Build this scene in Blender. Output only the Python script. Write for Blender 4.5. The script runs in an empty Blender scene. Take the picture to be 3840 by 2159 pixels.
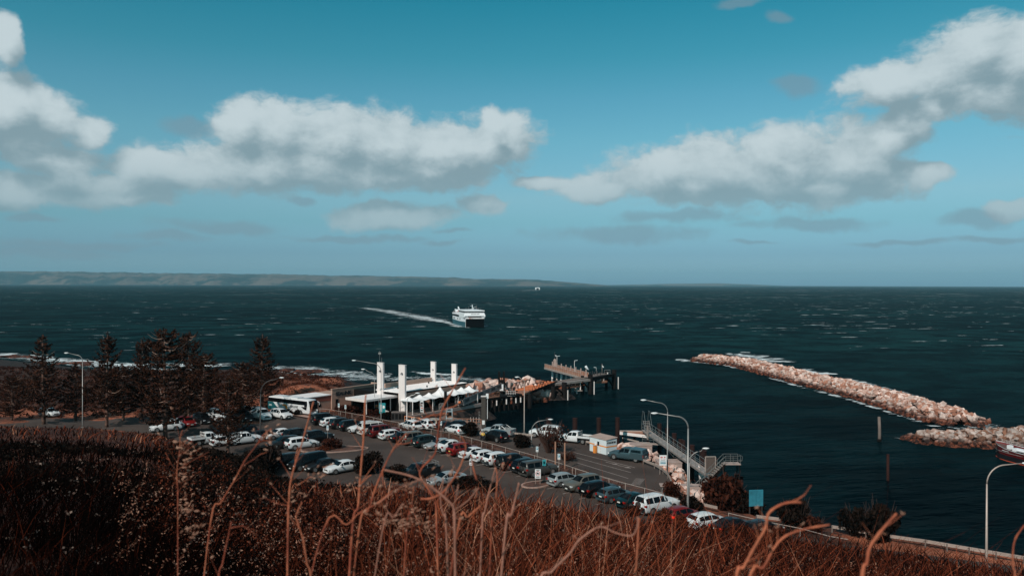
import bpy, bmesh, math, random
import numpy as np
from mathutils import Vector, Matrix
C = bpy.context.scene
COL = C.collection
random.seed(7); rng = np.random.default_rng(7)
pi = math.pi
# ------------------------------------------------------------ camera
CAM_Z = 25.0
PITCH = math.radians(.27); ROLL = math.radians(.156)
cam_d = bpy.data.cameras.new('camera'); cam = bpy.data.objects.new('camera', cam_d); COL.objects.link(cam)
cam_d.sensor_width = 36; cam_d.lens = 28; cam_d.clip_start = .05; cam_d.clip_end = 120000
cam.matrix_world = Matrix.Translation((0, 0, CAM_Z)) @ Matrix.Rotation(pi/2-PITCH, 4, 'X') @ Matrix.Rotation(ROLL, 4, 'Z')
cam_d.dof.use_dof = True; cam_d.dof.focus_distance = 140; cam_d.dof.aperture_fstop = 4.2
C.camera = cam
C.view_settings.view_transform = 'Standard'; C.view_settings.look = 'None'
C.view_settings.exposure = 0; C.view_settings.gamma = 1; C.view_settings.use_curve_mapping = False
C.cycles.max_bounces = 6; C.cycles.transparent_max_bounces = 16; C.cycles.volume_bounces = 0
# ------------------------------------------------------------ sun
SUN_DIR = Vector((-.50, -.866, 0)).normalized(); SUN_EL = math.radians(40)
sv = Vector((SUN_DIR.x*math.cos(SUN_EL), SUN_DIR.y*math.cos(SUN_EL), math.sin(SUN_EL)))
sl = bpy.data.lights.new('sun', 'SUN'); sl.energy = 3.6; sl.angle = math.radians(.5); sl.color = (1, .9, .82)
so = bpy.data.objects.new('sun', sl); COL.objects.link(so); so.rotation_euler = (-sv).to_track_quat('-Z', 'Y').to_euler()
# ------------------------------------------------------------ sky
W = bpy.data.worlds.new('World'); C.world = W; W.use_nodes = True
wt = W.node_tree; wt.nodes.clear()
class NT:
    """small helper to write node graphs as expressions"""
    def __init__(s, t): s.t = t
    def n(s, ty, ins=None, out=0, **kw):
        nd = s.t.nodes.new(ty)
        for k, v in kw.items(): setattr(nd, k, v)
        for k, v in (ins or {}).items():
            if isinstance(v, bpy.types.NodeSocket): s.t.links.new(v, nd.inputs[k])
            else: nd.inputs[k].default_value = v
        return nd.outputs[out] if out is not None else nd
    def m(s, op, a, b=0., c=0.): return s.n('ShaderNodeMath', {0: a, 1: b, 2: c}, operation=op)
    def v(s, op, a, b=(0, 0, 0), c=(0, 0, 0), out=0): return s.n('ShaderNodeVectorMath', {0: a, 1: b, 2: c}, out, operation=op)
    def smooth(s, x, lo, hi, a=0., b=1.):
        return s.n('ShaderNodeMapRange', {'Value': x, 'From Min': lo, 'From Max': hi, 'To Min': a, 'To Max': b}, interpolation_type='SMOOTHSTEP')
    def lin(s, x, lo, hi, a=0., b=1.):
        return s.n('ShaderNodeMapRange', {'Value': x, 'From Min': lo, 'From Max': hi, 'To Min': a, 'To Max': b})
    def mix(s, f, a, b):
        nd = s.t.nodes.new('ShaderNodeMix'); nd.data_type = 'RGBA'
        for k, v in ((0, f), (6, a), (7, b)):
            if isinstance(v, bpy.types.NodeSocket): s.t.links.new(v, nd.inputs[k])
            else: nd.inputs[k].default_value = (tuple(v)+(1,))[:4] if k > 0 else v
        return nd.outputs[2]
    def noise(s, vec, scale, detail=4., rough=.55, out=0, dim='3D', dist=0.):
        return s.n('ShaderNodeTexNoise', {'Vector': vec, 'Scale': scale, 'Detail': detail, 'Roughness': rough, 'Distortion': dist}, out, noise_dimensions=dim)
w = NT(wt)
dirv = w.n('ShaderNodeTexCoord', out=0)
sep = w.n('ShaderNodeSeparateXYZ', {0: dirv}, None)
az = w.m('ARCTAN2', sep.outputs[0], sep.outputs[1])
hl = w.m('SQRT', w.m('ADD', w.m('MULTIPLY', sep.outputs[0], sep.outputs[0]), w.m('MULTIPLY', sep.outputs[1], sep.outputs[1])))
el = w.m('DIVIDE', sep.outputs[2], w.m('MAXIMUM', hl, .05))
q = w.n('ShaderNodeCombineXYZ', {0: az, 1: el})
# cumulus banks seen over the strait: centre x, y and half widths (pixels of a 2576 wide view, turned into azimuth / slope)
BL = [(700,325,125,82),(830,350,150,85),(980,365,160,88),(1130,375,150,80),(1255,350,105,66),(1235,305,40,36),(600,310,75,70),(760,420,260,64),(1080,430,190,44),(650,415,230,60),(820,425,230,52),(980,440,150,40),(500,440,170,50),
 (30,285,90,95),(130,300,90,75),(215,330,60,50),(60,370,90,60),(150,410,110,42),(40,490,130,42),(220,480,240,46),(390,420,130,50),(20,110,48,56),(330,510,120,18),
 (1500,475,120,32),(1660,430,140,70),(1820,430,160,88),(1990,415,170,105),(2150,400,150,100),(2240,350,80,60),(2270,300,60,50),(1370,458,90,18),(2330,435,80,28),(1760,470,220,42),(2050,470,200,32),
 (2230,210,115,62),(2350,185,130,75),(2470,130,120,95),(2575,150,130,130),(2480,230,180,58),(2680,200,150,110),(2330,265,80,30),(-70,300,110,110),(-90,470,150,50),(1215,515,62,26),(980,545,165,34),
 (2545,520,60,26)]
TH = [(1560,590,230,24),(2040,560,190,17),(2440,545,110,26),(570,575,170,20),(440,600,120,14),(90,560,80,11),(2290,603,170,9),(760,511,34,12),(1700,545,150,18),(1140,582,55,7),(1120,610,60,7),
 (1990,222,55,30),(1960,45,45,18),(1870,5,60,14),(480,325,70,26),(2480,600,120,10),(200,620,220,12),(1900,610,70,6),(140,640,200,14),(900,600,200,9)]
def conv(b):
    u = (b[0]-1288)/2003; k = math.sqrt(1+u*u)
    return math.atan(u), (714-b[1])/2003/k, 1.1*b[2]/2003/k/k, 1.1*b[3]/2003/k
def blob_field(nt, vec, blobs, flat=1.9):
    cur = None
    for b in blobs:
        a, e, rx, ry = conv(b)
        d = nt.v('MULTIPLY_ADD', vec, (1/rx, 1/ry, 0), (-a/rx, -e/ry, 0))
        l = nt.v('LENGTH', d, out=1)
        cur = l if cur is None else nt.n('ShaderNodeMath', {0: cur, 1: l, 2: .38}, operation='SMOOTH_MIN')
    return nt.m('SUBTRACT', 1.0, cur)
def dens_group(name, blobs, detail):
    g = bpy.data.node_groups.new(name, 'ShaderNodeTree')
    g.interface.new_socket('V', in_out='INPUT', socket_type='NodeSocketVector')
    g.interface.new_socket('D', in_out='OUTPUT', socket_type='NodeSocketFloat')
    t = NT(g); gi = g.nodes.new('NodeGroupInput').outputs[0]; go = g.nodes.new('NodeGroupOutput')
    warp = t.v('SUBTRACT', t.noise(gi, 16., 3., .55, out=1), (.5, .5, .5))
    vv = t.v('MULTIPLY_ADD', warp, (.040, .030, 0), gi)
    # the sky goes on outside the frame with banks of the same kind
    far = t.smooth(t.m('ABSOLUTE', t.n('ShaderNodeSeparateXYZ', {0: gi})), .68, .95)
    gen = t.m('MULTIPLY', t.m('SUBTRACT', t.noise(t.v('MULTIPLY', vv, (3.2, 8., 0)), 1., 3., .5), .56), 7.)
    hi = t.smooth(t.n('ShaderNodeSeparateXYZ', {0: gi}, 1), .36, .55)
    gen = t.m('SUBTRACT', gen, t.m('MULTIPLY', t.m('SUBTRACT', 1., t.m('MAXIMUM', far, hi)), 6.))
    B = t.m('MAXIMUM', blob_field(t, vv, blobs), gen)
    fb = t.noise(t.v('MULTIPLY', vv, (1., 1.5, 1.)), 15., detail, .62)
    D = t.m('MULTIPLY_ADD', t.m('SUBTRACT', fb, .5), 1.7, t.m('ADD', B, .06))
    g.links.new(D, go.inputs[0]); return g
G1 = dens_group('cumulus', BL, 7.); G2 = dens_group('thin_cloud', TH, 5.)
def dn(g, vec):
    nd = wt.nodes.new('ShaderNodeGroup'); nd.node_tree = g; wt.links.new(vec, nd.inputs[0]); return nd.outputs[0]
D0 = dn(G1, q)
D1 = dn(G1, w.v('ADD', q, (-.012, .032, 0)))
T0 = dn(G2, w.v('MULTIPLY', q, (1, 1, 1)))
sky = w.n('ShaderNodeTexSky', sky_type='NISHITA', sun_disc=False, sun_elevation=SUN_EL, sun_rotation=math.atan2(SUN_DIR.x, SUN_DIR.y), altitude=30, air_density=1., dust_density=1.6, ozone_density=1.6)
SKY_STR = .10
TINT = [(.0, (.83,1.36,2.02)), (.007, (.80,1.33,1.95)), (.037, (.50,.86,1.27)), (.077, (.50,.87,1.02)), (.107, (.63,.95,1.0)), (.18, (.52,1.01,.97)), (.232, (.40,.97,.93)), (.282, (.23,.92,.85)), (.354, (.105,.87,.80)), (.6, (.05,.50,.50)), (1.3, (.03,.30,.32))]
rp = w.n('ShaderNodeValToRGB', {0: w.m('MULTIPLY', el, 1/1.3)}, None); cr = rp.color_ramp
while len(cr.elements) < len(TINT): cr.elements.new(.5)
for e_, (p_, c_) in zip(cr.elements, TINT): e_.position = p_/1.3; e_.color = tuple(v_/2.1 for v_ in c_)+(1,)
tint = w.v('SCALE', rp.outputs[0]); tint.node.inputs['Scale'].default_value = 2.1
skyc = w.n('ShaderNodeMix', {0: 1.}, None, data_type='RGBA', blend_type='MULTIPLY')
wt.links.new(sky, skyc.inputs[6]); wt.links.new(tint, skyc.inputs[7]); skyc = skyc.outputs[2]
alpha = w.smooth(D0, -.10, .34)
lit = w.smooth(w.m('SUBTRACT', D0, D1), -.38, .95)
thick = w.smooth(D1, -.1, .9)
gray = w.mix(thick, (.34, .44, .48), (.235, .335, .38))
white = (.58, .67, .70)
cc = w.mix(w.m('MULTIPLY', w.m('MULTIPLY', lit, w.smooth(el, .07, .17, .35, 1.)), w.smooth(D0, .0, .5, .5, 1.)), gray, white)
hz = w.smooth(el, .03, .16)                      # distant banks sink into the haze near the horizon
k = 1/SKY_STR
cc = w.v('SCALE', cc); cc.node.inputs['Scale'].default_value = k
out1 = w.mix(w.m('MULTIPLY', alpha, w.m('MULTIPLY_ADD', hz, .3, .65)), skyc, cc)
tc = w.v('SCALE', w.mix(.5, (.20, .29, .35), (.20, .29, .35))); tc.node.inputs['Scale'].default_value = k
out2 = w.mix(w.m('MULTIPLY', w.smooth(T0, -.1, .7), .55), out1, tc)
bg = w.n('ShaderNodeBackground', {'Color': out2, 'Strength': SKY_STR})
wo = wt.nodes.new('ShaderNodeOutputWorld'); wt.links.new(bg, wo.inputs[0])
W.cycles.sampling_method = 'MANUAL'; W.cycles.sample_map_resolution = 256

# ------------------------------------------------------------ placing: a spot in the view and a height give a point of the place
ZR = {'A':(0,1200,2.681),'B':(900,1200,2.681),'C':(1200,1300,4.258),'D':(1700,1300,3.62),'E':(2000,1480,2.839),'F':(2500,1250,1.905),'G':(600,1450,2.839),'H':(1300,1480,2.839),
      'J':(0,1560,1.3417),'K':(1920,1560,1.3417),'L':(3000,1500,2.1976),'M':(1980,1310,7.156),'N':(1680,1370,7.156),'Q':(2440,1560,4.828),'V':(0,0,.67083),'S':(0,0,1.),'I':(1600,1100,5.152),'U':(980,1450,10.34)}
FP = 28/36*3840
def ray(z, x, y):
    ox, oy, s = ZR[z]; u = (ox+x/s-1920)/FP; v = -(oy+y/s-1079.5)/FP
    return (cam.matrix_world.to_3x3() @ Vector((u, v, -1)))
def P(z, x, y, h=0.):
    d = ray(z, x, y); return Vector((0, 0, CAM_Z)) + d*((h-CAM_Z)/d.z)
def PY(z, x, y, Y):
    d = ray(z, x, y); return Vector((0, 0, CAM_Z)) + d*(Y/d.y)
SEA = -3.0
# ------------------------------------------------------------ materials
MATS = {}
def mat(name, col, rough=.7, metal=0., var=.0, vs=1., bump=0., bs=20., spec=.5, coat=0., emit=None, objvar=0., col2=None, cs=.5, stretch=(1, 1, 1)):
    if name in MATS: return MATS[name]
    m = bpy.data.materials.new(name); m.use_nodes = True; t = NT(m.node_tree); nt = m.node_tree
    b = nt.nodes['Principled BSDF']; MATS[name] = m
    b.inputs['Roughness'].default_value = rough; b.inputs['Metallic'].default_value = metal
    b.inputs['Specular IOR Level'].default_value = spec; b.inputs['Coat Weight'].default_value = coat; b.inputs['Coat Roughness'].default_value = .08
    c = tuple(col)+(1,)
    geo = t.n('ShaderNodeNewGeometry', out=0)
    if stretch != (1, 1, 1): geo = t.v('MULTIPLY', geo, stretch)
    sock = None
    if col2 is not None:
        sock = t.mix(t.smooth(t.noise(geo, cs, 5., .6), .38, .62), c, tuple(col2)+(1,))
    if var > 0:
        f = t.lin(t.noise(geo, vs, 5., .62), .25, .75, 1-var, 1+var)
        s0 = sock if sock is not None else t.mix(0., c, c)
        vv = t.v('SCALE', s0); t.t.links.new(f, vv.node.inputs['Scale']); sock = vv
    if objvar > 0:
        r = t.n('ShaderNodeObjectInfo', out='Random')
        s0 = sock if sock is not None else t.mix(0., c, c)
        vv = t.v('SCALE', s0); t.t.links.new(t.lin(r, 0, 1, 1-objvar, 1+objvar), vv.node.inputs['Scale']); sock = vv
    if sock is not None: nt.links.new(sock, b.inputs['Base Color'])
    else: b.inputs['Base Color'].default_value = c
    if bump > 0:
        bn = t.n('ShaderNodeBump', {'Strength': min(1., bump), 'Distance': .05, 'Height': t.noise(geo, bs, 4., .6)})
        nt.links.new(bn, b.inputs['Normal'])
    if emit: b.inputs['Emission Color'].default_value = tuple(emit[:3])+(1,); b.inputs['Emission Strength'].default_value = emit[3]
    return m
# ------------------------------------------------------------ mesh helper
class MB:
    def __init__(s): s.v = []; s.f = []
    def add(s, vs, fs):
        o = len(s.v); s.v += [tuple(p) for p in vs]; s.f += [tuple(i+o for i in f) for f in fs]; return s
    def box(s, c, d, rz=0., M=None):
        x, y, z = (k/2 for k in d); p = [Vector((a*x, b*y, e*z)) for a in (-1, 1) for b in (-1, 1) for e in (-1, 1)]
        R = M if M is not None else Matrix.Rotation(rz, 3, 'Z'); c = Vector(c)
        return s.add([R @ q_ + c for q_ in p], [(0,1,3,2),(4,6,7,5),(0,4,5,1),(2,3,7,6),(0,2,6,4),(1,5,7,3)])
    def beam(s, a, b, w_, h, up=(0, 0, 1)):
        a, b = Vector(a), Vector(b); d = b-a; L = d.length
        if L < 1e-6: return s
        x = d/L; u = Vector(up)
        if abs(x.dot(u)) > .98: u = Vector((1, 0, 0))
        y = u.cross(x).normalized(); z = x.cross(y)
        return s.box((a+b)/2, (L, w_, h), M=Matrix((x, y, z)).transposed())
    def tube(s, pts, r, n=6, cap=True):
        pts = [Vector(p) for p in pts]; m = len(pts)
        rs = r if isinstance(r, (list, tuple)) else [r]*m
        o = len(s.v); prev = None
        for i, p in enumerate(pts):
            d = (pts[min(i+1, m-1)]-pts[max(i-1, 0)])
            d = d.normalized() if d.length > 1e-9 else Vector((0, 0, 1))
            if prev is None:
                prev = Vector((0, 0, 1)).cross(d)
                if prev.length < .1: prev = Vector((1, 0, 0))
            x = (prev-d*prev.dot(d)).normalized(); y = d.cross(x); prev = x
            for k_ in range(n):
                an = 2*pi*k_/n; s.v.append(tuple(p+(x*math.cos(an)+y*math.sin(an))*rs[i]))
        for i in range(m-1):
            for k_ in range(n):
                a = o+i*n+k_; b = o+i*n+(k_+1) % n; s.f.append((a, b, b+n, a+n))
        if cap: s.f.append(tuple(o+k_ for k_ in range(n))[::-1]); s.f.append(tuple(o+(m-1)*n+k_ for k_ in range(n)))
        return s
    def prism(s, poly, z0, z1):
        n = len(poly); vs = [(p[0], p[1], z0) for p in poly]+[(p[0], p[1], z1) for p in poly]
        return s.add(vs, [tuple(range(n))[::-1], tuple(range(n, 2*n))]+[(i, (i+1) % n, n+(i+1) % n, n+i) for i in range(n)])
    def ext(s, poly3, off):
        """extrude a planar 3D polygon by a vector"""
        n = len(poly3); off = Vector(off); vs = [Vector(p) for p in poly3]; vs += [p+off for p in vs]
        return s.add(vs, [tuple(range(n))[::-1], tuple(range(n, 2*n))]+[(i, (i+1) % n, n+(i+1) % n, n+i) for i in range(n)])
    def ell(s, c, r, n=8, m=5):
        c = Vector(c); vs = [c+Vector((0, 0, r[2]))]
        for i in range(1, m):
            th = pi*i/m
            for k_ in range(n):
                a = 2*pi*k_/n; vs.append(c+Vector((r[0]*math.sin(th)*math.cos(a), r[1]*math.sin(th)*math.sin(a), r[2]*math.cos(th))))
        vs.append(c-Vector((0, 0, r[2]))); L = len(vs)-1
        fs = [(0, 1+k_, 1+(k_+1) % n) for k_ in range(n)]
        for i in range(m-2):
            for k_ in range(n):
                a = 1+i*n+k_; b = 1+i*n+(k_+1) % n; fs.append((a, a+n, b+n, b))
        fs += [(L, 1+(m-2)*n+(k_+1) % n, 1+(m-2)*n+k_) for k_ in range(n)]
        return s.add(vs, fs)
    def rail(s, a, b, h=1.05, sp=1.6, r=.025, mids=(.5,), bars=False):
        """posts with a top rail between two points"""
        a, b = Vector(a), Vector(b); L = (b-a).length; n = max(1, round(L/sp))
        for i in range(n+1):
            p = a.lerp(b, i/n); s.tube([p, p+Vector((0, 0, h))], r, 5)
        for m_ in (1.,)+tuple(mids): s.tube([a+Vector((0, 0, h*m_)), b+Vector((0, 0, h*m_))], r, 5)
        return s
    def mesh(s, name, smooth=False, M=None):
        me = bpy.data.meshes.new(name); vs = s.v
        if M is not None: vs = [tuple(M @ Vector(p)) for p in vs]
        me.from_pydata(vs, [], s.f); me.update()
        if smooth: me.polygons.foreach_set('use_smooth', [True]*len(me.polygons))
        return me
def props(o, label=None, cat=None, group=None, kind=None):
    if label: o['label'] = label
    if cat: o['category'] = cat
    if group: o['group'] = group
    if kind: o['kind'] = kind
    return o
class Kit:
    """a thing as a list of parts with shared mesh data; spawn() makes an individual: an Empty with its part objects"""
    def __init__(s, name): s.name = name; s.parts = []
    def add(s, name, mb, m, smooth=False, parent=None, label=None, kind=None):
        s.parts.append([name, mb, m, smooth, parent, label, kind, None]); return len(s.parts)-1
    def spawn(s, label, cat, loc=(0, 0, 0), rz=0., sc=1., group=None, over=None, world=False, rot=None, name=None):
        e = bpy.data.objects.new(name or s.name, None); e.empty_display_size = .2; COL.objects.link(e)
        e.location = loc; e.rotation_euler = rot if rot else (0, 0, rz)
        e.scale = (sc, sc, sc) if not isinstance(sc, (tuple, list)) else sc
        M = (Matrix.Translation(Vector(loc)) @ Matrix.Rotation(rz, 4, 'Z')).inverted() if world else None
        props(e, label, cat, group); objs = []
        for p in s.parts:
            if p[7] is None: p[7] = p[1] if isinstance(p[1], bpy.types.Mesh) else p[1].mesh(p[0], p[3], M)
            me = p[7]; o = bpy.data.objects.new(p[0], me); COL.objects.link(o)
            o.parent = e if p[4] is None else objs[p[4]]
            mm = p[2]
            if over and mm in over: mm = over[mm]
            mo = MATS[mm] if isinstance(mm, str) else mm
            if not me.materials: me.materials.append(mo)
            if me.materials[0] != mo: o.material_slots[0].link = 'OBJECT'; o.material_slots[0].material = mo
            if p[5]: o['label'] = p[5]
            if p[6]: o['kind'] = p[6]
            objs.append(o)
        return e
def solo(name, mb, m, label=None, cat=None, group=None, kind=None, smooth=False, parent=None):
    me = mb if isinstance(mb, bpy.types.Mesh) else mb.mesh(name, smooth)
    o = bpy.data.objects.new(name, me); COL.objects.link(o); me.materials.append(MATS[m] if isinstance(m, str) else m)
    if parent: o.parent = parent
    return props(o, label, cat, group, kind)
def text_mesh(txt, size, depth=.01, bold=0., shear=0.):
    cu = bpy.data.curves.new('t', 'FONT'); cu.body = txt; cu.size = size; cu.extrude = depth; cu.offset = bold; cu.shear = shear
    cu.align_x = 'CENTER'; cu.align_y = 'CENTER'; cu.resolution_u = 2
    o = bpy.data.objects.new('t', cu); COL.objects.link(o); bpy.context.view_layer.update()
    me = bpy.data.meshes.new_from_object(o.evaluated_get(bpy.context.evaluated_depsgraph_get())); bpy.data.objects.remove(o); bpy.data.curves.remove(cu)
    me.materials.clear(); return me
def text_mb(txt, size, origin, xdir, updir, depth=.01, bold=0., shear=0.):
    """lettering as an MB in place: xdir along the writing, updir up"""
    me = text_mesh(txt, size, depth, bold, shear); x = Vector(xdir).normalized(); y = Vector(updir).normalized(); z = x.cross(y); o = Vector(origin)
    mb = MB(); mb.v = [tuple(o+x*v.co.x+y*v.co.y+z*v.co.z) for v in me.vertices]; mb.f = [tuple(p.vertices) for p in me.polygons]
    bpy.data.meshes.remove(me); return mb
# ============================================================ LAND, SEA, FAR COAST
def vnoise(x, y, s, seed=0, octs=4, rough=.5):
    """value noise for arrays"""
    r = np.random.default_rng(seed); T = r.random((256, 256)); out = 0; amp = 1; tot = 0; f = 1/s
    for o_ in range(octs):
        X = x*f+o_*17.3; Y = y*f+o_*9.1; xi = np.floor(X).astype(int); yi = np.floor(Y).astype(int); fx = X-xi; fy = Y-yi
        fx = fx*fx*(3-2*fx); fy = fy*fy*(3-2*fy); g = lambda a, b: T[a % 256, b % 256]
        out = out+amp*((g(xi, yi)*(1-fx)+g(xi+1, yi)*fx)*(1-fy)+(g(xi, yi+1)*(1-fx)+g(xi+1, yi+1)*fx)*fy); tot += amp; amp *= rough; f *= 2
    return out/tot
U_T = np.array([-.80, -.643, -.528, -.46, -.398, -.343, -.293, -.22, -.144, -.024, .05, .106, .206, .355, .505, .643, .8])
V_T = np.array([1062, 1066, 1070, 1082, 1115, 1150, 1200, 1218, 1218, 1246, 1264, 1284, 1312, 1347, 1386, 1434, 1470])
S_T = (V_T-714)/2003
def hill_S(u): return 23.5/(24.3/np.interp(u, U_T, S_T))
def hill_z(x, y):
    yy = np.maximum(y, 6.); u = np.clip(x/yy, -.85, .85); z = 23.5-hill_S(u)*np.maximum(y, 0)+.15*np.minimum(y, 0)
    return z
a_ = Vector((.62, .785, 0)).normalized(); n_ = Vector((a_.y, -a_.x, 0)); O_ = Vector((-35.9, 159.0, 0))
def T(s, t, z=0.): return O_+a_*s+n_*t+Vector((0, 0, z))      # the terminal's own axes
shore = [P('A', *c, SEA) for c in ((0, 392), (450, 438), (900, 488), (1400, 505), (2000, 520))]+[P('B', *c, SEA) for c in ((300, 560), (560, 560), (720, 615), (960, 640), (1300, 655))]
rocks_tip = [T(16, -5), Vector((-17.5, 184, 0)), Vector((-9, 197, 0)), Vector((2, 203, 0)), Vector((12, 203, 0)), Vector((12.5, 196, 0)), Vector((0, 194, 0)), Vector((-8, 182, 0)), T(25, 14.5), T(24.3, 18.3), T(9, 19.2), Vector((-13.2, 143.5, 0))]
quay = [P('D', *c) for c in ((0, 1100), (370, 1118), (750, 1165), (1080, 1198), (1850, 1285))]+[P('E', *c) for c in ((885, 592), (1180, 690), (1400, 795), (1480, 900), (1490, 1000), (1560, 1095), (1700, 1130), (2000, 1215))]+[P('K', *c) for c in ((1350, 512), (1650, 568), (2000, 608), (2576, 700))]
poly = [Vector((-330, 330, 0))]+shore+rocks_tip+quay+[Vector((62, 62, 0)), Vector((100, 20, 0)), Vector((100, -60, 0)), Vector((-330, -60, 0))]
PX = np.array([[p.x, p.y] for p in poly])
def sdf(x, y, PX):
    """signed distance to the land outline, positive inside"""
    d = np.full(x.shape, 1e9); ins = np.zeros(x.shape, bool); n = len(PX)
    for i in range(n):
        ax, ay = PX[i]; bx, by = PX[(i+1) % n]; ex, ey = bx-ax, by-ay
        t = np.clip(((x-ax)*ex+(y-ay)*ey)/(ex*ex+ey*ey+1e-9), 0, 1); d = np.minimum(d, np.hypot(x-ax-t*ex, y-ay-t*ey))
        c = ((ay > y) != (by > y)); c &= x < (bx-ax)*(y-ay)/np.where(by == ay, 1e-9, by-ay)+ax; ins ^= c
    return np.where(ins, d, -d)
MOUND = P('B', 620, 690, 2.)
def ground_z(x, y):
    x = np.asarray(x, float); y = np.asarray(y, float)
    s = sdf(x, y, PX); base = np.where(s > 0, 0, np.maximum(s*.9, -6.))
    # natural shore on the left: the ground falls slowly to the rocks
    nat = np.clip((-30-x)/8., 0, 1)*np.clip((y-140)/20., 0, 1)
    gr = np.interp(x, [-100, -66], [.10, .35]); zs = np.where(s < 0, np.maximum(s*.35, -5)+SEA, np.minimum(SEA+s*gr, 0.))
    b = base*(1-nat)+nat*zs
    fl = nat*np.clip((s-3-np.interp(x, [-100, -66], [22, 0]))/10., 0, 1)
    b += fl*(3.2*np.exp(-(((x-MOUND.x)/9)**2+((y-MOUND.y)/8.)**2)))
    ridge = np.clip((-62-x)/25., 0, 1)*np.exp(-((y-(215-.1*x*0)+(x+70)*.42)/26.)**2)
    b += fl*ridge*(.1+.7*vnoise(x, y, 22., 5))
    b += fl*(vnoise(x, y, 7., 3)-.5)*1.2
    h = hill_z(x, y); hh = h+(vnoise(x, y, 5., 9)-.5)*.5*np.clip(h/3., 0, 1)
    k = np.clip((s+30)/30., 0, 1)
    return np.where((h > b) & (s > -4), np.maximum(hh, b), b)
def grid_mesh(name, xs, ys, zf):
    X, Y = np.meshgrid(xs, ys); Z = zf(X, Y); nx, ny = len(xs), len(ys)
    co = np.stack([X, Y, Z], -1).reshape(-1, 3); i = np.arange(nx*ny).reshape(ny, nx)
    q_ = np.stack([i[:-1, :-1], i[:-1, 1:], i[1:, 1:], i[1:, :-1]], -1).reshape(-1, 4)
    return np_mesh(name, co, q_, True)
def np_mesh(name, co, faces, smooth=False):
    me = bpy.data.meshes.new(name); k_ = faces.shape[1]; n = len(faces)
    me.vertices.add(len(co)); me.vertices.foreach_set('co', np.ascontiguousarray(co, dtype=np.float32).ravel())
    me.loops.add(n*k_); me.loops.foreach_set('vertex_index', np.ascontiguousarray(faces, dtype=np.int32).ravel())
    me.polygons.add(n); me.polygons.foreach_set('loop_start', np.arange(n, dtype=np.int32)*k_)
    try: me.polygons.foreach_set('loop_total', np.full(n, k_, np.int32))
    except Exception: pass
    if smooth: me.polygons.foreach_set('use_smooth', np.ones(n, bool))
    me.update(calc_edges=True); return me
# ground: soil, dry grass, dark scrub by noise
def ground_mat():
    m = bpy.data.materials.new('ground'); m.use_nodes = True; MATS['ground'] = m; t = NT(m.node_tree); b = m.node_tree.nodes['Principled BSDF']
    g = t.n('ShaderNodeNewGeometry', out=0); z = t.n('ShaderNodeSeparateXYZ', {0: g}, None)
    n1 = t.noise(g, .09, 6., .6); n2 = t.noise(g, 1.6, 6., .65); n3 = t.noise(g, 6., 4., .6)
    dry = t.mix(t.smooth(n2, .35, .65), (.26, .070, .034), (.46, .17, .095))
    scrub = t.mix(t.smooth(n3, .35, .7), (.018, .014, .012), (.07, .028, .018))
    f = t.m('MULTIPLY', t.smooth(t.m('ADD', n1, t.m('MULTIPLY', n2, .5)), .66, .86), 1.)
    c = t.mix(f, dry, scrub)
    x = z.outputs[0]
    md = t.v('LENGTH', t.v('MULTIPLY', t.v('SUBTRACT', g, tuple(MOUND)), (1/17., 1/15., 0)), out=1)
    left = t.m('MULTIPLY', t.smooth(x, -46., -70., 0., 1.), t.smooth(z.outputs[1], 150., 175.))      # thick coastal scrub on the left headland
    c = t.mix(t.m('MULTIPLY', t.m('MULTIPLY', left, t.smooth(md, .8, 1.2)), t.smooth(n1, .2, .5, .6, 1.)), c, scrub)
    hillf = t.m('MULTIPLY', t.smooth(z.outputs[1], 150., 130.), t.smooth(z.outputs[2], .3, 1.))
    c = t.mix(t.m('MULTIPLY', hillf, .8), c, t.mix(n2, (.014, .008, .006), (.065, .019, .011)))
    rock = t.mix(t.smooth(t.noise(g, .8, 5., .7), .4, .6), (.008, .008, .009), (.05, .035, .03))
    c = t.mix(t.m('MULTIPLY', t.smooth(z.outputs[2], -.25, -.8), 1.), c, rock)
    m.node_tree.links.new(c, b.inputs['Base Color']); b.inputs['Roughness'].default_value = .9; b.inputs['Specular IOR Level'].default_value = .2
    bn = t.n('ShaderNodeBump', {'Strength': .9, 'Distance': .35, 'Height': t.m('ADD', n2, t.m('MULTIPLY', n3, .4))})
    m.node_tree.links.new(bn, b.inputs['Normal'])
ground_mat()
gm = grid_mesh('ground', np.concatenate([np.arange(-330, -150, 3.), np.arange(-150, 62, 1.), np.arange(62, 102, 4.)]), np.concatenate([np.arange(-60, -8, 4.), np.arange(-8, 255, 1.), np.arange(255, 335, 3.)]), ground_z)
solo('ground', gm, 'ground', kind='structure')
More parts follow.
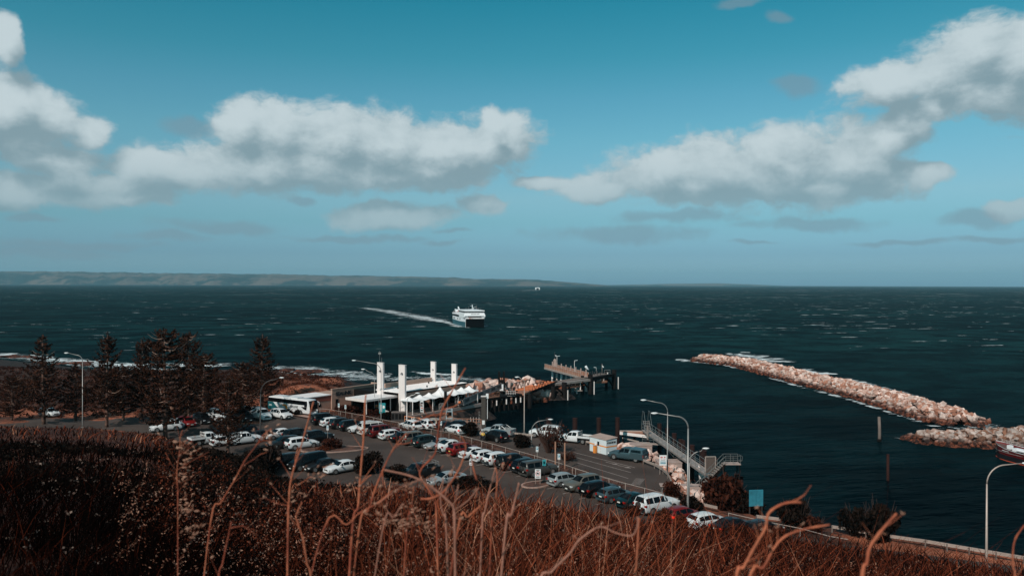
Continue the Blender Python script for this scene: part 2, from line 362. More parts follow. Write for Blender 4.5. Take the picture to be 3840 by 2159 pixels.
# ------------------------------------------------------------ sea
def sea_mat():
    m = bpy.data.materials.new('sea_water'); m.use_nodes = True; MATS['sea_water'] = m; nt = m.node_tree; nt.nodes.clear(); t = NT(nt)
    g = t.n('ShaderNodeNewGeometry', out=0)
    dist = t.v('LENGTH', g, out=1)
    p1 = t.v('MULTIPLY', g, (.55, 1., 1.))
    rot = t.n('ShaderNodeVectorRotate', {'Vector': g, 'Angle': math.radians(-14)}, rotation_type='Z_AXIS')
    pr = t.v('MULTIPLY', rot, (.35, 1., 1.))
    w1 = t.noise(pr, .9, 4., .6); w2 = t.noise(pr, .16, 4., .6); w3 = t.noise(t.v('MULTIPLY', rot, (.4, 1., 1.)), .028, 4., .6)
    h = t.m('ADD', t.m('MULTIPLY', w1, .25), t.m('ADD', t.m('MULTIPLY', w2, 1.5), t.m('MULTIPLY', w3, t.smooth(dist, 150., 900., 1.5, 10.))))
    bn = t.n('ShaderNodeBump', {'Strength': .9, 'Distance': 1., 'Height': h})
    big = t.smooth(t.noise(t.v('MULTIPLY', g, (.25, 1., 1.)), .0035, 4., .6), .38, .62)
    tone = t.noise(t.v('MULTIPLY', rot, (.75, 1., 1.)), .04, 9., .80)  # ripple light and dark put into the water colour
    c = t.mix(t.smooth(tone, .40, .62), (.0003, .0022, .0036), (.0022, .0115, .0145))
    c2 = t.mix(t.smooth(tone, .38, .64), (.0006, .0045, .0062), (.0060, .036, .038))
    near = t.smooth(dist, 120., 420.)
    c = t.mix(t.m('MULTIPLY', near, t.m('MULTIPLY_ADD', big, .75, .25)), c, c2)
    # whitecaps: short bright crests, more of them out in the open strait to the right
    wc = t.noise(t.v('MULTIPLY', rot, (.22, 1., 1.)), .15, 6., .66)
    wcl = t.noise(g, .006, 3., .5)
    sx = t.n('ShaderNodeSeparateXYZ', {0: g}, None)
    azs = t.m('DIVIDE', sx.outputs[0], t.m('MAXIMUM', sx.outputs[1], 50.))
    gate = t.m('MULTIPLY', t.smooth(dist, 330., 620.), t.smooth(azs, -.5, .35, .0, .022))
    th = t.m('SUBTRACT', t.m('SUBTRACT', .670, gate), t.m('MULTIPLY', t.m('SUBTRACT', wcl, .5), .16))
    cap = t.m('MULTIPLY', t.smooth(t.m('SUBTRACT', wc, th), 0., .03), t.smooth(dist, 300., 450.))
    farcap = t.m('MULTIPLY', t.smooth(t.m('SUBTRACT', t.noise(t.v('MULTIPLY', rot, (.15, 1., 1.)), .022, 5., .66), t.m('SUBTRACT', .665, gate)), 0., .02), t.smooth(dist, 1200., 2600.))
    cap = t.m('MAXIMUM', cap, t.m('MULTIPLY', farcap, .7))
    dif = t.n('ShaderNodeBsdfDiffuse', {'Color': t.mix(cap, c, (.85, .90, .92)), 'Normal': bn})
    gl = t.n('ShaderNodeBsdfGlossy', {'Color': (.75, 1., 1., 1), 'Roughness': .22, 'Normal': bn})
    fr = t.n('ShaderNodeFresnel', {'IOR': 1.33, 'Normal': bn})
    fac = t.m('MULTIPLY', t.m('MINIMUM', fr, .5), t.smooth(dist, 100., 1500., .07, .11))
    sh = t.n('ShaderNodeMixShader', {0: fac, 1: dif, 2: gl})
    o = nt.nodes.new('ShaderNodeOutputMaterial'); nt.links.new(sh, o.inputs[0])
sea_mat()
# one sheet to the horizon, finer near the shore
ring = [60, 80, 100, 125, 160, 200, 260, 340, 450, 600, 850, 1200, 1800, 3000, 5000, 9000, 15000, 24000]
co = [(0, 0, SEA)]; NS = 96
for r_ in [30]+ring:
    for k_ in range(NS): co.append((r_*math.cos(2*pi*k_/NS), r_*math.sin(2*pi*k_/NS), SEA))
fs = [(0, 1+k_, 1+(k_+1) % NS) for k_ in range(NS)]
for i in range(len(ring)):
    for k_ in range(NS): fs.append((1+i*NS+k_, 1+(i+1)*NS+k_, 1+(i+1)*NS+(k_+1) % NS, 1+i*NS+(k_+1) % NS))
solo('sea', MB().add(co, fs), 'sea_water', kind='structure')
# ------------------------------------------------------------ far coast
def coast_mat():
    m = bpy.data.materials.new('coast'); m.use_nodes = True; MATS['coast'] = m; t = NT(m.node_tree); b = m.node_tree.nodes['Principled BSDF']
    g = t.n('ShaderNodeNewGeometry', out=0)
    f = t.m('ADD', t.noise(t.v('MULTIPLY', g, (1., .4, 3.)), .0016, 6., .6), t.m('MULTIPLY', t.m('SUBTRACT', t.noise(g, .006, 5., .6), .5), .5))
    c = t.mix(t.smooth(f, .43, .56), (.008, .020, .020), (.13, .095, .075))
    m.node_tree.links.new(c, b.inputs['Base Color']); b.inputs['Roughness'].default_value = .95; b.inputs['Specular IOR Level'].default_value = .1
coast_mat()
def far_hills(name, tab, D, depth, seed):
    us = np.linspace(tab[0][0], tab[-1][0], 420); hp = np.interp(us, [p[0] for p in tab], [p[1] for p in tab])
    hp = hp+(vnoise(us*0, us, 60, seed, 3)-.5)*2.2*np.clip(hp/10, 0, 1)+(vnoise(us*0+3, us, 9, seed+1, 2)-.5)*.9*np.clip(hp/10, 0, 1)
    rows = []; K_ = 16
    for j in range(K_):
        v = j/(K_-1); y = D+depth*v+(vnoise(us*0+v*3, us, 45, seed+2, 3)-.5)*700*(1-v)
        prof = min(1., .55*(v/.12) if v < .12 else .55+.45*math.sin((v-.12)/.5*pi/2) if v < .62 else 1.)
        gul = 1-.28*np.abs(vnoise(us*0+v*1.2, us, 26, seed+4, 3)-.5)*2*(1 if 0 < v < .62 else .25)
        dd = D+depth*.62; z = SEA-2+(hp*dd/2003.)*prof*gul*(1.0 if v < .7 else 1-(v-.7)*1.5)
        if j == 0: z = z*0+SEA-4
        rows.append(np.stack([(us-1288)/2003*y, y, z], -1))
    co = np.concatenate(rows); n = len(us); i = np.arange(n*K_).reshape(K_, n)
    q_ = np.stack([i[:-1, :-1], i[:-1, 1:], i[1:, 1:], i[1:, :-1]], -1).reshape(-1, 4)
    return solo(name, np_mesh(name, co, q_, True), 'coast', kind='structure')
far_hills('far_coast', [(-420, 33), (-60, 35), (60, 34), (200, 33), (330, 32), (460, 30), (560, 29), (700, 28), (800, 26), (900, 25), (1000, 23.5), (1090, 21.5), (1140, 21), (1200, 16.5), (1260, 18), (1340, 16), (1400, 12), (1460, 7.5), (1520, 2.5), (1540, -1)], 12500, 5000, 11)
far_hills('distant_headland', [(1480, 0), (1600, 3), (1700, 5.5), (1800, 6.5), (1880, 4.5), (1990, 0)], 19500, 2500, 31)
# ------------------------------------------------------------ haze over the strait
hm = bpy.data.materials.new('haze'); hm.use_nodes = True; hm.node_tree.nodes.clear(); hv = hm.node_tree.nodes.new('ShaderNodeVolumePrincipled')
hv.inputs['Color'].default_value = (.42, .82, 1., 1); hv.inputs['Density'].default_value = 3.6e-5
ho = hm.node_tree.nodes.new('ShaderNodeOutputMaterial'); hm.node_tree.links.new(hv.outputs[0], ho.inputs['Volume']); MATS['haze'] = hm
HAZE = solo('haze', MB().box((0, 0, 196), (52000, 52000, 412)), 'haze', kind='stuff')
# ------------------------------------------------------------ foam
def foam_mat(name, thr, sc, st=(1, 1, 1), w_=.07):
    m = bpy.data.materials.new(name); m.use_nodes = True; MATS[name] = m; nt = m.node_tree; nt.nodes.clear(); t = NT(nt)
    g = t.v('MULTIPLY', t.n('ShaderNodeNewGeometry', out=0), st)
    e = t.n('ShaderNodeAttribute', attribute_name='edge', out=2)
    n = t.m('ADD', t.m('MULTIPLY', t.noise(g, sc, 6., .65, dist=1.2), .75), t.m('MULTIPLY', t.noise(g, sc*4, 4., .6), .25))
    k_ = t.smooth(t.m('ADD', n, t.m('MULTIPLY', t.m('SUBTRACT', e, 1.), .45)), thr, thr+w_)
    d = t.n('ShaderNodeBsdfDiffuse', {'Color': t.mix(t.noise(g, sc*2.5, 4., .6), (.45, .55, .58), (.85, .88, .9))}); tr = t.n('ShaderNodeBsdfTransparent')
    o = nt.nodes.new('ShaderNodeOutputMaterial'); nt.links.new(t.n('ShaderNodeMixShader', {0: k_, 1: tr, 2: d}), o.inputs[0])
foam_mat('surf', .43, .20, (.6, 1., 1.), .10); foam_mat('wake_foam', .43, .12, (.6, 1.2, 1.), .14); foam_mat('lace', .465, .30, (.6, 1., 1.), .10)
def foam(name, path, widths, m, z=SEA+.06, label=None):
    """a ribbon of foam on the water; attribute 'edge' fades it out across and at its ends"""
    K_ = 9; co = []; ed = []; n = len(path); pts = [Vector((p[0], p[1], 0)) for p in path]
    fine = []; fw = []
    for i in range(n-1):
        for s_ in range(6): fine.append(pts[i].lerp(pts[i+1], s_/6)); fw.append(widths[i]+(widths[i+1]-widths[i])*s_/6)
    fine.append(pts[-1]); fw.append(widths[-1]); N = len(fine)
    for i, p in enumerate(fine):
        d = (fine[min(i+1, N-1)]-fine[max(i-1, 0)]).normalized(); s_ = Vector((-d.y, d.x, 0))
        for k_ in range(K_):
            v = k_/(K_-1)*2-1; q_ = p+s_*v*fw[i]; co.append((q_.x, q_.y, z+.04*math.sin(i*.9+k_)*0)); ed.append((1-v*v)**.5*min(1, i/3, (N-1-i)/3))
    f = [(i*K_+k_, i*K_+k_+1, (i+1)*K_+k_+1, (i+1)*K_+k_) for i in range(N-1) for k_ in range(K_-1)]
    me = MB().add(co, f).mesh(name); at = me.attributes.new('edge', 'FLOAT', 'POINT'); at.data.foreach_set('value', ed)
    return solo(name, me, m, kind='stuff')
S_ = lambda z, x, y: P(z, x, y, SEA)
foam('shore_foam', [S_('A', *c) for c in ((-250, 350), (0, 352), (250, 372), (500, 400), (800, 420), (1100, 450), (1400, 455), (1750, 450), (2100, 450), (2500, 455))], [10, 13, 11, 11, 12, 12, 12, 11, 11, 9], 'surf')
foam('shore_foam', [S_('A', *c) for c in ((-200, 376), (60, 378), (300, 392), (600, 432), (900, 462), (1250, 480), (1700, 492), (2200, 490))], [5, 6, 6, 7, 8, 8, 8, 6], 'lace')
foam('shore_foam', [S_('B', *c) for c in ((100, 470), (400, 490), (650, 520), (900, 545), (1150, 560), (1400, 560), (1600, 560))], [10, 20, 22, 20, 18, 16, 10], 'lace')
foam('shore_foam', [S_('B', *c) for c in ((500, 550), (800, 560), (1100, 575), (1350, 585), (1500, 590))], [5, 9, 12, 10, 5], 'surf')
foam('shore_foam', [S_('B', *c) for c in ((430, 480), (600, 480), (800, 490), (980, 492))], [4, 6, 6, 3], 'surf')
foam('shore_foam', [S_('B', *c) for c in ((560, 575), (700, 560), (900, 570), (1080, 590), (1300, 590))], [3, 5, 6, 5, 3], 'surf')
foam('shore_foam', [S_('C', *c) for c in ((1370, 385), (1550, 410), (1760, 430), (2000, 440), (2290, 440))], [2.5, 3.5, 5, 5, 3], 'surf')
foam('shore_foam', [S_('C', *c) for c in ((1050, 480), (1300, 500), (1700, 520), (2100, 500), (2500, 530), (2900, 560))], [8, 14, 14, 12, 9, 4], 'lace')
foam('shore_foam', [S_('D', *c) for c in ((150, 430), (280, 435), (400, 450))], [5, 6, 3], 'lace')
# surf along the breakwater
foam('breakwater_foam', [S_('F', *c) for c in ((20, 190), (120, 192), (260, 208), (420, 225), (560, 262))], [4, 7, 4, 3, 2], 'surf')
foam('breakwater_foam', [S_('F', *c) for c in ((380, 150), (500, 150), (650, 168), (760, 188), (880, 222))], [6, 11, 12, 11, 5], 'surf')
foam('breakwater_foam', [S_('F', *c) for c in ((510, 135), (560, 135), (625, 138))], [2, 5, 2], 'surf')
foam('breakwater_foam', [S_('F', *c) for c in ((840, 245), (950, 265), (1050, 285), (1150, 290), (1270, 295))], [7, 10, 10, 6, 2], 'surf')
foam('breakwater_foam', [S_('F', *c) for c in ((1200, 300), (1400, 350), (1700, 430), (1900, 495))], [2, 3, 3, 2], 'lace')
foam('breakwater_foam', [S_('F', *c) for c in ((600, 275), (900, 365), (1300, 470), (1700, 600), (1960, 675), (2200, 680))], [2, 2, 2, 2, 2.4, 2.6], 'lace')
foam('breakwater_foam', [S_('F', *c) for c in ((1880, 510), (1960, 515), (2090, 535))], [1.5, 3, 1.5], 'surf')
foam('breakwater_foam', [S_('F', *c) for c in ((2050, 680), (2180, 672), (2280, 650), (2400, 670))], [2, 3, 6, 5], 'lace')
foam('breakwater_foam', [S_('F', *c) for c in ((1620, 755), (1680, 750), (1780, 748))], [1, 2, 1], 'surf')
# ============================================================ ROCKS
def rock_mat(name, c1, c2, ov=.3):
    m = bpy.data.materials.new(name); m.use_nodes = True; MATS[name] = m; t = NT(m.node_tree); b = m.node_tree.nodes['Principled BSDF']
    g = t.n('ShaderNodeNewGeometry', out=0); z = t.n('ShaderNodeSeparateXYZ', {0: g}, 2)
    r = t.n('ShaderNodeNewGeometry', out='Random Per Island'); r2 = t.n('ShaderNodeObjectInfo', out='Random')
    rr = t.m('FRACT', t.m('ADD', r, t.m('MULTIPLY', r2, 7.3)))
    n = t.noise(g, 1.1, 5., .65)
    c = t.mix(t.smooth(t.m('ADD', t.m('MULTIPLY', n, .6), t.m('MULTIPLY', rr, .6)), .35, .85), c1, c2)
    v = t.v('SCALE', c); m.node_tree.links.new(t.m('MULTIPLY', t.lin(t.m('FRACT', t.m('MULTIPLY', rr, 5.7)), 0, 1, 1-ov, 1.15), t.lin(n, .3, .7, .75, 1.15)), v.node.inputs['Scale'])
    wet = t.smooth(t.m('ADD', z, t.m('MULTIPLY', t.m('SUBTRACT', n, .5), 1.)), SEA+.45, SEA+1.75)      # the tide line: dark weed and damp rust below
    low = t.mix(t.smooth(n, .45, .6), (.022, .010, .008), (.17, .050, .026))
    m.node_tree.links.new(t.mix(wet, low, v), b.inputs['Base Color']); b.inputs['Roughness'].default_value = .85; b.inputs['Specular IOR Level'].default_value = .25
    m.node_tree.links.new(t.n('ShaderNodeBump', {'Strength': .5, 'Distance': .12, 'Height': t.noise(g, 3.5, 5., .65)}), b.inputs['Normal'])
rock_mat('granite', (.40, .18, .12), (.72, .56, .50)); rock_mat('granite_mixed', (.26, .12, .075), (.50, .41, .37), .45)
rock_mat('shelf_rock', (.012, .011, .012), (.05, .032, .028))
def rock_mb(seed, r=(1, 1, 1)):
    rd = random.Random(seed); bm = bmesh.new()
    for _ in range(14):
        v = Vector((rd.gauss(0, 1), rd.gauss(0, 1), rd.gauss(0, 1))).normalized()*rd.uniform(.8, 1.05); bm.verts.new((v.x*r[0], v.y*r[1], v.z*r[2]))
    ret = bmesh.ops.convex_hull(bm, input=bm.verts); bm.verts.ensure_lookup_table()
    bmesh.ops.delete(bm, geom=[v for v in bm.verts if not v.link_faces], context='VERTS')
    bm.verts.index_update(); mb = MB(); mb.add([v.co[:] for v in bm.verts], [tuple(v.index for v in f.verts) for f in bm.faces]); bm.free(); return mb
RV = [rock_mb(100+i, (1, random.uniform(.7, 1), random.uniform(.6, .9))) for i in range(9)]
RM = {}
def riprap(name, label, cat, mb_path, hw, ht, rs, m, n, z0=SEA, indiv=300, jit=.25, core_m='shelf_rock', seed=1, flat_top=.25):
    """a bank of armour stones along a path: nearest stones are objects, the rest one part"""
    rd = random.Random(seed); pts = [Vector((p[0], p[1], 0)) for p in mb_path]
    L = [0.]
    for i in range(len(pts)-1): L.append(L[-1]+(pts[i+1]-pts[i]).length)
    e = bpy.data.objects.new(name, None); COL.objects.link(e); e.location = (pts[0].x, pts[0].y, z0); props(e, label, cat)
    def at(s):
        for i in range(len(pts)-1):
            if s <= L[i+1] or i == len(pts)-2:
                k_ = (s-L[i])/max(1e-6, L[i+1]-L[i]); d = (pts[i+1]-pts[i]).normalized(); return pts[i].lerp(pts[i+1], k_), d, (i+k_)/(len(pts)-1)
    core = MB(); N = max(6, int(L[-1]/4)); sec = []
    for i in range(N+1):
        s = L[-1]*i/N; p, d, u = at(s); sd = Vector((-d.y, d.x, 0)); h_ = hw(u) if callable(hw) else hw; t_ = ht(u) if callable(ht) else ht
        endk = min(1, (s+.5)/h_*1.2, (L[-1]-s+.5)/h_*1.2)
        for k_, zz in ((-1, -1.5), (-flat_top, t_*endk-.7*rs), (flat_top, t_*endk-.7*rs), (1, -1.5)): sec.append(p+sd*(h_*k_*max(.3, endk))+Vector((0, 0, z0+zz)))
    core.add(sec, [(i*4+j, i*4+j+1, (i+1)*4+j+1, (i+1)*4+j) for i in range(N) for j in range(3)])
    core.v = [(x-e.location.x, y-e.location.y, z-z0) for x, y, z in core.v]; solo('core', core, core_m, parent=e)
    st = []
    for _ in range(n):
        s = rd.uniform(-.3, L[-1]+.3); p, d, u = at(min(max(s, 0), L[-1])); sd = Vector((-d.y, d.x, 0)); h_ = hw(u) if callable(hw) else hw; t_ = ht(u) if callable(ht) else ht
        endk = max(.25, min(1, (s+.5)/h_*1.2, (L[-1]-s+.5)/h_*1.2)); v = rd.uniform(-1, 1)
        zz = t_*endk*min(1., (1-abs(v))/(1-flat_top))-.3*rs; q_ = p+sd*(v*h_*max(.4, endk))+Vector((rd.uniform(-.3, .3), rd.uniform(-.3, .3), z0+zz+rd.uniform(-jit, jit)*rs))
        st.append((q_, rs*rd.choice((.45, .6, .6, .75, .9, 1.05))*rd.uniform(.9, 1.1), rd.randrange(9), (rd.uniform(0, 6.28), rd.uniform(-.5, .5), rd.uniform(0, 6.28))))
    st.sort(key=lambda a: -a[1]/a[0].length)
    # prefer big, near, exposed stones
    for q_, sz, k_, ro in st[:indiv]:
        if k_ not in RM: RM[k_] = RV[k_].mesh('rock')
        o = bpy.data.objects.new('rock', RM[k_]); COL.objects.link(o); o.parent = e; o.location = q_-e.location; o.scale = (sz, sz, sz); o.rotation_euler = ro
        if not RM[k_].materials: RM[k_].materials.append(MATS[m])
        if RM[k_].materials[0] != MATS[m]: o.material_slots[0].link = 'OBJECT'; o.material_slots[0].material = MATS[m]
    rest = MB()
    from mathutils import Euler
    for q_, sz, k_, ro in st[indiv:]:
        R = Euler(ro).to_matrix()*sz; rest.add([R @ Vector(v)+q_-e.location for v in RV[k_].v], RV[k_].f)
    if rest.v: solo('smaller_rocks', rest, m, kind='stuff', parent=e)
    return e
near1 = [S_('F', *c) for c in ((112, 192), (450, 232), (850, 342), (1250, 445), (1700, 588), (1950, 668), (2190, 686))]
def shift(ps, d):
    out = []
    for i, p in enumerate(ps):
        t = (ps[min(i+1, len(ps)-1)]-ps[max(i-1, 0)]).normalized(); nn = Vector((-t.y, t.x, 0)); out.append(p+nn*d)
    return out
riprap('breakwater', 'long pale pink rock breakwater standing free in the open water', 'breakwater', shift(near1, 6.6), lambda u: 6.6-.4*u, lambda u: 2.2+.4*u, 1.1, 'granite', 4200, seed=3)
near2 = [S_('F', *c) for c in ((1665, 772), (1900, 800), (2200, 815), (2560, 820), (2900, 830))]
riprap('breakwater', 'low breakwater of mixed grey and pink rocks behind the dark red ship', 'breakwater', shift(near2, 4.2), lambda u: 4.0+1.5*u, lambda u: 1.1+1.7*u, 1.0, 'granite_mixed', 1150, seed=4)
riprap('rock_bank', 'bank of big pink boulders between the terminal roof and the jetty ramp', 'rock bank', [Vector((-19, 180, 0)), Vector((-9, 189, 0)), Vector((0, 196, 0)), Vector((11.5, 197, 0))], 7.5, 4.0, 1.9, 'granite', 620, seed=5, flat_top=.35, indiv=260)
bank2 = [P('E', *c, -1.) for c in ((920, 560), (1010, 600), (1120, 640), (1320, 690))]
riprap('rock_bank', 'short bank of boulders beside the striped hut and the silver pickup', 'rock bank', bank2, 2.4, 2.2, .85, 'granite', 170, z0=-2.4, seed=6, indiv=120)
bank3 = [P('E', *c, -1.) for c in ((1300, 745), (1420, 800), (1500, 860), (1600, 930))]
riprap('rock_bank', 'boulders below the curved guard rail next to the second concrete block', 'rock bank', bank3, 2.0, 2.0, .75, 'granite', 170, z0=-2.2, seed=7, indiv=110)
bank4 = [P('E', *c, -.6) for c in ((1450, 985), (1560, 1050), (1720, 1110), (1900, 1160))]
riprap('rock_bank', 'boulders below the concrete path at the foot of the metal stairs', 'rock bank', bank4, 2.2, 1.8, .8, 'granite', 190, z0=-1.6, seed=8, indiv=120)
# dark intertidal rocks on the natural shore
for i, (z, x, y, s_, lb) in enumerate([('A', 60, 370, 5, 'dark wet rock in the surf nearest the left edge'), ('A', 200, 372, 4, 'dark wet rock in the surf left of the first pine'), ('A', 330, 375, 4.5, 'dark wet rock in the surf just left of the first pine trunk'), ('A', 620, 440, 3, 'small dark rock in the surf between the first pine and the curved lamp'),
        ('A', 860, 450, 4, 'dark rock in the surf just right of the curved lamp arm'), ('A', 800, 435, 4.5, 'dark rock in the surf directly behind the curved lamp'), ('B', 480, 510, 4, 'dark rock among the breakers beside the rightmost pine'), ('B', 690, 520, 5, 'wide dark rock in the breakers above the orange mound'), ('B', 640, 530, 4, 'dark rock left of the widest one above the orange mound'),
        ('B', 780, 580, 5, 'dark rock at the waterline right behind the orange mound'), ('B', 850, 600, 5, 'dark rock on the shore right of the orange mound')]):
    p = P(z, x, y, SEA); o = solo('shore_rock', RV[i % 9].mesh('shore_rock'), 'shelf_rock'); o.location = p; o.rotation_euler = (0, 0, i*1.3); o.scale = (s_*1.5, s_, s_*.28); props(o, lb, 'rock', 'dark rocks in the surf')
# ============================================================ PAVED GROUND
def asphalt_mat():
    m = bpy.data.materials.new('asphalt'); m.use_nodes = True; MATS['asphalt'] = m; t = NT(m.node_tree); b = m.node_tree.nodes['Principled BSDF']
    g = t.n('ShaderNodeNewGeometry', out=0); a = t.noise(g, .12, 5., .6); f = t.noise(g, 9., 4., .7); s = t.noise(t.v('MULTIPLY', g, (1., 1.6, 1)), .55, 5., .7)
    c = t.mix(t.smooth(a, .35, .65), (.048, .035, .030), (.074, .054, .046))
    c = t.mix(t.m('MULTIPLY', t.smooth(s, .60, .70), .55), c, (.028, .022, .020))
    v = t.v('SCALE', c); m.node_tree.links.new(t.lin(f, .25, .75, .72, 1.28), v.node.inputs['Scale'])
    m.node_tree.links.new(v, b.inputs['Base Color']); b.inputs['Roughness'].default_value = .85; b.inputs['Specular IOR Level'].default_value = .25
asphalt_mat()
mat('concrete', (.36, .27, .24), .8, var=.25, vs=.8, bump=.3, bs=6); mat('concrete_dark', (.15, .115, .10), .85, var=.3, vs=.6)
mat('kerb', (.34, .22, .18), .8, var=.25, vs=1.5); mat('paint_line', (.30, .25, .23), .7, var=.35, vs=3.); mat('soil', (.11, .045, .028), .95, var=.4, vs=1.2, bump=.6, bs=5, col2=(.045, .022, .016), cs=.8)
mat('galv', (.30, .29, .28), .45, .5, var=.15, vs=2); mat('galv_dark', (.05, .045, .045), .6, .3); mat('galv_warm', (.42, .34, .30), .5, .3, var=.2, vs=1.)
mat('white_steel', (.72, .66, .63), .5, var=.06, vs=1.); mat('white_paint', (.78, .80, .80), .5, var=.06, vs=.6); mat('white_wall', (.74, .68, .66), .7, var=.05, vs=.5)
mat('dark_steel', (.007, .006, .006), .8, .0, var=.3, vs=1., spec=.12); mat('rust_steel', (.03, .010, .008), .8, var=.4, vs=.8, spec=.15); mat('rusty_orange', (.62, .17, .06), .7, var=.2, vs=.7); mat('orange', (.75, .25, .04), .6)
mat('tan_wall', (.40, .26, .20), .8, var=.12, vs=.4); mat('red_wall', (.30, .085, .055), .75, var=.15, vs=.6); mat('dark_glass', (.006, .008, .010), .12); mat('black', (.008, .008, .009), .5)
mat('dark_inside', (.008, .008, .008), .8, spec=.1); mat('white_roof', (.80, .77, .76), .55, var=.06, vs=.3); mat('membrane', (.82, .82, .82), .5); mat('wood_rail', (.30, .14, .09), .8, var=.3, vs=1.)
mat('aluminium', (.24, .245, .235), .4, .6); mat('sign_white', (.75, .77, .78), .4); mat('sign_blue', (.03, .22, .30), .4); mat('sign_teal', (.02, .25, .28), .4); mat('sign_red', (.55, .05, .03), .4); mat('sign_grey', (.30, .38, .42), .5)
mat('lamp_glass', (.8, .85, .85), .15); mat('mesh_wire', (.10, .075, .065), .6); mat('gangway_panel', (.10, .125, .125), .5, var=.15, vs=1.); mat('letter_dark', (.012, .018, .022), .6); mat('rail_orange', (.80, .30, .14), .55, var=.1, vs=2)
mat('hut_white', (.62, .68, .70), .5, var=.05, vs=.8); mat('tin_roof', (.42, .31, .27), .6, var=.15, vs=1.); mat('steel_pile', (.016, .006, .005), .75, var=.4, vs=.7, spec=.15)
mat('weathered_timber', (.34, .18, .12), .85, var=.25, vs=2.)
def sheet(name, pts, m, z, parent=None, thick=0., kind=None):
    mb = MB()
    if thick: mb.prism([(p[0], p[1]) for p in pts], z-thick, z)
    else: mb.add([(p[0], p[1], z) for p in pts], [tuple(range(len(pts)))])
    me = mb.mesh(name); bm = bmesh.new(); bm.from_mesh(me); bmesh.ops.triangulate(bm, faces=bm.faces); bmesh.ops.recalc_face_normals(bm, faces=bm.faces); bm.to_mesh(me); bm.free()
    if not thick and me.polygons[0].normal.z < 0: me.flip_normals()
    return solo(name, me, m, kind=kind, parent=parent)
G = lambda z, x, y: P(z, x, y, 0)
lot = [P('A', -300, 1030), P('A', 0, 985), P('A', 1200, 985), P('G', 400, 300), P('G', 900, 262), P('B', 440, 945), P('B', 700, 1000), P('B', 820, 985), P('B', 1050, 1030), P('B', 1350, 1105), P('B', 1560, 1130), P('H', 640, 430), P('H', 1100, 550), P('H', 1430, 605), P('H', 2080, 790), P('H', 2230, 870),
       P('E', 420, 880), P('E', 900, 1010), P('E', 1330, 1120), P('E', 1800, 1260), P('K', 1200, 560), P('K', 1700, 650), P('K', 2576, 760), Vector((40, 40, 0)), Vector((-20, 40, 0)), Vector((-120, 70, 0)), Vector((-160, 120, 0))]
sheet('car_park', lot, 'asphalt', .02, kind='structure')
lane = [P('C', 1100, 1090), P('C', 1900, 1150), P('C', 2400, 1255), P('D', 0, 1110), P('D', 370, 1123), P('D', 750, 1170), P('D', 1080, 1203), P('D', 1850, 1292), P('E', 870, 600), P('E', 1170, 700), P('E', 1390, 800), P('E', 1470, 900), P('E', 1480, 1000), P('E', 1540, 1090),
        P('E', 1370, 1045), P('E', 980, 960), P('E', 620, 850), P('E', 300, 750), P('H', 2000, 665), P('H', 1550, 540), P('H', 1090, 425), P('H', 900, 400), P('H', 560, 325), P('C', 740, 1120), P('C', 700, 1030)]
sheet('boarding_lane', lane, 'asphalt', .028, kind='structure')
fp = [P('A', 1300, 985), P('G', 300, 300)]
def line_strip(mb, a, b, w_=.12, z=.036):
    a, b = Vector(a), Vector(b); d = (b-a).normalized(); s_ = Vector((-d.y, d.x, 0))*w_/2
    mb.add([(p.x, p.y, z) for p in (a-s_, b-s_, b+s_, a+s_)], [(0, 1, 2, 3)])
D35 = Vector((math.cos(math.radians(36)), math.sin(math.radians(36)), 0)); DR = Vector((.652, -.758, 0))
MERC = Vector((-10.7, 117.6, 0))
for i in range(-6, 8):
    mb = MB(); p = MERC+DR*(2.8*i)-DR*1.4+D35*(-.7)-(D35*.0); line_strip(mb, p, p+D35*5.4); solo('bay_line', mb, 'paint_line', kind='structure')
for i in range(4):
    mb = MB(); p = Vector((5.6, 98.4, 0))+Vector((1.74, -2.3, 0))*(i)-DR*1.0+Vector((.4, -1.2, 0)); line_strip(mb, p-D35*1.2, p+D35*3.5); solo('bay_line', mb, 'paint_line', kind='structure')
for a, b in (((380, 600), (1080, 775)), ((430, 660), (1040, 828)), ((470, 725), (1010, 890)), ((640, 850), (960, 945))):
    mb = MB(); line_strip(mb, P('E', *a), P('E', *b), .13); solo('lane_line', mb, 'paint_line', kind='structure')
for i in range(9):
    mb = MB(); y = 893+i*12 if i < 6 else 893+i*12+20; line_strip(mb, P('E', 1085-i*9, y), P('E', 1190-i*10, y+5), .16); solo('hatch_line', mb, 'paint_line', kind='structure')
for zx, zy in ((900, 750), (770, 715)):
    p = P('E', zx, zy); mb = MB(); line_strip(mb, p, p+DR*1.6, .16); mb.add([(p+DR*2.4).to_tuple()[:2]+(.036,), (p+DR*1.5+D35*.4).to_tuple()[:2]+(.036,), (p+DR*1.5-D35*.4).to_tuple()[:2]+(.036,)], [(0, 1, 2)]); solo('lane_arrow', mb, 'paint_line', kind='structure')
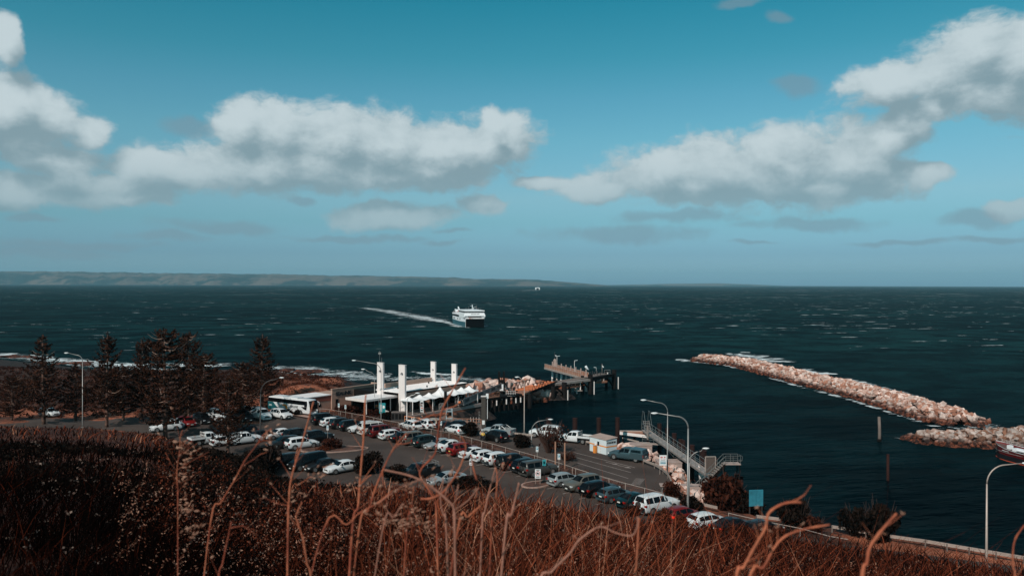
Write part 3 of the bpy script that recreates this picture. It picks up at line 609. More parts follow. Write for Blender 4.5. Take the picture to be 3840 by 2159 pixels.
# garden verge between the bays and the fence, with its kerb
vk = [P('B', 860, 985), P('B', 1100, 1040), P('B', 1400, 1120), P('B', 1600, 1150), P('H', 640, 420), P('H', 1060, 535), P('H', 1430, 600), P('H', 1750, 690), P('H', 2080, 780), P('H', 2230, 850), P('E', 420, 870), P('E', 700, 945), P('E', 1000, 1030), P('E', 1330, 1110)]
vf = [P('E', 1370, 1050, 0), P('E', 980, 965), P('E', 620, 857), P('E', 300, 757), P('H', 2000, 672), P('H', 1550, 547), P('H', 1090, 430), P('H', 900, 408), P('H', 560, 335), P('C', 740, 1135), P('C', 500, 1080), P('C', 100, 1030)]
sheet('garden_bed', vk+vf, 'soil', .13, thick=.2, kind='structure')
def kerb(pts, w_=.16, h=.15, closed=False):
    mb = MB(); n = len(pts)
    for i in range(n if closed else n-1):
        a, b = pts[i], pts[(i+1) % n]; mb.beam((a[0], a[1], h/2), (b[0], b[1], h/2), w_, h)
    return solo('kerb', mb, 'kerb', kind='structure')
kerb(vk)
def island(c, rx, ry, rot, name='traffic_island'):
    pts = []
    for k_ in range(24):
        a = 2*pi*k_/24; v = Vector((rx*math.cos(a), ry*math.sin(a)*(1-.25*math.cos(a)), 0)); v.rotate(Matrix.Rotation(rot, 3, 'Z')); pts.append(c+v)
    o = sheet(name, pts, 'soil', .14, thick=.15, kind='structure'); kerb(pts, .22, .17, True); return o
IS1 = G('B', 950, 1300); island(IS1, 5.0, 2.3, math.radians(8))
IS2 = G('E', 60, 955); island(IS2, 2.4, 1.3, math.radians(36), 'traffic_island')
sheet('footpath', [P('B', 700, 985), P('B', 560, 960), P('B', 480, 950), P('B', 420, 935), P('B', 690, 945)], 'kerb', .06, kind='structure')
# ============================================================ STREET LAMPS
def lamp(base, h, arm, side, label, r=.09, rise=.35, mt='galv', curve=1.1, az=None):
    k_ = Kit('street_lamp'); pts = []; d = Vector((side, 0, 0))
    pole = [(0, 0, 0), (0, 0, .6), (0, 0, h-curve-rise)]
    k_.add('pole', MB().tube(pole, [r*1.15, r*1.05, r*.62], 8), mt, True)
    for i in range(9):
        a = i/8*pi/2; pts.append(Vector((0, 0, h-curve-rise))+d*(curve*(1-math.cos(a)))+Vector((0, 0, curve*math.sin(a))))
    pts.append(pts[-1]+d*max(.1, arm-curve)+Vector((0, 0, rise)))
    k_.add('arm', MB().tube(pts, [r*.62]*8+[r*.5, r*.42], 6), mt, True)
    e = pts[-1]; hd = MB(); hd.ell(e+d*.3+Vector((0, 0, .0)), (.42, .17, .1), 10, 6); k_.add('lamp_head', hd, 'sign_white', True)
    k_.add('lens', MB().ell(e+d*.34+Vector((0, 0, -.07)), (.24, .13, .07), 8, 5), 'lamp_glass', True)
    k_.add('base_plate', MB().box((0, 0, .03), (r*4.5, r*4.5, .06)), 'galv')
    z = ground_z(np.array([base[0]]), np.array([base[1]]))[0]
    return k_.spawn(label, 'street lamp', (base[0], base[1], max(0., float(z))), rz=az or 0., group='street lamps around the car park')
lamp(P('A', 830, 1078), 12.9, 2.5, -1, 'tall street lamp with a curved arm among the dark pines')
lamp(P('B', 205, 1165), 9.6, 3.2, 1, 'dark street lamp beside the white delivery van', r=.13, mt='galv_dark', curve=2.3)
lamp(P('C', 870, 1070), 8.6, 1.9, -1, 'thin street lamp left of the two in front of the entrance canopy', r=.07, rise=.5)
lamp(P('C', 975, 1208), 11.2, 4.6, -1, 'tall street lamp with a long thin arm in front of the first white tower', r=.09, rise=.5, curve=1.6)
lamp(P('C', 1387, 1262), 5.8, 1.6, 1, 'short street lamp by the orange handrail under the sail canopy', mt='white_steel', curve=1.2)
lamp(P('D', 962, 1168), 9.4, .9, -1, 'straight pale lamp pole at the guard rail beside the silver dual cab ute', mt='galv_warm', curve=.5)
lamp(P('D', 1060, 1362), 4.3, 2.6, 1, 'low arched street lamp beside the twiggy bush and white four wheel drive', curve=1.7, rise=.2)
lamp(P('E', 1427, 832), 9.7, 2.9, -1, 'street lamp behind the curved guard rail, arm reaching left', curve=1.2)
lamp(P('E', 1645, 1250), 10.9, 3.4, -1, 'tallest street lamp, standing before the metal gangway and stairs', r=.13, curve=1.3)
lamp(P('E', 1660, 1128), 6.1, 1.6, 1, 'small arched street lamp close beside the tallest one', curve=1.3, r=.08)
lamp(P('S', 3699, 2122), 9.2, 3.2, 1, 'street lamp alone on the far right with a pale lamp head', r=.11, curve=1.7, mt='galv_warm', rise=.15)
# ============================================================ GUARD RAILS AND FENCE
def guard_rail(pts, label, h=.72):
    k_ = Kit('guard_rail'); rail = MB(); pts = [Vector(p) for p in pts]
    for i in range(len(pts)-1):
        a, b = pts[i], pts[i+1]
        for dz in (-.09, .09): rail.beam(a+Vector((0, 0, h-.12+dz)), b+Vector((0, 0, h-.12+dz)), .06, .13)
        rail.beam(a+Vector((0, 0, h-.12)), b+Vector((0, 0, h-.12)), .03, .1)
    k_.add('rail', rail, 'galv_warm')
    for i in range(len(pts)-1):
        a, b = pts[i], pts[i+1]; n = max(1, round((b-a).length/2.4))
        for j in range(n): p = a.lerp(b, j/n); k_.add('post', MB().box((p.x, p.y, h/2-.3), (.12, .12, h+.6)), 'concrete_dark')
    return k_.spawn(label, 'guard rail', tuple(pts[0]), world=True)
R_ = lambda z, *c: [P(z, x, y, .65) - Vector((0, 0, .65)) for x, y in c]
guard_rail(R_('D', (385, 1118), (750, 1160), (1085, 1195)), 'metal guard rail along the water behind the silver dual cab ute')
guard_rail(R_('D', (1800, 1280), (1860, 1290)), 'short piece of guard rail between the white tray ute and the striped hut')
cr_ = R_('E', (1170, 690), (1290, 735), (1380, 790), (1430, 840), (1460, 890), (1475, 935))
guard_rail(cr_, 'curved guard rail sweeping round the end of the boarding lane')
guard_rail(R_('E', (1375, 1000), (1368, 1040), (1400, 1080), (1520, 1105), (1640, 1120), (1760, 1150), (1960, 1195)), 'guard rail with a bent end below the concrete path')
guard_rail(R_('K', (1230, 500), (1350, 515)), 'short guard rail left of the dark bush under the bent stalk')
guard_rail(R_('K', (1610, 552), (1780, 580), (1880, 597), (2080, 625), (2300, 662), (2576, 708), (2800, 745)), 'long guard rail above the water at the lower right')
def chain_fence(pts, label, h=1.25, sp=3.0):
    k_ = Kit('chain_link_fence'); pts = [Vector(p) for p in pts]; top = MB(); wire = MB()
    top.tube([p+Vector((0, 0, h)) for p in pts], .035, 5); k_.add('top_rail', top, 'galv_warm')
    for i in range(len(pts)-1):
        a, b = pts[i], pts[i+1]; L = (b-a).length; n = max(1, round(L/sp)); d = (b-a)/L; N = int(L/.35)
        for j in range(n): p = a.lerp(b, j/n); k_.add('post', MB().tube([p, p+Vector((0, 0, h+.05))], .045, 6), 'galv_warm')
        for j in range(N):
            p = a+d*(j*.35)
            for s_ in (0, 1):
                u0, u1 = (0, .35*3) if s_ else (.35*3, 0); p0 = p+d*min(u0, L-j*.35); p1 = p+d*min(u1, L-j*.35); wire.beam(p0+Vector((0, 0, .05)), p1+Vector((0, 0, h-.02)), .008, .008)
    k_.add('wire_mesh', wire, 'mesh_wire', kind='stuff'); return k_.spawn(label, 'fence', tuple(pts[0]), world=True)
F_ = lambda z, *c: [P(z, x, y, 1.25) - Vector((0, 0, 1.25)) for x, y in c]
chain_fence(F_('C', (0, 985), (150, 998), (700, 1095), (860, 1130), (1000, 1160), (1250, 1205))+F_('H', (560, 300), (760, 345), (900, 365), (1090, 400), (1330, 460), (1550, 520), (1840, 600), (2000, 645), (2260, 722), (2555, 820))+F_('E', (450, 785), (640, 840), (980, 940), (1185, 992), (1370, 1042)),
            'long chain link fence on posts between the parked cars and the boarding lane')
chain_fence(F_('K', (1090, 475), (1270, 515), (1450, 550), (1600, 590), (1690, 605)), 'low chain link fence on the slope in front of the dark bushes', h=1.0)
# ============================================================ SIGNS AND POSTS
def sign(base, h, w_, hh, label, panels, face=None, post='galv_warm', r=.035, posts=1):
    """post(s) and a board; panels: (material, x, z, w, h) pieces proud of the board, or ('text', string, x, z, size, material)"""
    k_ = Kit('sign'); b = Vector(base)
    f = face if face is not None else (Vector((0, 0, 0))-b); f = Vector((f.x, f.y, 0)).normalized(); rz = math.atan2(f.y, f.x)+pi/2      # local -y looks along f
    for i in range(posts):
        x = 0 if posts == 1 else (-w_/2+.08 if i == 0 else w_/2-.08); k_.add('post', MB().tube([(x, .05, 0), (x, .05, h-(hh*.3 if posts == 1 else 0))], r, 6), post)
    bi = k_.add('board', MB().box((0, 0, h-hh/2), (w_, .03, hh)), 'sign_white')
    for p in panels:
        if p[0] == 'text': k_.add('lettering', text_mb(p[1], p[4], (p[2], -.022, h-hh/2+p[3]), (1, 0, 0), (0, 0, 1), .004, .006), p[5], parent=bi)
        elif p[0] == 'ring':
            mb = MB(); R, wd = p[3], p[4]; n = 20
            vs = [(R_2*math.cos(2*pi*i/n)+p[1], -.02, R_2*math.sin(2*pi*i/n)+h-hh/2+p[2]) for R_2 in (R, R-wd) for i in range(n)]
            mb.add(vs, [(i, (i+1) % n, n+(i+1) % n, n+i) for i in range(n)]); mb.beam((p[1]-R*.65, -.021, h-hh/2+p[2]+R*.65), (p[1]+R*.65, -.021, h-hh/2+p[2]-R*.65), .004, wd, up=(0, 1, 0)); k_.add('symbol', mb, p[5], parent=bi)
        else: k_.add('panel', MB().box((p[1], -.018, h-hh/2+p[2]), (p[3], .012, p[4])), p[0], parent=bi)
    return k_.spawn(label, 'sign', tuple(b), rz=rz)
g_ = 'small parking signs on thin posts'
def psign(base, h, label): return sign(base, h, .34, .75, label, [('sign_blue', 0, .12, .26, .4), ('text', 'P', 0, .12, .36, 'sign_white'), ('letter_dark', 0, -.22, .24, .03), ('letter_dark', 0, -.29, .2, .025)], face=Vector((-.25, -1, 0)))
psign(P('B', 993, 975), 2.6, 'parking sign by the scrub bed, left of the two above the black cars')
psign(P('B', 1060, 992), 2.6, 'parking sign by the scrub bed, right of the two above the black cars')
psign(P('B', 880, 1242), 2.9, 'parking sign standing at the shrub on the traffic island')
psign(P('H', 1003, 472), 3.0, 'parking sign by the verge behind the silver sedan')
psign(P('E', 272, 862), 2.9, 'parking sign behind the silver hatchback, near two timber posts')
psign(P('E', 40, 715), 2.2, 'grey parking sign half hidden by the shrubs of the verge')
psign(P('G', 1784, 600), .1+2.6, 'parking sign beside the black four wheel drive') if False else None
psign(P('A', 2435, 945), 2.4, 'small grey sign behind the parked cars left of the coach')
sign(P('H', 1323, 930), 2.9, .42, .75, 'two plate sign on a thin post at the edge of the dry grass', [('letter_dark', -.1, .1, .12, .3), ('letter_dark', .1, .1, .12, .3), ('letter_dark', 0, -.25, .3, .04)], face=Vector((0, -1, 0)))
sign(P('H', 2035, 960), 2.0, .72, 1.15, 'white prohibition sign with a red ring on the small traffic island', [('letter_dark', 0, .46, .5, .05), ('letter_dark', -.0, .38, .3, .04), ('letter_dark', 0, .02, .34, .13), ('letter_dark', -.04, .12, .2, .08), ('ring', 0, .04, .29, .055, 'sign_red'), ('letter_dark', 0, -.36, .52, .05), ('letter_dark', 0, -.45, .4, .04)], face=Vector((0, -1, 0)), posts=2)
sign(P('E', 115, 940), 3.0, .45, .8, 'dark teal sign on a thin pole beside the gray four wheel drive', [('sign_teal', 0, 0, .43, .78), ('letter_dark', 0, 0, .2, .3)], face=Vector((0, -1, 0)), post='galv_dark')
sign(P('E', 1380, 850), 2.6, .95, 1.35, 'white safety notice with red and blue print at the curved guard rail', [('sign_red', -.2, .42, .3, .12), ('sign_red', .22, .42, .2, .12), ('sign_red', -.2, .22, .26, .07), ('sign_red', .2, .2, .28, .06), ('letter_dark', 0, .02, .6, .04), ('sign_blue', 0, -.2, .7, .1), ('sign_blue', 0, -.4, .7, .12)], face=Vector((0, -1, 0)), posts=2)
sign(P('C', 642, 1010), 1.9, .95, 1.1, 'small pale blue sign at the scrub bed in front of the terminal', [('sign_blue', 0, .12, .7, .5), ('sign_white', 0, .12, .3, .2)], face=Vector((0, -1, 0)))
bn_ = Kit('banner'); bn_.add('pole', MB().tube([(0, 0, 0), (0, 0, 2.6)], .05, 6), 'galv'); j_ = bn_.add('panel', MB().box((.35, 0, 1.9), (1.15, .04, 1.9)), 'sign_teal'); bn_.add('emblem', MB().box((.1, -.03, 1.9), (.4, .02, 1.3)), 'sign_white', parent=j_); bn_.add('emblem', MB().ell((.62, -.03, 2.1), (.22, .02, .3)), 'sign_white', parent=j_)
bn_.spawn('teal and white banner beside the tall lamp before the ramp', 'banner', tuple(P('C', 965, 1140)))
sign(P('C', 2063, 1225), 2.75, 1.15, 1.9, 'grey blue notice board with a triangle at the end of the orange rail', [('sign_grey', 0, .0, 1.1, 1.85), ('sign_white', 0, -.2, .9, 1.0), ('sign_white', 0, .72, .5, .12), ('sign_white', 0, .58, .8, .12), ('letter_dark', 0, .05, .7, .06), ('letter_dark', 0, -.12, .7, .06), ('letter_dark', 0, -.29, .6, .06), ('letter_dark', 0, -.46, .7, .06)], face=Vector((0, -1, 0)), posts=2)
sign(P('C', 1625, 1150), 3.4, .55, 2.1, 'tall narrow notice board in front of the dark terminal hall', [('letter_dark', 0, .6, .4, .35), ('sign_red', 0, -.3, .35, .2), ('letter_dark', 0, .1, .4, .2), ('letter_dark', 0, -.75, .4, .25)], face=Vector((0, -1, 0)))
af = Kit('sandwich_board'); af.add('board', MB().box((0, -.2, .6), (.9, .04, 1.2)), 'orange'); af.add('board', MB().box((0, .2, .6), (.9, .04, 1.2)), 'sign_white'); af.add('panel', MB().box((0, -.23, .3), (.7, .02, .5)), 'sign_white'); af.spawn('orange and white board standing on the forecourt by the canopy', 'sign board', tuple(P('C', 925, 1022)))
tp = Kit('timber_post'); tp.add('post', MB().box((0, 0, 1.8), (.17, .17, 3.6)), 'weathered_timber'); tp.add('cap', MB().box((0, 0, 3.62), (.2, .2, .04)), 'weathered_timber')
tp.spawn('tall bare timber post in the verge, left of the pair', 'post', tuple(P('E', 233, 782))); tp.spawn('tall bare timber post in the verge, right of the pair', 'post', tuple(P('E', 333, 798)))
# ============================================================ STRIPED HUT
hx = Vector((2.17, -3.1, 0)); k_ = Kit('hut'); L_, W_, H_ = 3.7, 2.05, 2.15
wl = MB().box((L_/2, W_/2, H_/2), (L_, W_, H_)); k_.add('wall', wl, 'hut_white')
for i in range(int(L_/.3)): k_.add('wall_batten', MB().box((.15+i*.31, -.012, H_/2+.1), (.02, .02, H_-.3)), 'hut_white') if False else None
for i in range(9): k_.add('cladding_board', MB().box((L_+.012, W_/2, .14+i*.24), (.024, W_, .215)), 'hut_white')
k_.add('stripe', MB().box((L_/2, -.006, 1.18), (L_+.0, .014, .17)), 'orange'); k_.add('stripe', MB().box((L_+.034, W_/2, 1.18), (.014, W_+.03, .17)), 'orange')
rf = k_.add('roof', MB().add([(-.1, -.1, H_+.02), (L_+.12, -.1, H_+.02), (L_+.12, W_+.1, H_+.2), (-.1, W_+.1, H_+.2), (-.1, -.1, H_+.1), (L_+.12, -.1, H_+.1), (L_+.12, W_+.1, H_+.28), (-.1, W_+.1, H_+.28)], [(0, 3, 2, 1), (4, 5, 6, 7), (0, 1, 5, 4), (1, 2, 6, 5), (2, 3, 7, 6), (3, 0, 4, 7)]), 'tin_roof')
for i in range(12): k_.add('roof_rib', MB().beam((i*.33+.02, -.1, H_+.115), (i*.33+.02, W_+.1, H_+.295), .05, .03), 'tin_roof', parent=rf)
wn = k_.add('window', MB().box((1.95, -.012, 1.42), (.42, .03, .62)), 'dark_glass'); k_.add('frame', MB().box((1.95, -.016, 1.76), (.5, .05, .05)), 'hut_white', parent=wn)
wv = k_.add('window', MB().box((L_+.02, W_/2, 1.75), (.05, 1.7, .26)), 'dark_glass'); [k_.add('mullion', MB().box((L_+.05, .35+i*.34, 1.75), (.02, .04, .26)), 'hut_white', parent=wv) for i in range(5)]
k_.add('notice', MB().box((1.35, -.02, 1.2), (.4, .03, .6)), 'sign_white'); k_.spawn('small white hut with an orange stripe on the boarding lane', 'hut', tuple(P('E', 600, 594)), rz=math.atan2(hx.y, hx.x))
bx_ = Kit('meter_box'); bx_.add('cabinet', MB().box((0, 0, .55), (.42, .35, 1.1)), 'orange'); bx_.add('lid', MB().box((0, 0, 1.13), (.48, .42, .06)), 'galv_warm'); bx_.spawn('orange waist high cabinet against the striped hut', 'cabinet', tuple(P('E', 655, 618)), rz=math.atan2(hx.y, hx.x))
# ============================================================ HARBOUR PILES, LANDINGS
def pile(p, top, r, label, m='steel_pile', cap=True, bot=-6.5):
    k_ = Kit('harbour_pile'); k_.add('shaft', MB().tube([(0, 0, bot), (0, 0, top)], r, 12), m, True)
    if cap: k_.add('cap', MB().tube([(0, 0, top), (0, 0, top+.08)], r*1.08, 12), 'rust_steel')
    return k_.spawn(label, 'pile', (p[0], p[1], 0))
def pile_px(z, x, y, Y, r, label, m='steel_pile', cap=True):
    p = PY(z, x, y, Y); return pile(p, p.z, r, label, m, cap)
pile_px('D', 1290, 972, 134, .42, 'rusty steel pile rising behind the arched lamp and white four wheel drive')
pile_px('D', 1652, 972, 133, .40, 'rusty steel pile rising behind the white tray ute')
pile_px('D', 1975, 968, 131, .36, 'rusty steel pile rising behind the striped hut')
pile_px('D', 2229, 965, 129, .36, 'dark steel pile at the tip of the rusty landing ramp')
pile_px('E', 1343, 310, 131, .36, 'dark pile behind the upper end of the metal gangway')
pile_px('E', 1425, 360, 127, .30, 'dark pile hidden half behind the lamp pole and gangway')
pile_px('E', 1500, 414, 123, .36, 'dark pile with a white fender strip behind the gangway')
pile_px('E', 1570, 478, 119, .36, 'dark pile behind the middle of the gangway, left of a close pair')
pile_px('E', 1603, 490, 118, .22, 'thin dark pile behind the middle of the gangway, right of a close pair')
pile_px('E', 1690, 538, 114, .36, 'dark pile behind the gangway just right of the tallest lamp')
pile_px('E', 1806, 598, 109, .50, 'thick dark pile with a light on top right of the small lamp')
pile_px('E', 1932, 682, 106, .36, 'dark pile behind the door frame of the gangway')
pile_px('E', 2165, 845, 101, .3, 'dark pile right of the stairs platform behind the bushes')
pile_px('E', 2210, 870, 100, .3, 'dark pile standing second right of the stairs platform')
p = P('L', 653, 338, SEA); q1 = Kit('mooring_post'); q1.add('shaft', MB().tube([(0, 0, -5), (.05, 0, 2), (-.05, 0, 4.4)], [.30, .27, .24], 9), 'concrete_dark', True); q1.add('weed_collar', MB().tube([(0, 0, -.5), (0, 0, .45)], .38, 9), 'dark_steel'); q1.spawn('weathered wooden post alone in open water near the breakwaters', 'mooring post', tuple(p))
p = P('L', 724, 660, SEA); q1 = Kit('mooring_post'); q1.add('shaft', MB().tube([(0, 0, -5), (0, 0, 3.7)], .19, 9), 'rust_steel', True); q1.add('cap', MB().tube([(0, 0, 3.7), (0, 0, 3.76)], .22, 9), 'rust_steel'); q1.spawn('thin rusty red post alone in the dark water', 'mooring post', tuple(p))
def block(z, x, y, w_, d_, h, top, label, rz=0., legs=False):
    k_ = Kit('concrete_landing'); k_.add('slab', MB().box((0, 0, top-h/2), (w_, d_, h)), 'concrete')
    k_.add('coping', MB().box((0, 0, top+.05), (w_+.12, d_+.12, .1)), 'concrete')
    k_.add('footing', MB().box((0, 0, top-h-1.6), (w_-.25, d_-.25, 3.2)), 'concrete_dark')
    c = P(z, x, y, top); return k_.spawn(label, 'concrete landing', (c.x, c.y, 0), rz=rz)
block('E', 1140, 525, 3.2, 2.6, 1.0, 0., 'concrete landing block behind boulders, beside the striped hut', .0)
block('E', 1440, 708, 3.3, 2.4, .95, 0., 'concrete landing block on legs inside the curved guard rail', .0)
block('E', 1750, 1058, 1.2, 1.2, .8, -.2, 'small concrete block among boulders below the stairs')
pth = Kit('concrete_path'); c0, c1 = P('E', 1345, 953, .1), P('E', 1790, 962, .1)
pth.add('slab', MB().beam(c0-Vector((0, 0, .3)), c1-Vector((0, 0, .3)), 1.5, .6), 'concrete'); pth.add('ledge', MB().beam(P('E', 1560, 995, -.5), P('E', 1790, 1000, -.5), .9, .3), 'concrete'); pth.add('retaining_wall', MB().beam(c0.lerp(c1, .45)+Vector((0, -.5, -1.6)), c1+Vector((0, -.5, -1.6)), .3, 2.2), 'concrete_dark'); pth.spawn('concrete path leading to the foot of the metal stairs', 'path', tuple(c0), world=True)
# metal stairs with a platform
s0 = Vector((23.2, 97.6, .1)); s1 = Vector((26.2, 97.9, 3.0)); st = Kit('metal_stairs'); N_ = 13; dz_ = (s1-s0)/N_
for off in (-.55, .55): st.add('stringer', MB().beam(s0+Vector((0, off, 0)), s1+Vector((0, off, 0)), .07, .28), 'dark_steel')
for i in range(N_): p = s0+dz_*(i+.5); st.add('step', MB().box((p.x, p.y, p.z+.12), (.30, 1.05, .06)), 'galv_warm')
pl_ = Vector((27.1, 97.9, 3.05)); st.add('platform', MB().box(pl_, (1.9, 1.3, .1)), 'concrete')
for dx, dy in ((-.8, .55), (.8, .55), (.8, -.55)): st.add('leg', MB().tube([pl_+Vector((dx, dy, -8)), pl_+Vector((dx, dy, 0))], .07, 6), 'dark_steel')
for off in (-.6, .6):
    st.add('handrail', MB().rail(s0+Vector((0, off, .1)), s1+Vector((0, off, .1)), 1.0, 1.0, .03), 'aluminium'); st.add('handrail', MB().rail(pl_+Vector((-.9, off, .05)), pl_+Vector((.9, off, .05)), 1.0, .9, .03), 'aluminium')
st.add('end_hoop', MB().tube([pl_+Vector((.95, .3, .2)), pl_+Vector((1.35, .3, .3)), pl_+Vector((1.4, .3, .8)), pl_+Vector((.95, .3, 1.05))], .03, 6), 'aluminium')
st.spawn('metal stairs rising from the concrete path to a railed platform', 'stairs', tuple(s0), world=True)
# aluminium gangway
g0 = P('E', 1885, 850, 1.0); g1 = P('E', 1195, 372, 1.0); gw = Kit('gangway'); gd = (g1-g0).normalized(); gs = Vector((-gd.y, gd.x, 0))
gw.add('deck', MB().beam(g0, g1, 1.15, .1), 'galv_warm')
for s_ in (-.6, .6):
    gw.add('side_beam', MB().beam(g0+gs*s_-Vector((0, 0, .12)), g1+gs*s_-Vector((0, 0, .12)), .08, .22), 'galv'); gw.add('handrail', MB().rail(g0+gs*s_, g1+gs*s_, 1.1, 1.9, .03, (.5,)), 'aluminium')
gm_ = g0.lerp(g1, .5); gw.add('under_truss', MB().beam(g0.lerp(g1, .25)-Vector((0, 0, .2)), gm_-Vector((0, 0, 1.1)), .08, .08).beam(gm_-Vector((0, 0, 1.1)), g0.lerp(g1, .75)-Vector((0, 0, .2)), .08, .08).beam(gm_-Vector((0, 0, 1.1)), gm_-Vector((0, 0, .1)), .07, .07), 'rusty_orange' if False else 'galv_warm')
fr_ = MB()
for s_ in (-.65, .65): fr_.beam(g0+gs*s_, g0+gs*s_+Vector((0, 0, 2.3)), .12, .12)
fr_.beam(g0+gs*-.65+Vector((0, 0, 2.3)), g0+gs*.65+Vector((0, 0, 2.3)), .12, .12); gw.add('door_frame', fr_, 'galv_warm'); gw.add('gate_panel', MB().beam(g0+gs*-.55+Vector((0, 0, 1.2)), g0+gs*.55+Vector((0, 0, 1.2)), .03, 1.9), 'mesh_wire')
g2 = g0.lerp(g1, .86); gw.add('access_gate', MB().beam(g2+gs*.75+Vector((0, 0, .3)), g2+gs*.75+Vector((0, 0, .3))+gd*.9, .05, 2.2), 'galv_warm')
gw.spawn('long railed aluminium gangway running out over the water', 'gangway', tuple(g0), world=True)
ld = Kit('access_ladder'); lt = g1+Vector((0, 0, 1.9))
for s_ in (-.5, .5):
    ld.add('handrail', MB().tube([g1+gs*s_-gd*2.0+Vector((0, 0, 1.0)), lt+gs*s_-gd*.8+Vector((0, 0, 1.2)), lt+gs*s_+Vector((0, 0, 1.25)), lt+gs*s_+gd*.3+Vector((0, 0, .3)), g1+gs*s_+gd*.8+Vector((0, 0, 0))], .035, 6), 'aluminium')
    ld.add('stringer', MB().beam(g1+gs*s_-gd*1.6, lt+gs*s_-gd*.2-Vector((0, 0, .3)), .05, .14), 'galv')
for i in range(7): p = (g1-gd*1.6).lerp(lt-gd*.2-Vector((0, 0, .3)), i/7+.05); ld.add('rung', MB().box(p, (.95, .18, .04), math.atan2(gs.y, gs.x)), 'galv_warm')
ld.spawn('small railed stair tower at the far end of the gangway', 'ladder', tuple(g1), world=True)
rp_ = Kit('landing_ramp'); r0, r1 = P('E', 912, 388, .6), P('E', 1268, 432, .3)
rp_.add('deck', MB().ext([r0, r1, r1+Vector((0, 3.2, 0)), P('E', 1175, 385, .6)], (0, 0, -.12)), 'wood_rail')
rp_.add('fender_beam', MB().beam(r0-Vector((0, 0, .25)), r1-Vector((0, 0, .25)), .35, .45), 'white_wall'); rp_.add('fender_beam', MB().beam(r0.lerp(r1, .1)-Vector((0, 0, 1.0)), r0.lerp(r1, .6)-Vector((0, 0, 1.3)), .2, .2), 'galv_warm')
rp_.add('fender_beam', MB().beam(r0-Vector((0, 0, -.05)), P('E', 1180, 388, .6), .25, .25), 'galv_warm')
for f_ in (.15, .5, .9): p = r0.lerp(r1, f_); rp_.add('leg', MB().tube([p+Vector((0, 1.2, -6)), p+Vector((0, 1.2, -.2))], .2, 8), 'dark_steel')
rp_.spawn('rust streaked landing ramp pointing left from the far end of the gangway', 'landing ramp', tuple(r0), world=True)
pt = Kit('catwalk'); c0, c1 = P('E', 1165, 512, .2), P('E', 1410, 530, .2); pt.add('deck', MB().beam(c0, c1, .9, .12), 'galv_warm'); pt.add('handrail', MB().rail(c0+Vector((0, .4, 0)), c1+Vector((0, .4, 0)), 1., 1.6, .03), 'aluminium'); pt.spawn('short catwalk between the first concrete landing and the gangway', 'catwalk', tuple(c0), world=True)
ws = Kit('white_screen'); p = P('E', 1800, 900, -.5); ws.add('panel', MB().ext([p+Vector((-.5, .3, 1.9)), p+Vector((-.35, .3, 0)), p+Vector((1.1, .3, .1))], (0, .06, 0)), 'white_wall'); ws.add('strut', MB().tube([p+Vector((-1., 0, -.6)), p+Vector((.3, .2, .5))], .04, 5), 'galv'); ws.spawn('white triangular metal sheet below the gangway end', 'panel', tuple(p), world=True)
# blue hoarding
hb = Kit('hoarding'); p0 = P('K', 1228, 475, .3); bd = hb.add('board', MB().box((0, 0, 1.4), (1.6, .06, 1.8)), 'sign_blue')
for i in range(4): hb.add('panel', MB().box((-.6+i*.4, -.045, 1.4), (.375, .03, 1.74)), mat('hoarding_blue', (.03, .20, .27), .5, var=.35, vs=1.2), parent=bd)
for x in (-.7, .7): hb.add('post', MB().box((x, .08, .7), (.1, .1, 2.4)), 'galv_dark')
hb.spawn('bright blue panelled board standing by the water among dark bushes', 'hoarding', (p0.x, p0.y, .3), rz=.12)
# ============================================================ FERRY TERMINAL
aX = a_; RZ = math.atan2(a_.y, a_.x)
def tb(mb, s0_, s1_, t0, t1, z0, z1):
    """box given in the terminal's axes (s along, t towards the harbour)"""
    return mb.box(T((s0_+s1_)/2, (t0+t1)/2, (z0+z1)/2), (abs(s1_-s0_), abs(t1-t0), z1-z0), RZ)
tm = Kit('ferry_terminal')
# long wall with the name (its land side is closed with the roof behind it)
w1 = tm.add('wall', tb(tb(tb(MB(), 0, 13.2, -.3, 0, -.4, 3.9), 0, 13.2, -7, -.3, -.4, 2.6), 12.9, 13.2, -3, -.3, 2.6, 3.9), 'tan_wall')
for i in range(11): tm.add('wall_panel', tb(MB(), .04+i*1.195, 1.19+i*1.195, .0, .03, 3.0, 3.88), 'tan_wall', parent=w1)
tm.add('coping', tb(MB(), -.1, 13.3, -.35, .12, 3.9, 4.0), 'tan_wall', parent=w1)
for s_, z_, w__, h_ in ((6.4, 1.7, .9, 1.1), (9.3, 2.0, .7, .7), (.9, 1.0, .7, 1.6), (11.5, 1.6, .6, .6)):
    wi = tm.add('window', tb(MB(), s_, s_+w__, 0, .05, z_-h_/2, z_+h_/2), 'dark_glass', parent=None)
    tm.add('frame', tb(MB(), s_-.05, s_+w__+.05, .0, .07, z_+h_/2, z_+h_/2+.06), 'dark_steel', parent=wi)
tm.add('lettering', text_mb('SEALINK', 1.05, T(2.9, .05, 2.85), a_, (0, 0, 1), .04, .05), 'letter_dark', label='dark name lettering on the long tan wall')
# annex with the pale roof and red band
tm.add('annex_wall', tb(MB(), -6.4, -.02, -5, -.3, -.4, 1.75), 'tan_wall'); rb = tm.add('red_band', tb(MB(), -6.4, -.02, -5, -.28, 1.75, 2.75), 'red_wall')
for i in range(20): tm.add('band_batten', tb(MB(), -6.35+i*.317, -6.30+i*.317, -.28, -.23, 1.8, 2.7), 'red_wall', parent=rb)
tm.add('roof', tb(MB(), -6.7, -.03, -5.2, -.15, 2.75, 2.9), 'white_roof'); tm.add('window', tb(MB(), -3.1, -2.5, -.32, -.26, .7, 1.3), 'dark_glass')
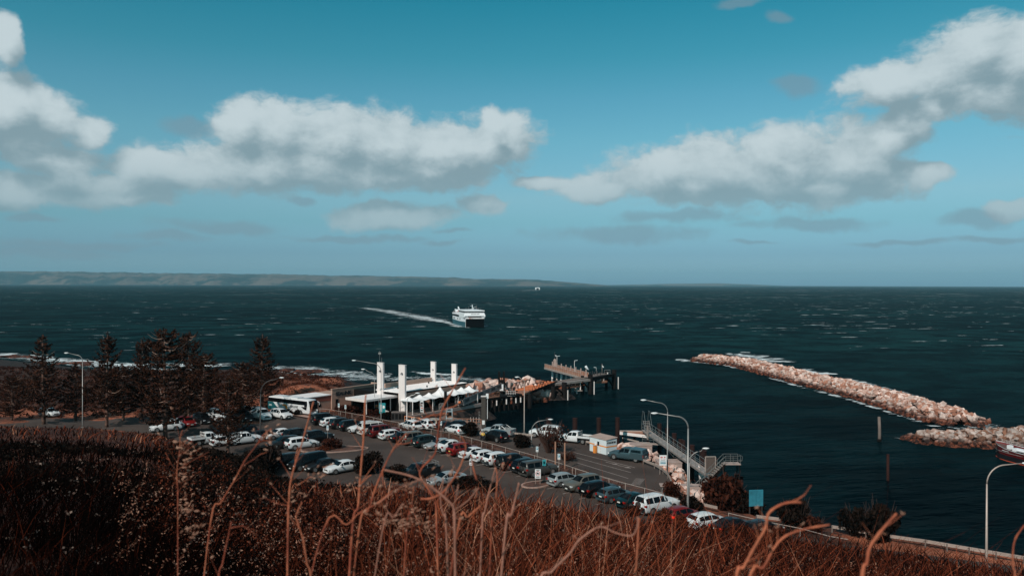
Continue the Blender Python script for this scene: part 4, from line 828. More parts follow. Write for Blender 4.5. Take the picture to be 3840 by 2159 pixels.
# hall
hw_ = tm.add('wall', tb(MB(), 5.6, 24.6, .06, 13.2, -.4, 3.4), 'dark_inside', label='dark shaded front of the hall'); fa = tm.add('fascia', tb(MB(), 5.5, 24.7, 13.2, 13.5, 2.55, 3.75), 'tan_wall')  # hall front: shade below the canopy painted in as near-black
tm.add('fascia', tb(MB(), 24.65, 24.95, 0, 13.5, -.4, 3.75), 'tan_wall')
rf = tm.add('roof', tb(MB(), 5.4, 25.0, 6.9, 13.9, 3.76, 3.98), 'white_roof')
tm.add('roof', tb(MB(), 13.35, 24.0, .3, 6.88, 3.5, 3.8), 'white_roof'); tm.add('gutter', tb(MB(), 5.4, 25.0, 13.9, 14.02, 3.66, 3.92), 'dark_steel', parent=rf)
for i in range(30): tm.add('roof_seam', tb(MB(), 5.7+i*.66, 5.73+i*.66, 6.95, 13.85, 3.98, 4.02), 'white_roof', parent=rf)
tm.add('parapet', tb(MB(), 8.0, 21.5, 6.5, 6.88, 3.5, 4.85), 'tan_wall'); tm.add('parapet', tb(MB(), 21.6, 24.6, 6.5, 6.88, 3.5, 4.2), 'white_roof')
for i in range(14):
    wi = tm.add('window', tb(MB(), 6.2+i*1.32, 7.3+i*1.32, 13.22, 13.30, .15, 2.4), 'dark_glass'); tm.add('mullion', tb(MB(), 7.36+i*1.32, 7.44+i*1.32, 13.22, 13.36, 0, 2.5), 'dark_steel', parent=wi)
for s_, t_ in ((8.5, 10.), (14.2, 12.5), (18.8, 8.5)): tm.add('roof_vent', MB().tube([T(s_, t_, 3.95), T(s_, t_, 4.35)], .14, 8), 'dark_steel')
# entrance canopy roof
cn = tm.add('canopy_roof', tb(MB(), -2.2, 6.9, 7.0, 12.8, 3.0, 3.22), 'white_roof'); tm.add('canopy_fascia', tb(MB(), -2.35, -2.2, 6.9, 12.9, 2.75, 3.26), 'white_steel', parent=cn); tm.add('canopy_fascia', tb(MB(), -2.35, 6.9, 12.8, 12.92, 2.86, 3.24), 'white_steel', parent=cn)
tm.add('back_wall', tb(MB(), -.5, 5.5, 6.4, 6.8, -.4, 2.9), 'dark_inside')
for s_ in (-1.9, 1.2, 4.2): tm.add('column', MB().tube([T(s_, 12.4, -.4), T(s_, 12.4, 3.0)], .1, 8), 'white_steel')
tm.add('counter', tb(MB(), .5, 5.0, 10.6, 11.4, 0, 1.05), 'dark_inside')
# four slab towers with a round hole
def tower(s_, t_, z0, z1, wd, foot=False):
    """slab across the axis with a round opening near the top"""
    th = .42; hc = z1-1.75; hr = wd*.21; n = 16; mb = MB(); ring = []; sq = []
    for i in range(n):
        a = 2*pi*i/n+pi/4; ring.append((math.cos(a)*hr, math.sin(a)*hr))
        k_ = 1/max(abs(math.cos(a)), abs(math.sin(a))); sq.append((math.cos(a)*k_*wd/2, math.sin(a)*k_*wd/2))
    def pt(u, v, d): return T(s_+d, t_+u, hc+v)
    for d in (-th/2, th/2):
        vs = [pt(u, v, d) for u, v in ring]+[pt(u, v, d) for u, v in sq]; fs_ = [(i, (i+1) % n, n+(i+1) % n, n+i) for i in range(n)]
        mb.add(vs, fs_ if d > 0 else [f[::-1] for f in fs_])
    vs = [pt(u, v, -th/2) for u, v in ring]+[pt(u, v, th/2) for u, v in ring]; mb.add(vs, [(i, (i+1) % n, n+(i+1) % n, n+i) for i in range(n)])
    for s1_ in (-1, 1): mb.add([pt(s1_*wd/2, -wd/2, -th/2), pt(s1_*wd/2, -wd/2, th/2), pt(s1_*wd/2, wd/2, th/2), pt(s1_*wd/2, wd/2, -th/2)], [(0, 1, 2, 3)])
    top0 = hc+wd/2; tb(mb, s_-th/2, s_+th/2, t_-wd/2, t_+wd/2, top0, z1)
    b1 = hc-wd/2
    if foot:
        zc = 2.2; tb(mb, s_-th/2, s_+th/2, t_-wd/2, t_+wd/2, zc, b1); wb = wd*.62
        mb.add([T(s_+d, t_+u, z) for z, w2 in ((z0, wb), (zc, wd)) for d, u in ((-th/2, -w2/2+(.25 if z == z0 else 0)), (th/2, -w2/2+(.25 if z == z0 else 0)), (th/2, wd/2), (-th/2, wd/2))], [(0, 1, 5, 4), (1, 2, 6, 5), (2, 3, 7, 6), (3, 0, 4, 7)])
    else: tb(mb, s_-th/2, s_+th/2, t_-wd/2, t_+wd/2, z0, b1)
    i_ = tm.add('tower', mb, 'white_wall'); tm.add('tower_cap', tb(MB(), s_-th/2-.05, s_+th/2+.05, t_-wd/2-.05, t_+wd/2+.05, z1, z1+.07), 'white_wall', parent=i_); return i_
i1 = tower(5.4, 8.3, 3.2, 9.35, 1.62); i2 = tower(5.2, 14.7, -.3, 9.3, 1.7, True); tower(22.2, 6.6, 3.5, 8.15, 1.28); tower(23.0, 12.0, 3.9, 7.95, 1.28)
tm.add('antenna', MB().tube([T(5.4, 8.0, 9.4), T(5.4, 8.0, 11.7)], .03, 5).box(T(5.4, 8.0, 11.2), (.5, .08, .4)), 'galv', parent=i1); tm.add('antenna', MB().tube([T(5.4, 8.6, 9.4), T(5.4, 8.6, 10.4)], .03, 5), 'galv', parent=i1)
tm.add('flag_pole', MB().tube([T(9.5, 9.5, 3.9), T(9.5, 9.5, 8.1)], .025, 5), 'galv')
tm.spawn('long tan ferry terminal with a white roof and four white slab towers', 'terminal building', tuple(O_), rz=RZ, world=True)
# sail canopy: peaked membrane on posts
sc_ = Kit('sail_canopy'); peaks = [(5.6, .75), (8.6, .8), (11.2, .9), (14.4, 1.75), (18.4, 1.0), (20.8, 1.05), (23.2, 1.1)]
NS_, NT_ = 120, 14; vs = []
for i in range(NS_+1):
    for j in range(NT_+1):
        s_ = 3.9+(25.2-3.9)*i/NS_; v = j/NT_; t_ = 14.2+4.0*v; edge = .16*math.sin((s_-3.9)*pi/2.7)**2
        z = 2.72-.25*(4*(v-.5)**2)*edge*4; h = 0
        for ps, ph in peaks: d = math.hypot((s_-ps)/1.25, (v-.45)*2.1); h = max(h, ph*math.exp(-d*1.9))
        endk = min(1., (s_-3.9)/1.2, (25.2-s_)/1.6); vs.append(T(s_, 14.2+4.0*(.5+(v-.5)*(.35+.65*max(0, endk))), z+h*1.12-.12))
fs = [(i*(NT_+1)+j, (i+1)*(NT_+1)+j, (i+1)*(NT_+1)+j+1, i*(NT_+1)+j+1) for i in range(NS_) for j in range(NT_)]
sc_.add('membrane', MB().add(vs, fs), 'membrane', True)
for s_ in (4.7, 7.6, 10.2, 14.4, 17.6, 20.6, 23.6):
    sc_.add('post', MB().tube([T(s_, 18.0, -.2), T(s_, 18.0, 2.55)], .1, 8), 'white_steel'); sc_.add('post', MB().tube([T(s_, 14.4, -.2), T(s_, 14.4, 2.55)], .08, 8), 'white_steel')
sc_.add('mast', MB().beam(T(13.4, 18.4, -.4), T(13.4, 18.4, 3.6), .55, .55, up=(1, 0, 0)), 'dark_steel'); sc_.add('mast', MB().beam(T(13.9, 18.9, 1.6), T(13.9, 18.9, 3.1), .3, .3, up=(1, 0, 0)), 'dark_steel')
sc_.spawn('white peaked fabric canopy on posts in front of the terminal hall', 'sail canopy', tuple(T(4, 16)), rz=RZ, world=True)
# forecourt deck edge, ramp and railings
dk = Kit('boarding_deck'); dk.add('slab', tb(MB(), 1.5, 24.2, 14.0, 19.0, -.5, .12), 'concrete_dark'); dk.add('edge_beam', tb(MB(), 1.2, 24.4, 19.0, 19.25, -.35, .25), 'concrete'); dk.add('retaining_wall', tb(MB(), 1.2, 24.4, 18.6, 18.98, -6, -.5), 'concrete_dark')
dk.add('handrail', MB().rail(T(1.5, 18.8, .12), T(12, 18.8, .12), 1., 1.6, .03), 'galv_dark')
for s_ in (11.8, 16.5): dk.add('luggage_rack', MB().rail(T(s_, 18.2, .3), T(s_+2.2, 18.2, .3), 1.1, .5, .03).beam(T(s_, 18.2, .3), T(s_+1.1, 18.2, 1.4), .04, .04).beam(T(s_+1.1, 18.2, 1.4), T(s_+2.2, 18.2, .3), .04, .04), 'white_steel')
dk.spawn('raised boarding deck under the sail canopy with a dark edge wall', 'deck', tuple(T(1.5, 14)), rz=RZ, world=True)
pe = Kit('dark_plant_box'); p = P('C', 1260, 1172); pe.add('cabinet', MB().box((0, 0, .75), (2.6, 1.2, 1.5)), 'galv_dark'); pe.add('lid', MB().box((0, 0, 1.54), (2.7, 1.3, .08)), 'concrete_dark')
for i in range(4): pe.add('louvre', MB().box((-1.0+i*.65, -.62, .8), (.5, .04, 1.0)), 'dark_steel')
pe.spawn('dark slatted container box at the start of the orange handrail', 'container', (p.x, p.y, 0))
fw = Kit('white_screen_fence'); a0, a1 = P('C', 880, 1020), P('C', 1100, 1110)
for i in range(6): q0 = a0.lerp(a1, i/6); q2 = a0.lerp(a1, (i+.94)/6); fw.add('panel', MB().beam(q0+Vector((0, 0, .5)), q2+Vector((0, 0, .5)), .05, .9), 'white_wall' if i > 2 else 'tan_wall')
fw.spawn('low white and tan panel fence sloping beside the teal banner', 'fence', tuple(a0), world=True)
orl = Kit('orange_handrail'); pts = [P('C', 1352, 1105, 1.0), P('C', 1700, 1150, 1.0), P('C', 1920, 1210, 1.0), P('C', 1960, 1245, .8), P('C', 2160, 1272, .8)]
orl.add('top_rail', MB().tube(pts, .05, 6), 'rail_orange'); orl.add('lower_rail', MB().tube([p-Vector((0, 0, .55)) for p in pts[:4]], .04, 6), 'rail_orange')
for i in range(4):
    for f_ in ((0, .34, .67) if i < 2 else (0,)): p = pts[i].lerp(pts[i+1], f_); orl.add('post', MB().tube([p, p-Vector((0, 0, 1.0))], .045, 6), 'rail_orange')
orl.spawn('orange handrail running down the ramp below the sail canopy', 'handrail', tuple(pts[0]-Vector((0, 0, 1))), world=True)
for x, lb in ((1476, 'small white notice on the left half of the orange handrail'), (1700, 'small white notice on the right half of the orange handrail')):
    p = P('C', x, 1160 if x < 1500 else 1195, .5); sn = Kit('notice'); b_ = sn.add('board', MB().box((0, 0, 0), (.42, .03, .62)), 'sign_white'); sn.add('print', MB().box((0, -.02, .1), (.3, .01, .08)), 'letter_dark', parent=b_); sn.add('print', MB().box((0, -.02, -.08), (.3, .01, .05)), 'letter_dark', parent=b_); sn.spawn(lb, 'notice', tuple(p+Vector((0, -.1, .1))))
wr = Kit('timber_fence'); q0, q2 = P('D', 0, 1045), P('D', 375, 1060)
wr.add('rail', MB().tube([q0+Vector((0, 0, 1)), q2+Vector((0, 0, 1))], .05, 5), 'wood_rail'); wr.add('rail', MB().tube([q0+Vector((0, 0, .5)), q2+Vector((0, 0, .5))], .05, 5), 'wood_rail')
for i in range(7): p = q0.lerp(q2, i/6); wr.add('post', MB().box(p+Vector((0, 0, .5)), (.12, .12, 1.1)), 'wood_rail')
for i in range(4): p = q0.lerp(q2, .62+i*.1)+Vector((0, .8, 0)); wr.add('white_picket', MB().box(p+Vector((0, 0, .6)), (.05, .05, 1.2)), 'white_steel')
wr.spawn('brown rail fence at the dock edge left of the tall dark dolphin', 'fence', tuple(q0), world=True)
sheet('dock_apron', [P('C', 1900, 1130), P('C', 2000, 1095), P('D', 380, 1045), P('D', 385, 1120), P('D', 0, 1112), P('C', 2400, 1255)], 'concrete_dark', .02, thick=4., kind='structure')
# ============================================================ JETTY
def px(z, x, y, h): return P(z, x, y, h)
jt = Kit('jetty'); A_ = Vector((12.8, 193.6, 0)); B_ = Vector((20.1, 203.6, 0)); Cc = Vector((27.5, 214, 0)); up = Vector((0, 0, 1))
def hpile(k_, p, top, r=.42, m='dark_steel'): return k_.add('pile', MB().tube([(p[0], p[1], -8), (p[0], p[1], top)], r, 10), m, True)
for p, t in ((A_, 1.2), (B_, 2.0), (Cc, 2.1)): hpile(jt, p, t, .62); hpile(jt, p+Vector((-1.8, 2.4, 0)), t-.6, .42)
jt.add('fender', MB().tube([B_+Vector((.9, -.9, -3.2)), B_+Vector((.9, -.9, .3))], .14, 6), 'white_steel'); jt.add('fender', MB().tube([Cc+Vector((1.1, -.4, -3.0)), Cc+Vector((1.1, -.4, .2))], .14, 6), 'white_steel'); jt.add('fender', MB().tube([A_+Vector((.8, -.8, -3.2)), A_+Vector((.8, -.8, -.6))], .14, 6), 'white_steel')
jt.add('cross_beam', MB().beam(B_+up*.75, Cc+up*.75, .9, .75), 'dark_steel'); jt.add('cross_beam', MB().beam(Vector((10.3, 194.4, .55)), B_+up*.62, .8, .55), 'galv_warm')
jt.add('cross_beam', MB().beam(Vector((7.5, 192., .1)), Vector((10.5, 194.6, .6)), .8, .7), 'dark_steel')
jt.add('deck', MB().beam(Cc+Vector((-2.5, 1.5, .8)), B_+Vector((-2.5, 1.5, .8)), 2.6, .3), 'concrete_dark'); jt.add('deck', MB().beam(B_+Vector((-2.5, 1.5, .7)), Vector((8.5, 196, .5)), 2.6, .3), 'concrete_dark')
for p in (A_, B_): jt.add('brace', MB().beam(p+Vector((0, 0, -1.8)), p+Vector((-2.4, -2.6, .5)), .35, .35), 'dark_steel'); jt.add('brace', MB().beam(p+Vector((.2, .2, -2.2)), p+Vector((1.8, 2.2, .6)), .3, .3), 'dark_steel')
jt.add('brace', MB().beam(Cc+Vector((0, 0, -2.6)), Cc+Vector((-2.4, -3.2, .5)), .35, .35), 'dark_steel')
# outer walkway; orange light on the fence mesh put into red-brown panels
w0, w1 = Vector((19.0, 207.2, .8)), Vector((10.6, 230.5, .8)); wd_ = (w1-w0).normalized(); ws_ = Vector((-wd_.y, wd_.x, 0))
jt.add('walkway', MB().beam(w0, w1, 2.4, .35), 'concrete')
jt.add('walkway_edge', MB().beam(w0+ws_*1.25+up*.0, w1+ws_*1.25, .2, .5), 'galv_warm')
N_ = 20
for s_ in (-1.15, 1.15):
    jt.add('handrail', MB().tube([w0+ws_*s_+up*1.25, w1+ws_*s_+up*1.25], .06, 5), 'galv_warm')
    for i in range(N_): p0_, p1_ = w0.lerp(w1, i/N_)+ws_*s_, w0.lerp(w1, (i+.93)/N_)+ws_*s_; jt.add('fence_panel', MB().beam(p0_+up*.68, p1_+up*.68, .03, .95), 'wood_rail')
    for i in range(N_+1): p = w0.lerp(w1, i/N_)+ws_*s_; jt.add('fence_post', MB().tube([p, p+up*1.25], .05, 5), 'galv_warm')
for i in range(8):
    p = w0.lerp(w1, (i+.4)/7.6); jt.add('pile', MB().tube([(p.x+.9, p.y, -8), (p.x+.9, p.y, .5)], .26, 8), 'white_steel' if i % 2 else 'galv_warm', True); jt.add('bollard', MB().tube([p-ws_*1.0+up*.1, p-ws_*1.0+up*1.9], .17, 7), 'concrete')
# lower service walkway
l0, l1 = P('M', 95, 1160, -1.0), P('M', 1400, 965, -1.0); jt.add('lower_walkway', MB().beam(l0, l1, 1.3, .22), 'wood_rail'); jt.add('handrail', MB().rail(l0+Vector((0, .6, 0)), l1+Vector((0, .6, 0)), 1.05, 1.5, .035), 'galv_dark')
for i in range(22): p0_ = l0.lerp(l1, i/22)+Vector((0, .62, 0)); p1_ = l0.lerp(l1, (i+.9)/22)+Vector((0, .62, 0)); jt.add('fence_panel', MB().beam(p0_+up*.55, p1_+up*.55, .03, .85), 'wood_rail')
for i in range(7): p = l0.lerp(l1, (i+.5)/7); hpile(jt, p+Vector((0, .3, 0)), -1.05, .16, 'white_steel' if i in (0, 1, 3, 4, 6) else 'dark_steel')
# landing steps
for i, (x, y) in enumerate(((1290, 975), (1300, 1015), (1350, 1100))): p = P('M', x, y, -1.2-.3*i); jt.add('landing', MB().box(p, (2.0, .9, .18)), 'galv_warm')
p = P('M', 1355, 950, -1.0); jt.add('white_frame', MB().box(p+Vector((-.28, -.3, .4)), (.14, .12, 1.2)).box(p+Vector((.1, -.3, .95)), (.8, .12, .2)).box(p+Vector((.3, -.3, .1)), (.12, .12, 1.6)), 'white_steel')
jt.add('ladder_loop', MB().tube([P('M', 1400, 800, .6), P('M', 1450, 900, -.2), P('M', 1510, 900, -.3), P('M', 1500, 960, -.8)], .07, 6), 'rusty_orange')
# right arm fixtures
for i, x in enumerate((1680, 1730, 1780, 1860, 1940)): p = P('M', x, 690, .9); jt.add('bollard', MB().tube([p, p+up*(.9+.25*(i % 2))], .1, 7), 'galv_dark')
fr_ = MB(); q0 = PY('M', 2050, 650, 215); q2 = PY('M', 2205, 650, 215)
fr_.tube([q0, q0+up*1.0, q2+up*1.05, q2], .04, 5).tube([q0+up*.45, q2+up*.5], .03, 5); jt.add('railing', fr_, 'galv')
jt.add('bollard', MB().tube([PY('M', 2137, 655, 214), PY('M', 2137, 615, 214)], .16, 8), 'white_steel')
for x in (1950, 1990, 2025): p = PY('M', x, 760, 213); jt.add('fender_pile', MB().tube([p, p-up*(1.2 if x != 2025 else .9)], .2, 8), 'white_steel' if x != 1990 else 'rusty_orange')
jt.add('lower_deck', MB().beam(P('M', 1690, 880, -1.0), P('M', 2060, 850, -1.0), 2.2, .5), 'wood_rail'); jt.add('lower_deck', MB().beam(P('M', 1820, 990, -2.3), P('M', 2060, 985, -2.3), .6, .15), 'galv_dark')
hu = w1+Vector((1.8, -3.0, 0)); hb_ = PY('M', 718, 470, 228); jt.add('light_box', MB().box(hb_+up*.95, (.75, .75, 2.1)).add([hb_+Vector(v) for v in ((-.42, -.42, 2.0), (.42, -.42, 2.0), (.42, .42, 2.0), (-.42, .42, 2.0), (0, 0, 2.5))], [(0, 1, 4), (1, 2, 4), (2, 3, 4), (3, 0, 4)]), 'concrete')
jt.spawn('dark steel and concrete jetty head with a fenced outer walkway', 'jetty', tuple(A_), world=True)
def mast(z, x, y0, y1, Y, label, cat, kind, m='galv'):
    k_ = Kit({'lamp': 'jetty_lamp', 'flag': 'flagpole', 'sock': 'windsock', 'mast': 'signal_mast'}[kind]); b = PY(z, x, y0, Y); t = PY(z, x, y1, Y); h = t.z-b.z
    k_.add('pole', MB().tube([(0, 0, 0), (0, 0, h)], [.075, .045], 7), m, True)
    return k_, b, h
k_, b, h = mast('M', 775, 630, 182, 228, '', '', 'lamp', 'white_steel'); k_.add('lamp_head', MB().beam((0, 0, h), (.85, 0, h+.12), .16, .09), 'sign_white'); k_.spawn('pale lamp at the far end of the outer walkway', 'jetty lamp', tuple(b))
k_, b, h = mast('M', 1245, 720, 300, 213, '', '', 'lamp', 'white_steel'); k_.add('lamp_head', MB().beam((0, 0, h), (.85, 0, h+.15), .16, .09), 'sign_white'); k_.spawn('pale lamp half way along the fenced walkway', 'jetty lamp', tuple(b))
k_, b, h = mast('M', 1832, 670, 485, 212, '', '', 'lamp'); k_.add('lamp_head', MB().beam((0, 0, h), (-.7, 0, h+.1), .16, .1), 'sign_white'); k_.spawn('lamp with its head to the left on the right arm of the jetty', 'jetty lamp', tuple(b))
k_, b, h = mast('M', 1987, 655, 380, 213, '', '', 'flag', 'galv_warm'); k_.add('flag', MB().add([(.03, 0, h-.35), (.5, .05, h-.9), (.42, .03, h-1.05), (.1, 0, h-.9), (.03, .02, h-.35), (.5, .07, h-.9), (.42, .05, h-1.05), (.1, .02, h-.9)], [(0, 1, 2, 3), (4, 7, 6, 5)]), 'sign_white'); k_.spawn('flagpole with a drooping pale flag on the right arm of the jetty', 'flagpole', tuple(b))
k_, b, h = mast('M', 1550, 640, 480, 209, '', '', 'sock', 'galv_dark'); k_.add('sock', MB().tube([(-.08, 0, h+.35), (.1, 0, h+.1), (.45, 0, h-.35), (.8, 0, h-.65)], [.30, .32, .24, .14], 10), 'sign_white', True); k_.spawn('white windsock on a thin pole over the jetty corner', 'windsock', tuple(b))
k_, b, h = mast('M', 718, 345, 60, 228, '', '', 'mast', 'galv_dark'); k_.add('pennant', MB().add([(0, 0, h-.9), (.55, .04, h-1.1), (.4, .04, h-1.45), (0, .02, h-.9), (.55, .06, h-1.1), (.4, .06, h-1.45)], [(0, 1, 2), (3, 5, 4)]), 'sign_white'); k_.spawn('thin signal mast above the small beacon box at the walkway end', 'mast', tuple(b))
# vehicle ramp (linkspan) with the bright orange side
ls = Kit('loading_ramp'); r0, r1 = P('M', 92, 1135, .1), P('M', 770, 868, .8); rd_ = (r1-r0).normalized(); rs_ = Vector((-rd_.y, rd_.x, 0))
ls.add('deck', MB().beam(r0+rs_*2.2, r1+rs_*2.2, 4.2, .2), 'rusty_orange'); ls.add('side_plate', MB().beam(r0+up*.0, r1+up*.0, .12, .45), 'dark_steel')
N_ = 8; tr = MB(); hh = 1.75
for s_ in (-.15, 4.4):
    o_ = rs_*s_; tr.beam(r0+o_+up*hh, r1+o_+up*(hh*.55), .13, .13); tr.beam(r0+o_-up*.2, r1+o_-up*.2, .13, .13)
    for i in range(N_): a, b, c = r0.lerp(r1, i/N_)+o_, r0.lerp(r1, (i+.5)/N_)+o_, r0.lerp(r1, (i+1)/N_)+o_; hz_ = hh*(1-.45*(i+.5)/N_); tr.beam(a, b+up*hz_, .09, .09); tr.beam(b+up*hz_, c, .09, .09)
ls.add('truss', tr, 'dark_steel'); ls.add('end_beam', MB().beam(r0-up*.4, r0+rs_*4.3-up*.4, .5, .9), 'dark_steel')
ls.spawn('steel loading ramp with a bright orange side and zigzag truss', 'loading ramp', tuple(r0), world=True)
# roadway trestle from the gantry to the ramp
tr_ = Kit('trestle'); t0_, t1_ = P('N', 850, 910, 0), P('N', 1890, 770, .1); t2_ = r0
tr_.add('deck', MB().beam(t0_, t1_, 2.6, .45), 'dark_steel'); tr_.add('deck', MB().beam(t1_, t2_+rs_*1.5, 2.6, .4), 'wood_rail'); tr_.add('handrail', MB().rail(t1_+up*.2, t2_+up*.2, 1.1, 1.2, .04), 'rusty_orange')
tr_.add('edge_beam', MB().beam(t0_+Vector((0, -1.4, .35)), t0_.lerp(t1_, .5)+Vector((0, -1.4, .35)), .25, .3), 'wood_rail')
tr_.add('handrail', MB().rail(t0_+Vector((0, -1.3, .2)), t0_.lerp(t1_, .5)+Vector((0, -1.3, .2)), 1.1, 1.0, .03), 'wood_rail')
for i in range(9):
    p = t0_.lerp(t1_, i/8); tr_.add('pile', MB().tube([(p.x, p.y-.9, -8), (p.x, p.y-.9, -.2)], .32, 8), 'dark_steel', True)
    if i in (0, 3, 5, 7, 8): tr_.add('fender_cap', MB().tube([(p.x+.5, p.y-1.5, -1.5), (p.x+.5, p.y-1.5, -.4)], .16, 7), 'white_steel')
for z, x, y in (('N', 1840, 690), ('N', 2190, 770), ('M', 60, 1110), ('M', 670, 1000)): p = P(z, x, y, .2); tr_.add('pile', MB().tube([(p.x, p.y, -8), (p.x, p.y, .3)], .5, 9), 'dark_steel', True)
tr_.add('white_truss', MB().rail(P('N', 1560, 815, 0), P('N', 1810, 815, 0), 1.1, .5, .04).beam(P('N', 1560, 815, 0), P('N', 1690, 815, 1.0), .06, .06).beam(P('N', 1810, 815, 0), P('N', 1690, 815, 1.0), .06, .06), 'white_steel')
tr_.spawn('dark piled trestle joining the lifting gantry to the loading ramp', 'trestle', tuple(t0_), world=True)
# lifting gantry
ga = Kit('lifting_gantry'); gp = [PY('N', x, 840, 187) for x in (1370, 1500)]
for p in gp:
    for dy in (0, 1.6): ga.add('column', MB().box((p.x, p.y+dy, 4.55/2-2.), (.42, .42, 4.55+4-.2)), 'dark_steel')
tp_ = 4.3; ga.add('cross_head', MB().beam((gp[0].x, 187, 2.2), (gp[1].x, 187, 2.2), .35, .35).beam((gp[0].x, 188.6, 2.2), (gp[1].x, 188.6, 2.2), .35, .35), 'dark_steel')
ga.add('winch', MB().box(((gp[0].x+gp[1].x)/2, 187.2, 1.9), (.6, .6, 1.1)).tube([((gp[0].x+gp[1].x)/2, 187.2, 1.9), ((gp[0].x+gp[1].x)/2, 187.2, 3.4)], .08, 6), 'dark_steel')
ga.add('sign_board', MB().box(((gp[0].x+gp[1].x)/2, 186.72, .85), (.88, .05, 1.45)), 'sign_white'); ga.add('brace', MB().beam((gp[1].x, 187, 2.4), (gp[1].x+1.3, 188, -.4), .16, .16), 'dark_steel')
ga.add('platform', MB().beam((gp[0].x-1.4, 186.6, .0), (gp[1].x+.3, 186.6, .0), 1.2, .15), 'galv_warm')
ga.spawn('black lifting gantry with a white notice over the trestle', 'gantry', (gp[0].x, 187, 0), world=True)
# enclosed passenger gangway with lettered panels
pg = Kit('passenger_gangway'); q0, q2 = P('N', 310, 1030, 1.0), P('N', 1345, 585, 1.0); qd = (q2-q0).normalized(); qs = Vector((-qd.y, qd.x, 0))
pg.add('deck', MB().beam(q0-up*.05, q2-up*.05, 1.6, .14), 'galv_dark'); pg.add('lower_beam', MB().beam(q0-qs*.85-up*.15, q2-qs*.85-up*.15, .12, .28), 'galv')
N_ = 6
for i in range(N_):
    a, b = q0.lerp(q2, (i+.02)/N_)-qs*.86, q0.lerp(q2, (i+.98)/N_)-qs*.86; j = pg.add('side_panel', MB().beam(a+up*.48, b+up*.48, .05, .92), 'gangway_panel')
    if i % 2 == 0 or i == 5: pg.add('lettering', text_mb('SEALINK', .62, (a+b)/2+up*.46-qs*.035, qd, (0, 0, 1), .01, .02), 'letter_dark', parent=j)
pg.add('top_rail', MB().beam(q0-qs*.86+up*1.02, q2-qs*.86+up*1.02, .09, .12), 'galv'); pg.add('handrail', MB().rail(q0+qs*.8, q2+qs*.8, 1.1, 1.8, .035), 'galv'); pg.add('end_wheel', MB().ell(q0+up*.3, (.3, .3, .3)), 'rusty_orange')
for f_ in (.48, .95): p = q0.lerp(q2, f_); pg.add('support', MB().tube([(p.x, p.y, -8), (p.x, p.y, .8)], .35, 9), 'dark_steel')
pg.spawn('covered passenger gangway with grey lettered side panels over the dock', 'gangway', tuple(q0), world=True)
dl = Kit('dolphin'); p = PY('N', 955, 830, 153.7); dl.add('shaft', MB().box((0, 0, (p.z-6)/2), (.85, .85, p.z+6)), mat('dolphin', (.05, .042, .036), .7)); dl.add('cap', MB().box((0, 0, p.z+.05), (1., 1., .12)), 'white_steel'); dl.add('marker', MB().box((0, -.44, -1.6), (.5, .04, .8)), 'sign_white'); dl.add('beacon', MB().box((.7, 0, p.z+.1), (.5, .4, .9)).tube([(.75, 0, -1), (.75, 0, p.z)], .06, 6), 'sign_white'); dl.add('ladder', MB().rail((-.7, 0, -3), (-.9, 0, -3), 3.4, .3, .03, (.2, .4, .6, .8)), 'galv'); dl.spawn('tall dark square dolphin standing in the dock below the passenger gangway', 'dolphin', (p.x, p.y, 0))
# ============================================================ VEHICLES
def paint(name, c, metal=0., rough=.32): return mat('paint_'+name, c, rough, metal, coat=.12, var=.04, vs=2., spec=.35)
PA = dict(white=(.62, .64, .65), pearl=(.52, .51, .49), silver=(.34, .37, .38), grey=(.075, .075, .07), khaki=(.15, .14, .12), black=(.003, .0032, .004), charcoal=(.010, .011, .012), teal=(.004, .030, .036), steelblue=(.05, .09, .105), red=(.15, .006, .006), darkred=(.085, .006, .006), greenblack=(.010, .020, .020), tan=(.30, .25, .20))
for k_, c in PA.items(): paint(k_, c, .35 if k_ in ('silver', 'grey', 'steelblue', 'teal', 'khaki') else 0.)
mat('tyre', (.012, .012, .012), .8); mat('rim', (.35, .36, .36), .35, .7); mat('glass', (.003, .004, .005), .12, spec=.3); mat('tail_light', (.30, .010, .006), .25, emit=None); mat('brake_light', (.7, .02, .01), .3, emit=(1, .03, .01, .5)); mat('head_light', (.75, .78, .8), .1, coat=1.); mat('plate', (.7, .7, .66), .5); mat('trim', (.012, .013, .014), .6); mat('plate_yellow', (.7, .45, .1), .5)
